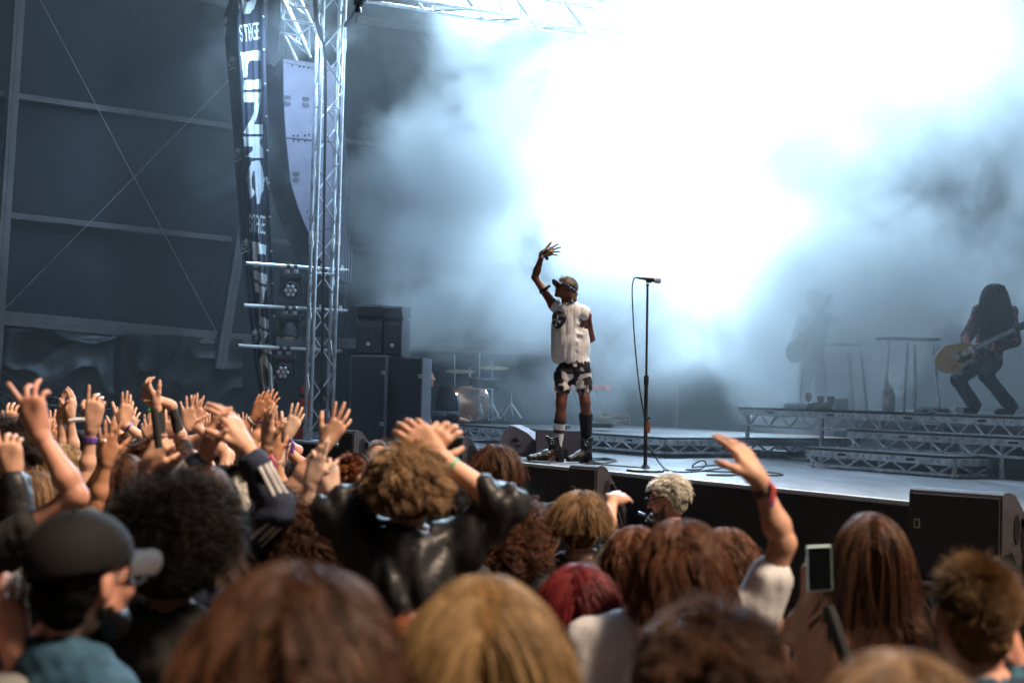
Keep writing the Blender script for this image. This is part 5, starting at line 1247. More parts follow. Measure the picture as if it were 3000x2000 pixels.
    for i in range(22):
        x = 1618+r2.random()*112; y = 1128-.05*(x-1618)*.3; l = 10+r2.random()*26; p0 = q(x,y,-.10+.06*r2.random()); pts = [p0]
        for j in range(1,5): pts.append(q(x+r2.uniform(-5,5), y+l*j/4, -.10))
        b.tube(pts, .0016, 4)
    b.build('loose_threads', wv, parent=e)
    # socks and boots
    def sock(n, y0, y1, m, name, rr=1.18):
        kn,an = J['kn'+n],J['anR' if n=='R' else 'anL']; f0 = (kn.z-q(1670,y0).z)/(kn.z-an.z); f1 = (kn.z-q(1670,y1).z)/(kn.z-an.z)
        b = MB(); pts = []; rs = []
        for j in range(9):
            f = f0+(f1-f0)*j/8; pts.append(kn.lerp(an,f)-J['fw']*.008); r0 = (.050+(.054-.050)*min(1,f/.3)) if f<.3 else .054+(.033-.054)*(f-.3)/.7; rs.append(r0*J['k']*rr+.002*math.sin(j*2.1))
        b.tube(pts, rs, 20); return b.build(name, m, parent=e, smooth=True)
    so1 = sock('R',1238,1330,mat('sock_white',(.72,.72,.74),.9,bump=.3),'sock'); 
    for y0,y1 in ((1229,1240),(1258,1268)): sock('R',y0,y1,m_black2,'sock_stripe',1.24)
    sock('L',1208,1330,mat('sock_black',(.022,.02,.024),.9,bump=.4,bscale=70),'leg_warmer',1.30)
    def bootm(n, tx, ty, hx, hy, td, hdp, label):
        an = J['an'+n]; top = q(an_px[n][0],an_px[n][1],(td+hdp)/2+.01); s = SDF(); toe = q(tx,ty-5,td); heel = q(hx,hy-8,hdp); toe.z = STZ+.035; heel.z = STZ+.05
        mid = toe.lerp(heel,.5); ank = Vector((heel.x,heel.y,STZ+.11)).lerp(mid,.22); ank.z = STZ+.11
        s.cone(toe,.032,mid+Vector((0,0,.014)),.044,.02); s.cone(mid+Vector((0,0,.02)),.046,ank,.052,.03); s.cone(heel,.043,ank,.052,.02); s.cone(ank,.052,top,.062,.02)
        def cut(Dd,X,Y,Z): return np.maximum(np.maximum(Dd, Z-(top.z+.012*np.sin(X*60))), (STZ+.012)-Z)
        v,f = s.mesh(.006, cut=cut, noise=wave_noise(int(tx),.0025,30)); o = np_mesh('boot', [(v,f,0)], m_leather, e, label=label)
        b = MB(); dv = (toe-heel); dv.z=0; dv.normalize(); b.box((-.04,-.030,.002),(.022,.030,.034), Matrix.Translation(Vector((heel.x,heel.y,STZ)))@Matrix.Rotation(math.atan2(dv.y,dv.x),4,'Z'), bev=.006); b.build('heel', m_dark, parent=o)
        rc = top+Vector((0,-.064,-.045)); b = MB(); b.tube([rc+Vector((.018*math.cos(a),0,.018*math.sin(a))) for a in [i*math.pi/7 for i in range(14)]], .003, 6, closed=True); b.build('buckle_ring', m_chr, parent=o)
    an_px = {'R':(1617,1279),'L':(1718,1283)}
    bootm('R',1553,1352,1638,1355,-.12,.02,'boot pointing left with silver ring'); bootm('L',1668,1360,1722,1358,-.12,.02,'rear boot with silver ring')
    # cuffs, glove, belt on the arm, collar
    m_red = mat('red_band',(.6,.05,.02),.5); wrd = (J['wrR']-J['elR']).normalized()
    for f,r0,w_,m,nm in ((.84,.034,.012,m_red,'wristband'),(.96,.031,.010,m_red,'wristband'),(.90,.036,.034,m_chr,'studded_cuff')): band(e,J['elR'],J['wrR'],f,r0*.9,w_,m,nm)
    b = MB(); c = J['elR'].lerp(J['wrR'],.90)+Vector((.045,-.02,-.01)); b.box((-.018,-.01,-.03),(.012,.01,.03), Matrix.Translation(c)@Matrix.Rotation(-.3,4,'Y'), bev=.003); b.build('wristwatch', m_leather, parent=e)
    band(e, J['shR'], J['elR'], .52, .046, .028, m_leather, 'arm_strap'); 
    c = J['shR'].lerp(J['elR'],.50)+Vector((-.02,-.048,0)); b = MB(); b.tube([c+Vector(p_) for p_ in ((-.02,0,.02),(.02,0,.025),(.018,0,-.02),(-.022,0,-.02))], .003, 6, closed=True); b.build('strap_buckle', m_chr, parent=e)
    b = MB(); b.tube([c+Vector((.03,.0,.02)), c+Vector((.075,-.01,.05))], [.014,.012], 8); b.build('strap_end', m_leather, parent=e)
    Dh = (q(1642,729,-.02)-J['wrR']).normalized(); s = SDF(); W0 = J['wrR']
    s.cone(W0,.025,W0+Dh*.045,.031,.02); s.cone(W0+Dh*.045,.031,W0+Dh*.075,.033,.02); v,f = s.mesh(.0045); gl = np_mesh('glove', [(v,f,0)], spotmat('glove_print',(.02,.022,.045),(.50,.33,.10),32,.50,.6), e)
    nk = J['neck']+Vector((0,-.01,.045)); b = MB(); pts = [nk+Vector((.062*math.cos(a),.058*math.sin(a),.012*math.cos(a+.6)-.012)) for a in [i*math.pi/12 for i in range(24)]]; b.tube(pts, .010, 8, closed=True); co = b.build('collar_strap', m_leather, parent=e, smooth=True)
    for i in range(13,24):
        a = i*math.pi/12; c = nk+Vector((.070*math.cos(a),.066*math.sin(a),.012*math.cos(a+.6)-.012)); b = MB(); b.tube([c, c+Vector((.03*math.cos(a),.03*math.sin(a),-.022))],[.008,.001],6); b.build('spike', m_chr, parent=co)
    return e
singer()

# ------------------------------------------------------------------ guitars and band
def guitar(c, up_dir, face, sc, label, body_m):
    """c body centre, up_dir along the neck, face = front normal"""
    z = Vector(up_dir).normalized(); y = -Vector(face).normalized(); y = (y-z*y.dot(z)).normalized(); x = y.cross(z)
    M = Matrix(((x.x*sc,y.x*sc,z.x*sc,c.x),(x.y*sc,y.y*sc,z.y*sc,c.y),(x.z*sc,y.z*sc,z.z*sc,c.z),(0,0,0,1)))
    e = empty('electric_guitar', c, 0, label=label, cat='guitar')
    out = []
    for i in range(48):
        a = i*2*math.pi/48; r_ = .155+.022*math.cos(2*a)-.0*math.cos(a); r_ += .035*max(0,-math.cos(a))-.03*max(0,math.cos(a))
        xx, zz = r_*math.sin(a), r_*math.cos(a)*1.22
        wst = 1-.16*math.exp(-((zz-.03)/.05)**2); xx *= wst
        if .08 < zz and xx > .02: xx = xx*(.62 if zz>.13 else .85)      # cutaway
        out.append((xx, zz))
    b = MB(); b.prism(out, 0, .045, M); b.build('body', body_m, parent=e)
    b = MB(); b.box((-.026,-.016,.16),(.026,.006,.62), M); b.build('neck', mat('fretboard',(.06,.03,.02),.4), parent=e)
    b = MB()
    for i in range(16): zz = .62-.45*(1-2**(-i/12))*1.35; b.box((-.026,-.0195,zz),(.026,-.016,zz+.003), M)
    b.build('frets', m_chr, parent=e)
    b = MB(); b.prism([(-.03,.62),(.03,.62),(.045,.78),(.0,.80),(-.04,.78)], -.012, .004, M); b.build('headstock', m_dark, parent=e)
    for zz in (.11,-.01): 
        b = MB(); b.box((-.036,-.014,zz),(.036,-.0,zz+.036), M, bev=.003); b.build('pickup', m_white if zz>0 else m_dark, parent=e)
    b = MB(); b.box((-.045,-.018,-.085),(.045,-.0,-.065), M, bev=.003); b.build('bridge', m_chr, parent=e)
    b = MB(); b.prism([(.03,.12),(.075,.10),(.085,-.02),(.04,-.06)], -.008, -.002, M); b.build('pickguard', m_dark, parent=e)
    for i in range(4): b = MB(); b.lathe([(.011,0),(.010,.012),(.002,.014)], M@Matrix.Translation((.07+.02*(i%2),-.001,-.09-.035*(i//2)))@Matrix.Rotation(R(90),4,'X'), 12); b.build('knob', mat('amber_knob',(.4,.2,.05),.3), parent=e)
    b = MB()
    for i in range(6): b.cyl(M@Vector((-.016+.0064*i,-.021,-.07)), M@Vector((-.013+.0052*i,-.021,.63)), .0007*sc, 4)
    b.build('strings', m_chr, parent=e)
    return e
def guitarist():
    D = 14.3
    def q(x,y,dd=0.0): return P(x,y,D+dd)
    H = q(2915,868,-.12); J = joints(H, R(175), 'm', tot=1.75); J['floor'] = RZ; J['arm'] = .85
    J['neck'] = q(2915,905,.02); J['chest'] = q(2910,950,.08); J['waist'] = q(2900,1000,.05); J['pelvis'] = q(2888,1050,.0)
    J['shR'] = q(2868,912,.0); J['elR'] = q(2832,985,-.05); J['wrR'] = q(2826,1022,-.28)
    J['shL'] = q(2962,915,.0); J['elL'] = q(2975,1000,-.06); J['wrL'] = q(2915,1022,-.28)
    J['hipR'] = q(2870,1062,.0); J['knR'] = q(2805,1112,-.22); J['anR'] = q(2855,1190,.1); J['toR'] = q(2822,1208,-.04)
    J['hipL'] = q(2905,1062,.0); J['knL'] = q(2888,1100,-.22); J['anL'] = q(2962,1186,.12); J['toL'] = q(2918,1210,.0)
    for n in 'LR':
        J['an'+n].z = RZ+.085; J['to'+n].z = RZ+.03
    J['k'] = .90; J['flare'] = 1.25
    Mh = head_frame(H, R(178), R(-48))
    e = figure('long haired guitarist bending forward in red patterned shirt at far right', J, Mh, SK['fair'], {'R':dict(D=q(2850,1040,-.3)-J['wrR'],Pn=(0,1,0),curl=(.4,.7,.8,.8,.8),th=1),'L':dict(D=q(2885,1008,-.28)-J['wrL'],Pn=(0,1,.2),curl=(.5,.7,.8,.8,.8),th=-1)}, dist=8, face=False)
    hair(Mh,'long','black',e,dist=10,length=.30,seed=3,vol=.4)
    c1,c2 = HC['black']; r_ = np.random.default_rng(9); n = 1500; pt = np.zeros((n,14,3))
    for i in range(n):
        a = r_.uniform(-math.pi,math.pi); u = Vector((math.sin(a)*.095,math.cos(a)*.07-.02,0)); st = H+Vector((u.x*.72,u.y,.06+.05*r_.uniform()))
        L_ = .30+.28*r_.uniform(); sx = .35+.55*r_.uniform(); w1 = r_.uniform(0,6.28)
        for j in range(14):
            f = j/13; pt[i,j] = st+Vector((u.x*sx*f**.7+.012*math.sin(w1+f*6)+.02*f*(1 if u.x>0 else -.5), u.y*.7*f-.02*f, -L_*f))
    strands_obj('hair_strands', pt, .0022, hairmat('black',c1,c2), e)
    garment(e, J, 'patterned_shirt', spotmat('red_floral',(.025,.015,.018),(.42,.05,.035),38,.56), sleeves=(1.98,1.9), infl=.014, seed=6, hem=q(2890,1068).z, h=.010, neck=False)
    garment(e, J, 'trousers', cloth('black_denim',(.035,.033,.045)), top=False, legs=2, infl=.008, seed=8, h=.010)
    for n in 'RL':
        b = MB(); a, t_ = J['an'+n], J['to'+n]; s = SDF(); s.cone(a-Vector((0,0,.045)),.040,t_,.028,.02); s.cone(a,.042,a-Vector((0,0,.045)),.042,.02); v,f = s.mesh(.007); np_mesh('boot',[(v,f,0)],m_leather,e)
    band(e, J['waist'], J['pelvis'], .75, .135, .03, m_leather, 'belt')
    g = guitar(q(2812,1040,-.36), q(3000,952,-.30)-q(2812,1040,-.36), (.1,-1,.15), .98, 'gold top electric guitar held low by the long haired guitarist', mat('gold_top',(.58,.36,.16),.28,coat=.5,var=.05))
    b = MB(); b.tube(spline([q(2775,1060,-.33),q(2850,990,-.1),q(2880,930,-.12),q(2905,905,.0),q(2955,915,.12),q(2950,1000,.1),q(2900,1015,-.32)],5), .012, 6); b.build('strap', m_leather, parent=g)
guitarist()
def smoke_guitarist():
    D = 16.4
    def q(x,y,dd=0.0): return P(x,y,D+dd)
    H = q(2385,880); J = joints(H, R(200), 'm', tot=1.75); J['floor'] = RZ
    J['neck'] = q(2385,925,.02); J['chest'] = q(2388,970,.02); J['pelvis'] = q(2380,1065,.0); J['waist'] = q(2385,1020,.02)
    J['shR'] = q(2352,935,.0); J['elR'] = q(2330,990,-.1); J['wrR'] = q(2338,980,-.28); J['shL'] = q(2422,935,0); J['elL'] = q(2440,940,-.2); J['wrL'] = q(2398,918,-.35)
    J['hipR'] = q(2362,1080); J['knR'] = q(2352,1140,-.1); J['anR'] = q(2355,1195); J['toR'] = q(2340,1208,-.1); J['hipL'] = q(2400,1080); J['knL'] = q(2405,1140,-.05); J['anL'] = q(2405,1195); J['toL'] = q(2400,1208,-.1)
    J['wrR'] = q(2345,1000,-.28)
    for n in 'LR': J['an'+n].z = RZ+.085; J['to'+n].z = RZ+.03
    J['k'] = .85; Mh = head_frame(H, R(200), R(-10))
    e = figure('guitarist almost hidden in thick smoke, guitar neck pointing up', J, Mh, SK['fair'], {'R':dict(D=(.1,0,-1),Pn=(0,1,0),curl=(.4,.6,.7,.7,.7),th=1),'L':dict(D=(-.4,0,1),Pn=(0,1,0),curl=(.4,.7,.8,.8,.8),th=-1)}, dist=10, face=False)
    hair(Mh,'short','light',e,dist=10,seed=4); garment(e,J,'shirt',cloth('haze_pale_shirt',(.30,.31,.34)),sleeves=(1.9,1.9),h=.012); cloth('dark_trousers',(.03,.03,.04)); garment(e,J,'trousers',cloth('haze_pale_trousers',(.22,.23,.26)),top=False,legs=2,h=.012)  # shirt and trousers lightened in colour to stand in for haze
    guitar(q(2345,1010,-.36), q(2425,880,-.36)-q(2345,1010,-.36), (.1,-1,.1), .85, 'pale electric guitar held upright in the thick smoke', mat('pale_guitar',(.5,.38,.3),.3))
smoke_guitarist()
def drummer():
    D = 18.6
    def q(x,y,dd=0.0): return P(x,y,D+dd)
    H = q(1250,1106); J = joints(H, R(95), 'm', tot=1.75); J['floor'] = STZ+.21; J['k'] = .95
    J['neck'] = q(1240,1132); J['chest'] = q(1236,1170); J['waist'] = q(1236,1195); J['pelvis'] = q(1236,1222)
    for s,n in ((-1,'L'),(1,'R')):
        J['sh'+n] = J['neck']+Vector((0,-.16*s*1,-.08)); J['el'+n] = J['sh'+n]+Vector((.05,-.05*s,-.27)); J['wr'+n] = J['el'+n]+Vector((.10,.02,-.20))
        J['hip'+n] = J['pelvis']+Vector((.02,-.1*s,0)); J['kn'+n] = J['hip'+n]+Vector((.40,0,.02)); J['an'+n] = J['kn'+n]+Vector((.03,0,-.30)); J['to'+n] = J['an'+n]+Vector((.15,0,-.04)); J['an'+n].z = STZ+.30; J['to'+n].z = STZ+.24
    Mh = head_frame(H, R(80)); e = figure('seated musician in black behind the speaker stack beside the drums', J, Mh, SK['pink'], {}, dist=12, face=True)
    hair(Mh,'crop','dark',e,dist=12,seed=2); garment(e,J,'black_shirt',cloth('black_tee',(.018,.018,.02)),sleeves=(.6,.6),h=.014); garment(e,J,'trousers',MATS['cloth_dark_trousers'],top=False,legs=2,h=.014)
    b = MB(); c = J['pelvis']; b.lathe([(.16,-.14),(.17,-.10),(.02,-.095)], T(Vector((c.x,c.y,c.z))), 16); b.cyl(Vector((c.x,c.y,STZ+.2)), Vector((c.x,c.y,c.z-.13)), .02, 8); b.build('drum_stool', m_dark, label='round black drum stool behind the speaker stack', cat='stool')
drummer()
# ------------------------------------------------------------------ the crowd
AW = (0,1,0); TO = (0,-1,0)
CL = dict(black=cloth('black',(.014,.014,.016)), navy=cloth('navy',(.012,.020,.045)), denim=cloth('denim_blue',(.012,.048,.085),.8,var=.25), white=cloth('white',(.62,.62,.64)), grey=cloth('grey',(.16,.16,.16)), olive=cloth('olive',(.055,.052,.045)),
 maroon=cloth('maroon',(.06,.010,.014)), orange=cloth('orange',(.50,.12,.03)), teal=cloth('teal',(.04,.10,.12)), cream=cloth('cream',(.55,.48,.38)), brown=cloth('brown',(.12,.06,.035)), leather=mat('leather_jacket',(.013,.014,.017),.46,spec=.4,var=.3,vscale=9,bump=.15,bscale=45))
PANTS = cloth('dark_jeans',(.022,.025,.035))
def person(label, x, ytop, d, yaw=0, sex='m', st='short', hc='brown', sk='fair', top='black', sl=(.5,.5), A=None, hl=None, pitch=0, hd=1.0, face=False, vol=1.0, garm='t_shirt', collar=False, part=0, dx=0.0, legs=True, hair_on=True, dens=1.0, fold=.004, ff=22, infl=.010, slv_r=1.14, group=None, lean=(0,0,0), arm=1.0, neckup=0, sdx=0.0, tot=None, roll=0.0):
    global _n; _n += 1; yaw = R(yaw); th_ = {'afro':.075,'curly':.035,'mop':.024,'bowl':.016,'crop':.004,'short':.012}.get(st,.014)*vol
    H = P(x, ytop, d)-Vector((0,0,(.115+th_)*hd)); J = joints(H, yaw, sex, tot=tot, lean=Vector(lean)); J['arm'] = arm
    if sdx:
        for n_ in ('shL','shR','elL','elR','wrL','wrR','chest','neck'): J[n_] = J[n_]+J['rt']*sdx
    hands = {}
    for n,a in (A or {}).items():
        w_ = a['w']; wr = P(w_[0],w_[1],d+(w_[2] if len(w_)>2 else 0)); J['wr'+n] = wr; k = J['k']
        if 'sh' in a: J['sh'+n] = P(a['sh'][0],a['sh'][1],d+(a['sh'][2] if len(a['sh'])>2 else 0))
        else:
            raise_ = max(0, wr.z-J['sh'+n].z); J['sh'+n] = J['sh'+n]+Vector((0,0,min(.09,raise_*.25)))
        if 'e' in a: J['el'+n] = P(a['e'][0],a['e'][1],d+(a['e'][2] if len(a['e'])>2 else 0))
        else: J['el'+n] = ik(J['sh'+n], wr, .29*k, .255*k, J['rt']*(1 if n=='R' else -1)*.8+Vector((0,0,-.5))+J['fw']*.3)
        t_ = a['t']; tp = P(t_[0],t_[1],d+(w_[2] if len(w_)>2 else 0)+(t_[2] if len(t_)>2 else 0)); 
        hands[n] = dict(D=tp-wr, Pn=a.get('p',AW), curl=a.get('c',(.3,.15,.15,.2,.25)), spread=a.get('s',.12), th=a.get('th'), to=a.get('to',.7), sc=a.get('hs',1.0))
    Mh = head_frame(H, yaw+R(dx), R(pitch), R(roll)); e = figure(label, J, Mh, SK[sk], hands, hd, d, face, group=group, legs=legs)
    if hair_on: hair(Mh, st, hc, e, hd, d, hl, seed=_n, vol=vol, part=part, dens=dens)
    tm = CL[top] if isinstance(top,str) else top
    if tm is not None: g_ = garment(e, J, garm, tm, sleeves=sl, seed=_n, hem=J['pelvis'].z-.02, collar=collar, h=.013 if d>3 else .010, fold=fold, ff=ff, infl=infl, slv_r=slv_r)
    if legs: garment(e, J, 'trousers', PANTS, top=False, legs=2, seed=_n, h=.022)
    e['_d'] = d; return e, J, Mh
_n = 100
GR = 'concert crowd in front of the stage'
m_pur = mat('purple_band',(.10,.05,.28),.5,var=.5,vscale=60); m_wb = mat('white_band',(.70,.74,.76),.5); m_or = mat('orange_ribbon',(.75,.12,.03),.5,var=.5,vscale=50,col2=(.25,.05,.3)); m_gold = mat('gold',(.6,.4,.12),.25,metal=.9); m_silver = mat('silver',(.7,.7,.72),.2,metal=1.0)
def wb(e,J,n,f,m=None,w_=.014,r_=None,tail=None,name='wristband'): band(e,J['el'+n],J['wr'+n],f,(r_ or (.0255+.014*max(0,(.92-f))*1.6)*J['k']*1.06*max(1,J['arm'])),w_,m or m_pur,name,tail)
def ring(e,p,r_=.011): b = MB(); b.tube([Vector(p)+Vector((r_*math.cos(a),r_*math.sin(a)*.9,0)) for a in [i*math.pi/6 for i in range(12)]],.0028,6,closed=True); b.build('ring',m_silver,parent=e)
def plaidmat():
    m = mat('plaid_blue', (.010,.030,.065), .85, var=.3, vscale=4, bump=.1, bscale=140); t = m.node_tree; n = t.nodes; L = t.links; b = n['Principled BSDF']; old = b.inputs['Base Color'].links[0].from_socket
    tc = n.new('ShaderNodeTexCoord'); sp = n.new('ShaderNodeSeparateXYZ'); L.new(tc.outputs['Object'], sp.inputs[0]); prev = old
    for ax in (0,2):
        wv = n.new('ShaderNodeMath'); wv.operation = 'MULTIPLY'; wv.inputs[1].default_value = 75; L.new(sp.outputs[ax], wv.inputs[0]); sn = n.new('ShaderNodeMath'); sn.operation = 'SINE'; L.new(wv.outputs[0], sn.inputs[0]); mr = n.new('ShaderNodeMapRange'); mr.inputs[1].default_value = .4; mr.inputs[2].default_value = .8; mr.inputs[4].default_value = .6; L.new(sn.outputs[0], mr.inputs[0])
        mx = n.new('ShaderNodeMix'); mx.data_type = 'RGBA'; L.new(mr.outputs[0], mx.inputs[0]); L.new(prev, mx.inputs[6]); mx.inputs[7].default_value = (.03,.16,.24,1); prev = mx.outputs[2]
    L.new(prev, b.inputs['Base Color']); return m
plaid = plaidmat()
# --- nearest row
person('person closest to the camera at bottom centre left with big blurred wavy brown hair', 885, 1650, 2.0, 5, 'f', 'wavy', 'brown', 'fair', 'olive', hl=.40, vol=1.5, part=.02, hd=1.05)
person('person at bottom centre with long straight parted blond hair', 1428, 1675, 2.35, -3, 'f', 'long', 'blond', 'fair', 'black', hl=.46, vol=1.3, part=-.05)
person('person at the bottom edge with short dark brown tousled hair right of the white shirt', 2095, 1790, 2.4, 8, 'm', 'mop', 'brown', 'fair', 'maroon', vol=.55, hl=.07)
person('person with fine light brown hair cut off by the bottom edge below the plaid shirt', 2632, 1900, 1.95, 0, 'f', 'bowl', 'light', 'fair', 'cream', vol=.6)
# --- man with black cap
e,J,M = person('bearded man in plain black cap and blue denim shirt at lower left', 258, 1528, 2.95, 38, 'm', 'crop', 'black', 'pink', 'denim', sl=(1.8,1.8), face=True, garm='denim_shirt', collar=True, sdx=-.05)
cap_on(e, M, mat('cap_black',(.006,.006,.007),.8,spec=.25), 0, 1.10, h=.005, brim_m=mat('brim_grey',(.022,.020,.024),.8), tilt=.14)
s = SDF(); s.ell(M@Vector((0,.045,-.085)),(.052,.050,.045),M.to_3x3()); 
for x in (-1,1): s.cone(M@Vector((x*.060,.0,-.055)),.020,M@Vector((x*.03,.055,-.09)),.024,.02)
v,f = s.mesh(.006,noise=wave_noise(3,.003,90)); np_mesh('beard',[(v,f,0)],hairmat('black',*HC['black']),e)
b = MB(); 
for x in (-1,1):
    c = M@Vector((x*.036,.104,.008)); xx = M.to_3x3()@Vector((1,0,0)); zz = M.to_3x3()@Vector((0,0,1)); b.tube([c+xx*.024*math.cos(a)+zz*.019*math.sin(a) for a in [i*math.pi/9 for i in range(18)]],.0028,6,closed=True)
    b.tube([M@Vector((x*.058,.100,.014)),M@Vector((x*.078,.04,.014)),M@Vector((x*.082,.0,.010))],.0026,6)
b.tube([M@Vector((-.012,.108,.010)),M@Vector((.012,.108,.010))],.0026,6); b.build('glasses', m_silver, parent=e)
# --- afro
person('person with a large round black afro and black t-shirt at left', 520, 1432, 4.0, 8, 'm', 'afro', 'black', 'tan', 'black', vol=1.0, hl=.135)
# hands at far bottom left
e,J,M = person('person out of frame at bottom left holding up a tattooed hand', -150, 1640, 2.9, 20, 'm', 'short', 'dark', 'pink', 'grey', A={'R':dict(w=(40,1890),t=(25,1780),p=AW,c=(.5,.5,.6,.6,.6),e=(75,2010,.05))})
# V hand
e,J,M = person('person at the left edge raising a bare arm, topmost hand in the picture', -175, 1440, 4.2, 25, 'm', 'short', 'dark', 'pink', 'black', A={'R':dict(w=(112,1262),t=(88,1160),p=(.2,1,0),c=(1.3,.05,.75,.5,.85),s=.30,e=(225,1455),sh=(0,1615,.05),hs=1.05)}, sl=(.45,.4), arm=1.0)
wb(e,J,'R',.93,m_pur,.020)
e,J,M = person('person at far left in black leather sleeve with raised half open hand', -95, 1470, 4.5, 20, 'm', 'short', 'brown', 'fair', 'leather', sl=(.5,1.85), garm='leather_jacket', A={'R':dict(w=(38,1385),t=(28,1310),p=AW,c=(.6,.15,.9,.9,.8),s=.12,e=(62,1600))}, slv_r=1.35)
# --- left mid crowd with characteristic hands
e,J,M = person('person pointing one finger up with white paper band and ringed fingers', 118, 1375, 6.2, 15, 'f', 'long', 'dirty', 'fair', 'cream', hl=.3, A={'R':dict(w=(268,1250),t=(277,1190),p=AW,c=(.9,.0,1.0,1.05,1.1),s=.05,e=(252,1395),hs=1.15)}, arm=1.05)
wb(e,J,'R',.74,m_pur,.022); wb(e,J,'R',1.0,m_wb,.012); b = MB(); a_ = P(268,1232,6.15); b.tube([a_+Vector((-.03,0,0)),P(245,1228,6.1),P(222,1229,6.1),P(203,1232,6.1)],[.004,.009,.010,.009],6); b.build('band_tail',m_wb,parent=e)
for t_ in J['tips']['R'][2:4]: ring(e,t_+Vector((0,-.01,.02)),.012)
e,J,M = person('person showing the back of a spread hand with rings left of the afro', 330, 1500, 5.3, 5, 'f', 'long', 'brown', 'tan', 'black', A={'L':dict(w=(313,1345),t=(316,1285),p=AW,c=(.3,.12,.08,.12,.25),s=.20,e=(283,1478),to=.8)})
ring(e,P(302,1288,5.27),.012)
e,J,M = person('person behind the afro gripping a black stick with stacked bracelets', 500, 1470, 5.1, 0, 'm', 'short', 'brown', 'fair', 'black', A={'L':dict(w=(430,1362),t=(452,1330),p=(.3,.8,-.3),c=(1.2,1.45,1.5,1.5,1.5),s=.0,e=(415,1470),hs=1.05)})
wb(e,J,'L',.96,m_pur,.014); wb(e,J,'L',.84,m_silver,.026,name='steel_cuff'); wb(e,J,'L',.70,m_or,.014,tail=True)
b = MB(); a_, c_ = P(466,1312,5.05), P(450,1196,5.05); b.cyl(a_,c_,.015,12); b.build('black_stick', m_rub, label='thick black stick held upright in a fist above the afro', cat='stick')
e,J,M = person('person with curly brown hair and black mesh sleeves, arms crossed overhead', 472, 1283, 6.9, 0, 'f', 'curly', 'auburn', 'fair', 'black', sl=(1.97,1.97), vol=1.5, hl=.13, garm='mesh_top', slv_r=.92, infl=.003, arm=.85, A={'R':dict(w=(500,1186),t=(462,1165,.03),p=(0,-.2,-1),c=(.4,.5,.5,.5,.6),s=.16,e=(540,1310)),'L':dict(w=(458,1190,-.02),t=(440,1160),p=(.6,.4,-.4),c=(.5,.7,.7,.7,.7),s=.14,e=(478,1320,-.05))})
person('person with long dark brown straight hair left of the curly mesh sleeved one', 365, 1326, 5.9, -5, 'f', 'long', 'brown', 'fair', 'black', hl=.42)
e,J,M = person('person in pale grey patterned bandana left of the black mesh sleeves', 408, 1283, 7.6, 5, 'f', 'long', 'dark', 'fair', 'grey', hl=.25)
s = SDF(); s.ell(M@Vector((0,-.015,.035)),(.086,.108,.094),M.to_3x3(),.01); Mi_ = np.array(M.inverted())
v,f = s.mesh(.008,cut=lambda D,X,Y,Z: np.maximum(D,-(Mi_[2,0]*X+Mi_[2,1]*Y+Mi_[2,2]*Z+Mi_[2,3])+.015)); np_mesh('bandana',[(v,f,0)],spotmat('bandana_grey',(.16,.18,.20),(.55,.58,.60),28,.55),e)
e,J,M = person('person with two raised arms clapping near the far left', 190, 1345, 7.4, 0, 'f', 'long', 'light', 'fair', 'black', A={'L':dict(w=(178,1222),t=(182,1170),p=(1,.2,0),c=(.3,.3,.3,.35,.3),s=.06,e=(188,1330)),'R':dict(w=(205,1222),t=(212,1175),p=(-1,.2,0),c=(.4,.3,.35,.4,.4),s=.14,e=(216,1330))})
wb(e,J,'L',.95); wb(e,J,'R',.95,m_rub)
e,J,M = person('person in black cap with small white emblem deep in the left crowd', 232, 1270, 8.8, 0, 'm', 'crop', 'dark', 'fair', 'black')
cap_on(e, M, MATS['cap_black'], R(180), 1.05, h=.008); b = MB(); b.box((-.012,-.104,.055),(.012,-.098,.085),M); b.build('cap_emblem',m_white,parent=e)
person('person with black hair and maroon top at the far left', 55, 1232, 6.4, 15, 'm', 'mop', 'dark', 'fair', 'maroon', vol=1.1, face=True)
e,J,M = person('person with both hands up behind the black haired one at far left', 28, 1300, 7.4, 10, 'm', 'short', 'dark', 'fair', 'black', A={'R':dict(w=(30,1262),t=(36,1215),p=AW,c=(.5,.5,.6,.6,.6)),'L':dict(w=(10,1268),t=(40,1235),p=(.3,.5,-.8),c=(.4,.4,.4,.5,.5))})
person('blond person tilting the face to the right in the left crowd', 195, 1296, 7.0, 70, 'f', 'bob', 'blond', 'pale', 'navy', face=True, pitch=18)
e,J,M = person('person raising an arm with purple wristband and ringed hand left of the mesh sleeves', 318, 1300, 7.5, 10, 'f', 'short', 'dark', 'fair', 'black', A={'R':dict(w=(360,1240),t=(372,1190),p=(-.6,.8,0),c=(.5,.08,.12,.3,.5),s=.10)}); wb(e,J,'R',.85)
e,J,M = person('person with raised hand behind the purple wristband arm', 392, 1310, 8.2, 0, 'f', 'long', 'dark', 'pale', 'black', A={'R':dict(w=(380,1268),t=(385,1220),p=AW,c=(.4,.2,.2,.3,.4),s=.2)})
e,J,M = person('person with orange and green fingernails behind the black stick', 440, 1330, 7.2, 0, 'f', 'long', 'brown', 'fair', 'black', A={'L':dict(w=(442,1300),t=(434,1250),p=AW,c=(.8,.05,.08,.3,.7),s=.20),'R':dict(w=(497,1290),t=(493,1240),p=AW,c=(.5,.1,.2,.4,.6),s=.1)})
for i,c_ in ((1,(.8,.2,.02)),(2,(.03,.5,.1))):
    b = MB(); bm = bmesh.new(); bmesh.ops.create_uvsphere(bm,u_segments=8,v_segments=6,radius=.009); b.bm(bm,Matrix.Translation(J['tips']['L'][i]+Vector((0,-.004,.004)))); b.build('painted_nail',mat('nail%d'%i,c_,.3),parent=e,smooth=True)
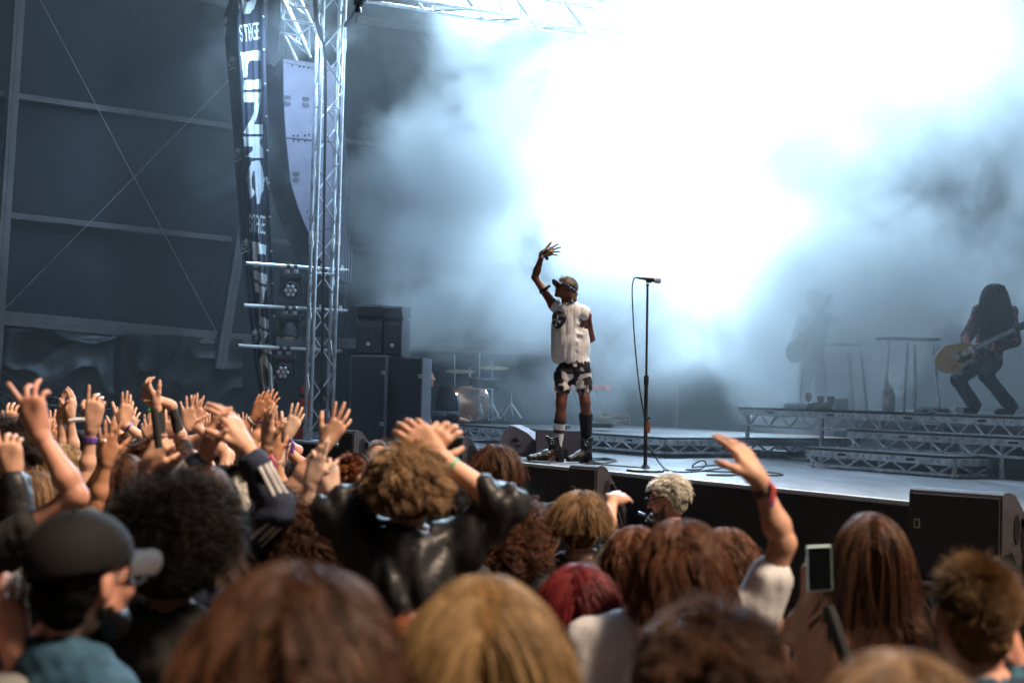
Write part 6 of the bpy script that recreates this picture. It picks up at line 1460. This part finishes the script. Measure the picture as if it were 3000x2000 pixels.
e,J,M = person('person with wide spread hands above the middle of the left crowd', 560, 1310, 7.5, 5, 'm', 'short', 'brown', 'fair', 'black', A={'L':dict(w=(548,1250),t=(553,1200),p=AW,c=(.1,.1,.08,.1,.15),s=.30,to=1.0),'R':dict(w=(572,1245,.12),t=(580,1195),p=AW,c=(.2,.15,.1,.12,.2),s=.22,to=.9)})
e,J,M = person('person holding a small phone above the left crowd', 640, 1305, 8.0, 0, 'm', 'short', 'dark', 'fair', 'black', A={'L':dict(w=(628,1262),t=(636,1222),p=(1,.3,0),c=(.5,.7,.7,.8,.8),s=.05),'R':dict(w=(668,1262),t=(660,1225),p=(-1,.3,0),c=(.5,.8,.9,.9,.9),s=.05)})
b = MB(); b.box((-.035,-.004,-.012),(.035,.004,.055), T(P(650,1228,8.0),1.1), bev=.004); b.build('phone', m_white, label='small pale phone held up between two hands in the left crowd', cat='phone')
# adidas style track jacket clapper
e,J,M = person('person in navy track jacket with three white sleeve stripes, hands raised wide', 600, 1357, 4.7, 0, 'f', 'long', 'brown', 'fair', 'navy', sl=(1.75,1.75), hl=.3, garm='track_jacket', fold=.006, slv_r=1.25, infl=.014,
 A={'R':dict(w=(722,1312),t=(690,1255),p=(-.8,.2,.4),c=(.4,.35,.35,.4,.4),s=.10,e=(808,1490),sh=(700,1585,.05),hs=1.15),'L':dict(w=(598,1345),t=(612,1275),p=(.8,.2,.3),c=(.4,.5,.5,.5,.5),s=.10,e=(530,1430),hs=1.15)})
def stripes(e, J, n, side, rr=.052, f1=.78):
    a, b_, c = J['sh'+n], J['el'+n], J['wr'+n]
    for q in (-1,0,1):
        pts = []
        for (p0,p1,f0,f2,rA,rB) in ((a,b_,.05,.95,rr*1.12,rr),(b_,c,.05,f1,rr,rr*.72)):
            dv = (p1-p0).normalized(); sd = (side-dv*side.dot(dv)).normalized(); up_ = dv.cross(sd)
            for i in range(9):
                f = f0+(f2-f0)*i/8; rad = rA+(rB-rA)*f; ang = q*.42; pts.append(p0.lerp(p1,f)+(sd*math.cos(ang)+up_*math.sin(ang))*(rad+.010))
        b = MB(); b.tube(pts,.0075,6); b.build('sleeve_stripe', CL['white'], parent=e, smooth=True)
stripes(e,J,'R',Vector((.75,-.65,.1)),.050,.66); stripes(e,J,'L',Vector((-.5,-.8,.2)),.050,.66)
person('dark haired man with visible right ear beside the striped sleeve', 702, 1366, 5.7, 35, 'm', 'short', 'dark', 'pink', 'navy', face=True)
person('person with short curly ash blond hair below the dark haired man', 690, 1432, 5.2, 20, 'm', 'mop', 'platinum', 'fair', 'black', hd=.95)
e,J,M = person('person with two parallel arms stretched towards the stage by the banner foot', 700, 1320, 8.0, 15, 'f', 'long', 'dark', 'tan', 'black', A={'L':dict(w=(748,1222),t=(763,1178),p=(0,.6,-.8),c=(.3,.2,.2,.25,.3),s=.10,e=(705,1262)),'R':dict(w=(780,1222,.08),t=(793,1175),p=(0,.6,-.8),c=(.3,.2,.2,.25,.3),s=.14,e=(738,1300))})
wb(e,J,'R',.75); wb(e,J,'L',.75,m_wb,.008)
e,J,M = person('person holding up a forearm with gold watch and purple bands', 800, 1440, 6.0, 0, 'f', 'long', 'dark', 'fair', 'black', A={'L':dict(w=(782,1300),t=(784,1240),p=(.7,.7,0),c=(.3,.2,.2,.25,.3),s=.06,e=(778,1420),hs=1.1)}); wb(e,J,'L',.95); wb(e,J,'L',.82,m_gold,.016,name='wristwatch'); wb(e,J,'L',.7,m_or,.014,tail=True)
e,J,M = person('person with pale arm and long purple ribbon reaching up beside the orange flag', 770, 1350, 7.0, 20, 'f', 'long', 'brown', 'pale', 'black', A={'R':dict(w=(842,1275),t=(862,1230),p=(-.3,1,0),c=(.4,.15,.15,.2,.3),s=.12,e=(812,1375))}); wb(e,J,'R',.9,tail=True); wb(e,J,'R',.72,m_rub,.006)
e,J,M = person('person with ringed hand raised just left of the pale arm', 740, 1345, 7.4, 10, 'f', 'bob', 'brown', 'tan', 'black', A={'R':dict(w=(816,1292),t=(824,1245),p=AW,c=(.5,.08,.6,.8,.8),s=.10)}); wb(e,J,'R',.96,m_wb)
e,J,M = person('person raising a tanned forearm with white paper band below the gold watch', 872, 1460, 6.3, 0, 'f', 'long', 'auburn', 'tan', 'black', A={'L':dict(w=(806,1340),t=(798,1290),p=AW,c=(.4,.2,.2,.25,.3),s=.08,e=(832,1450))}); wb(e,J,'L',.9,m_wb)
person('person with auburn curly hair behind the striped elbow', 846, 1455, 5.0, 0, 'f', 'curly', 'auburn', 'fair', 'black', vol=1.3, hl=.2)
e,J,M = person('person with dark curly hair holding up two hands with crossed fingers', 930, 1452, 4.9, 0, 'f', 'curly', 'brown', 'pale', 'brown', vol=1.7, hl=.2, A={'L':dict(w=(912,1408),t=(925,1360),p=(.5,.8,0),c=(.9,.1,.2,1.1,1.2),s=-.03,e=(895,1510)),'R':dict(w=(970,1440),t=(962,1385),p=(-.2,1,0),c=(.6,.1,.1,1.1,1.2),s=.16,e=(1000,1530))})
ring(e,P(972,1372,4.85),.012); wb(e,J,'L',.9,m_or,.014)
e,J,M = person('person with a thick bare arm stretched diagonally towards the stage', 800, 1450, 5.8, 35, 'm', 'short', 'brown', 'fair', 'black', A={'R':dict(w=(955,1300),t=(978,1262),p=(-.5,.8,-.2),c=(.5,.05,.1,.3,.4),s=.22,e=(868,1420),sh=(800,1500),hs=1.15)}, arm=1.15)
e,J,M = person('ginger haired man with sunglasses pushed up on his head, face to the right', 1035, 1330, 8.0, 52, 'm', 'short', 'ginger', 'pink', 'brown', face=True, vol=1.3)
b = MB(); b.tube([M@Vector((.092*math.cos(a),.055+.0*math.sin(a),.03+.095*math.sin(a))) for a in [math.pi*i/12 for i in range(13)]],[.006]*13,8); b.tube([M@Vector((.088,.055,.03)),M@Vector((.085,.0,.0)),M@Vector((.085,-.03,-.03))],.005,6); b.build('sunglasses', m_rub, parent=e, smooth=True)
# leather jacket blond
e,J,M = person('curly blond person in shiny black leather jacket with hands crossed overhead', 1200, 1300, 4.5, -4, 'm', 'mop', 'curlblond', 'fair', 'leather', sl=(1.45,1.32), garm='leather_jacket', collar=True, vol=.95, hl=.10, fold=.009, ff=12, infl=.016, slv_r=1.12,
 A={'R':dict(w=(1285,1335),t=(1232,1280,-.02),p=(-.2,1,-.2),c=(.7,.8,.85,.9,.95),s=.07,e=(1476,1485),sh=(1345,1600,.02),hs=1.1),'L':dict(w=(1228,1345,.05),t=(1282,1280),p=(.3,.9,0),c=(.7,.8,.9,.95,1.0),s=.07,e=(985,1500),sh=(1075,1600,.02),hs=1.1)})
wb(e,J,'R',.80,mat('green_band',(.10,.45,.25),.5),.012)
person('person with dark curly hair and brown skin half hidden by the leather sleeve', 1318, 1408, 5.3, 40, 'm', 'mop', 'black', 'tan', 'black', face=True)
e,J,M = person('short dark haired boy in black jacket with one arm out to the right', 1458, 1300, 6.2, 18, 'm', 'bowl', 'brown', 'fair', 'black', garm='jacket', sl=(1.6,1.7), vol=.8, hd=.95, slv_r=1.35, A={'R':dict(w=(1700,1545),t=(1730,1560),e=(1640,1520),sh=(1560,1530),c=(.5,.6,.6,.6,.6))})
person('person with reddish brown ringlets behind the leather elbow', 1496, 1470, 5.6, 10, 'f', 'curly', 'auburn', 'tan', 'black', hl=.24, vol=.7, hd=.92)
e,J,M = person('person with straight blond bowl cut and charcoal t-shirt reaching an arm to the right', 1702, 1434, 5.7, 2, 'm', 'bowl', 'dirty', 'fair', 'olive', part=0, A={'R':dict(w=(1795,1462,.35),t=(1840,1448,.12),p=(0,.7,-.8),c=(.4,.2,.25,.3,.3),s=.12,e=(1772,1555,.15),hs=1.05)}); wb(e,J,'R',.96,m_pur,.012)
person('person with bright dyed red hair in the middle of the front crowd', 1702, 1644, 4.2, 8, 'f', 'long', 'red', 'fair', 'black', hl=.40)
e,J,M = person('person with shoulder length brown hair and white t-shirt raising a bare right arm', 2003, 1522, 4.0, 6, 'm', 'wavy', 'auburn', 'fair', 'white', hl=.26, vol=1.2, sl=(.62,.50), slv_r=1.12, A={'R':dict(w=(2222,1402),t=(2168,1318,.02),p=(-.55,.5,-.35),c=(.9,.15,.35,.6,.6),s=.26,e=(2296,1590),sh=(2215,1790,.04),hs=1.08)}, arm=.98, sdx=-.10)
wb(e,J,'R',.99,m_or,.016,tail=True); wb(e,J,'R',.80,mat('brown_beads',(.06,.035,.025),.4,bump=.6,bscale=80),.026)
person('person with parted brown hair tucked right behind the white t-shirt', 2130, 1545, 4.7, -4, 'f', 'bob', 'auburn', 'fair', 'brown', hl=.20, vol=.7, hd=.94)
person('person with light brown hair and pale floral top left of the white t-shirt', 1868, 1540, 5.1, 12, 'f', 'wavy', 'auburn', 'fair', spotmat('floral_top',(.05,.10,.11),(.45,.46,.42),22,.5), hl=.24, vol=.7, hd=.95)
e,J,M = person('person with long brown hair and bare back holding up a phone at right', 2552, 1500, 4.4, 8, 'f', 'long', 'brown', 'tan', None, hl=.37, vol=.5, hd=.93, sdx=-.09, part=-.02, A={'L':dict(sh=(2385,1790,.02),w=(2372,1745,.0),t=(2374,1690),p=(.9,.5,0),c=(.6,.75,.8,.8,.8),s=.04,e=(2318,1860,.02),hs=1.0)})
b = MB(); pts = [J['neck']+Vector((-.06,-.10,-.02)), J['neck']+Vector((-.03,-.135,-.12)), J['neck']+Vector((.02,-.14,-.28)), J['neck']+Vector((.05,-.13,-.42))]; b.tube(spline(pts,4), .020, 8); b.build('shoulder_strap', CL['black'], parent=e, smooth=True)
cph = P(2400,1664,4.15); M2 = T(cph,.15)@Matrix.Rotation(R(-3),4,'Y'); o_ = None
b = MB(); b.box((-.038,-.005,-.066),(.038,.005,.066), M2, bev=.004); ph_ = b.build('phone', mat('phone_case',(.55,.75,.72),.3), label='phone with pale case and black screen held up at right', cat='phone')
b = MB(); b.box((-.0352,-.0065,-.0625),(.0352,-.0052,.0625), M2); b.build('screen', mat('phone_screen',(.004,.005,.006),.08), parent=ph_, world=False)
e,J,M = person('man with short cropped light hair and dark blue plaid shirt at lower right', 2855, 1634, 3.05, -3, 'm', 'crop', 'light', 'pink', plaid, sl=(1.8,1.8), garm='plaid_shirt', collar=True, vol=1.3, hl=.017, face=True, A={'R':dict(w=(2985,1960,.1),t=(2960,1860),p=(-.8,.4,0),c=(.6,.7,.8,.8,.8),e=(3020,2140,.0))})
# --- pit staff
e,J,M = person('security man with short grey hair and goatee facing the crowd', 1107, 1291, 13.8, 178, 'm', 'crop', 'grey', 'pink', 'black', face=True); eyes(e,M)
s = SDF(); s.ell(M@Vector((0,.070,-.090)),(.030,.030,.026),M.to_3x3()); v,f = s.mesh(.006); np_mesh('goatee',[(v,f,0)],hairmat('grey',*HC['grey']),e)
e,J,M = person('man with white hair, beard and dark glasses looking down in the pit', 1955, 1392, 8.1, -78, 'm', 'mop', 'platinum', 'pink', 'black', face=True, pitch=-14, vol=.7, hl=.05, hd=1.0); eyes(e,M,1.0)
s = SDF(); s.ell(M@Vector((0,.056,-.090)),(.046,.046,.046),M.to_3x3()); 
for x in (-1,1): s.cone(M@Vector((x*.064,.006,-.03)),.012,M@Vector((x*.045,.045,-.085)),.020,.02)
v,f = s.mesh(.006,noise=wave_noise(5,.003,90)); np_mesh('beard',[(v,f,0)],hairmat('beardgrey',(.12,.10,.09),(.45,.42,.38)),e)
b = MB()
for x in (-1,1):
    c = M@Vector((x*.036,.112,.008)); xx = M.to_3x3()@Vector((1,0,0)); zz = M.to_3x3()@Vector((0,0,1)); b.tube([c+xx*.026*math.cos(a)+zz*.020*math.sin(a) for a in [i*math.pi/9 for i in range(18)]],.0034,6,closed=True)
    b.tube([M@Vector((x*.062,.108,.014)),M@Vector((x*.086,.04,.018)),M@Vector((x*.090,.0,.016))],.0032,6)
b.tube([M@Vector((-.012,.116,.010)),M@Vector((.012,.116,.010))],.003,6); b.build('glasses', m_rub, parent=e)
# --- deeper rows of the left crowd
r_ = random.Random(21)
deep = [(100,1300,8.6,'short','brown','black','small distant person raising a hand left of the clapping arms'),(160,1290,9.0,'long','dark','black','small distant person with hand beside the clapping arms'),(300,1282,9.4,'mop','dark','navy','small distant person with a hand up beside the pointing finger'),(460,1300,9.6,'long','light','black','small distant person reaching up behind the stick'),
 (610,1285,10.2,'short','dark','black','small distant person reaching up left of the banner'),(690,1292,10.0,'bob','dark','grey','small distant person reaching up just under the banner foot'),(755,1300,9.8,'long','auburn','black','small distant person with auburn hair and a hand near the orange flag'),(70,1318,8.0,'long','blond','cream','blond person with loose hair low at the far left'),(140,1330,7.8,'bob','light','orange','person in orange top below the clapping arms'),(285,1310,8.4,'short','dark','grey','short haired person in grey between two raised arms'),(350,1290,9.2,'mop','brown','black','brown haired person behind the grey bandana'),
 (520,1330,8.4,'long','dark','teal','long dark haired person in teal behind the curly hair'),(600,1296,9.4,'short','brown','black','distant brown haired person below the small phone'),(655,1322,9.0,'long','dirty','white','distant person in white with straw coloured hair'),(730,1340,8.8,'bob','brown','maroon','distant person in maroon left of the orange flag'),
 (790,1315,9.6,'mop','dirty','grey','distant curly fair person in grey near the tower foot'),(880,1345,9.2,'long','light','black','distant light haired person right of the tower foot'),(845,1352,8.6,'curly','dark','black','distant person with dark ringlets under the thick arm'),(925,1372,9.0,'short','dirty','olive','distant person in olive left of the ginger man'),(955,1415,7.6,'bob','brown','navy','brown bobbed person in navy left of the ginger man'),
 (20,1360,6.2,'curly','auburn','brown','curly auburn person in brown at the left edge'),(240,1475,4.9,'long','dirty','black','straight fair hair showing just above the black cap'),(595,1440,5.8,'short','dark','black','dark haired person hidden behind the track jacket'),(1130,1420,6.0,'long','dark','black','dark long haired person behind the leather collar'),(1245,1800,3.2,'wavy','ginger','orange','low person with orange ginger hair between two blurred heads'),
 (1580,1500,6.6,'short','brown','grey','person in grey hidden behind the charcoal t-shirt'),(1180,1385,7.4,'short','brown','navy','person in navy hidden behind the curly blond head'),(640,1490,5.6,'wavy','brown','black','brown wavy hair below the striped jacket')]
for i,(x,y,d,st,hc,tp,lab) in enumerate(deep):
    A = None; sd = r_.choice('LR')
    if (d > 7.5 and i%2 == 0 and x < 760) or i < 7:
        wx = x+r_.uniform(-20,40); A = {sd:dict(w=(wx,y-18),t=(wx+r_.uniform(-8,14),y-66),p=r_.choice([AW,(-.7,.7,0),(.7,.7,0)]),c=(.4,.1+.3*r_.random(),.2,.3,.4),s=.08+.15*r_.random())}
    person(lab, x, y, d, r_.uniform(-15,25), r_.choice('mf'), st, hc, r_.choice(['fair','pink','tan','fair']), tp, A=A, hl=.24 if st in('long','wavy') else None, dens=.7)
# ------------------------------------------------------------------ smoke and stage lamps
def smoke():
    m = bpy.data.materials.new('stage_smoke'); m.use_nodes = True; t = m.node_tree; n = t.nodes; L = t.links
    n.clear(); out = n.new('ShaderNodeOutputMaterial'); pv = n.new('ShaderNodeVolumePrincipled')
    L.new(pv.outputs[0], out.inputs['Volume'])
    pv.inputs['Color'].default_value = (.90,.96,1,1); pv.inputs['Anisotropy'].default_value = 0.25
    geo = n.new('ShaderNodeNewGeometry')
    nz = n.new('ShaderNodeTexNoise'); nz.inputs['Scale'].default_value = .72; nz.inputs['Detail'].default_value = 5.0; nz.inputs['Roughness'].default_value = .62
    nz.inputs['Distortion'].default_value = .4
    L.new(geo.outputs['Position'], nz.inputs['Vector'])
    # cloud core: soft ellipsoid around a centre, ground level kept clear
    def blob(c, r, amp):
        mp = n.new('ShaderNodeMapping'); mp.vector_type = 'TEXTURE'
        mp.inputs['Location'].default_value = c; mp.inputs['Scale'].default_value = r; mp.inputs['Rotation'].default_value = (0,0,SROT)
        L.new(geo.outputs['Position'], mp.inputs['Vector'])
        ln = n.new('ShaderNodeVectorMath'); ln.operation = 'LENGTH'; L.new(mp.outputs[0], ln.inputs[0])
        mr = n.new('ShaderNodeMapRange'); mr.interpolation_type = 'SMOOTHSTEP'
        mr.inputs[1].default_value = 0.45; mr.inputs[2].default_value = 1.0; mr.inputs[3].default_value = amp; mr.inputs[4].default_value = 0.0
        L.new(ln.outputs['Value'], mr.inputs[0]); return mr.outputs[0]
    bl = [blob(*a) for a in SMOKE_BLOBS]
    cur = bl[0]
    for x in bl[1:]:
        a = n.new('ShaderNodeMath'); a.operation = 'MAXIMUM'; L.new(cur, a.inputs[0]); L.new(x, a.inputs[1]); cur = a.outputs[0]
    # density = max(0, core + (noise-.5)*k) * D + thin air
    s1 = n.new('ShaderNodeMath'); s1.operation = 'MULTIPLY_ADD'; L.new(nz.outputs[0], s1.inputs[0]); s1.inputs[1].default_value = 5.2; s1.inputs[2].default_value = -3.0
    s2 = n.new('ShaderNodeMath'); s2.operation = 'ADD'; L.new(s1.outputs[0], s2.inputs[0]); L.new(cur, s2.inputs[1])
    s3 = n.new('ShaderNodeMath'); s3.operation = 'MULTIPLY'; s3.use_clamp = True; L.new(s2.outputs[0], s3.inputs[0]); L.new(cur, s3.inputs[1])
    s4 = n.new('ShaderNodeMath'); s4.operation = 'MULTIPLY_ADD'; L.new(s3.outputs[0], s4.inputs[0]); s4.inputs[1].default_value = SMOKE_D; s4.inputs[2].default_value = SMOKE_AIR
    L.new(s4.outputs[0], pv.inputs['Density'])
    b = MB(); fp = [(-7.9,-4.5),(-3.3,-4.5),(-3.3,.98),(10.9,.98),(10.9,7.55),(-7.9,7.55)]; vs = [S(x,y,.012) for x,y in fp]+[S(x,y,8.2) for x,y in fp]; b.add(vs,[tuple(range(6))[::-1],tuple(range(6,12))]+[(k,(k+1)%6,6+(k+1)%6,6+k) for k in range(6)]); o = b.build('smoke', m, kind='stuff'); tag(o, 'blue white stage smoke billowing behind the singer', 'smoke')
    return o
SMOKE_D = 1.7; SMOKE_AIR = .020
# (centre, radii along the stage frame, amount)
SMOKE_BLOBS = [(P(1290,640,18.8),(2.2,2.1,2.6),1.1),(P(1480,330,19.3),(2.6,2.2,2.8),1.1),(P(1850,430,18.6),(2.9,2.5,3.0),1.05),(P(2280,300,16.8),(3.2,2.4,3.2),1.05),(P(2830,330,15.0),(3.0,2.2,3.0),.8),
 (P(1360,930,18.0),(2.2,1.6,1.0),.95),(P(2370,950,15.4),(1.9,1.05,1.6),2.2),(P(1900,930,17.0),(2.4,1.7,1.3),.75),(P(2300,1010,15.8),(1.9,1.3,1.2),.72),(P(2750,780,16.0),(2.2,1.5,1.5),.75),(P(1560,1120,18.0),(3.0,1.6,.9),.42),(P(840,260,18.2),(2.4,2.2,3.4),.27)]
smoke()
m_glare = mat('lit_lamp', (.9,.95,1), .3, emis=(.80,.93,1.0), estr=60.0)
def back_light(px, py, d, e_, label, col=(.55,.79,1.0), ang=125, r=.14, aim=None):
    c = P(px,py,d); tgt = aim or Vector((0,0,CAMZ)); dv = (tgt-c).normalized(); q = dv.to_track_quat('-Z','Y')
    e = empty('stage_light', c, 0, label=label, cat='stage light', group='lit stage lamps inside the smoke')
    M = Matrix.Translation(c)@q.to_matrix().to_4x4()
    b = MB(); b.lathe([(.05,.22),(.10,.20),(.12,.05),(.125,-.02),(.115,-.02),(.10,.0)], M, 20); b.build('head', m_lampb, parent=e)
    b = MB(); b.lathe([(.10,-.004),(.001,-.006)], M, 20); b.build('lens', m_glare, parent=e)
    b = MB(); b.tube([M@Vector((-.15,0,.08)), M@Vector((-.15,0,.08))+Vector((0,0,.25)), M@Vector((.15,0,.08))+Vector((0,0,.25)), M@Vector((.15,0,.08))],.015,6); b.build('yoke', m_lampb, parent=e)
    l = bpy.data.lights.new('stage_lamp','SPOT'); l.energy = e_; l.color = col; l.shadow_soft_size = r; l.spot_size = R(ang); l.spot_blend = .9
    o = bpy.data.objects.new('lamp_light', l); COL.objects.link(o); o.parent = e; o.rotation_euler = q.to_euler(); o.location = dv*.05
for a in [(2330,190,18.2,4760,'lit lamp glaring through the smoke at upper right of centre'),(1850,560,20.0,4760,'lit lamp glaring through the smoke above and left of the microphone'),(2140,620,18.6,3779,'lit lamp glaring through the smoke right of the microphone top'),(2780,90,16.0,1819,'lit lamp glaring at the top right corner of the smoke'),(1880,180,19.5,3779,'lit lamp glaring through the smoke high above the singer'),(1480,-330,18.6,4550,'unseen lamp added above the frame to light the left smoke'),(2350,-420,16.5,2100,'unseen lamp added above the frame to light the right smoke')]: back_light(*a,ang=178)  # last two unseen, added above the frame to light the smoke evenly
# small blue lamp at the top of the tower
c = P(860,-25,17.0); back_light(868,-12,16.2,230,'small blue lamp glowing at the top of the truss tower',(.40,.66,1.0),160,.08,P(742,520,17.0))
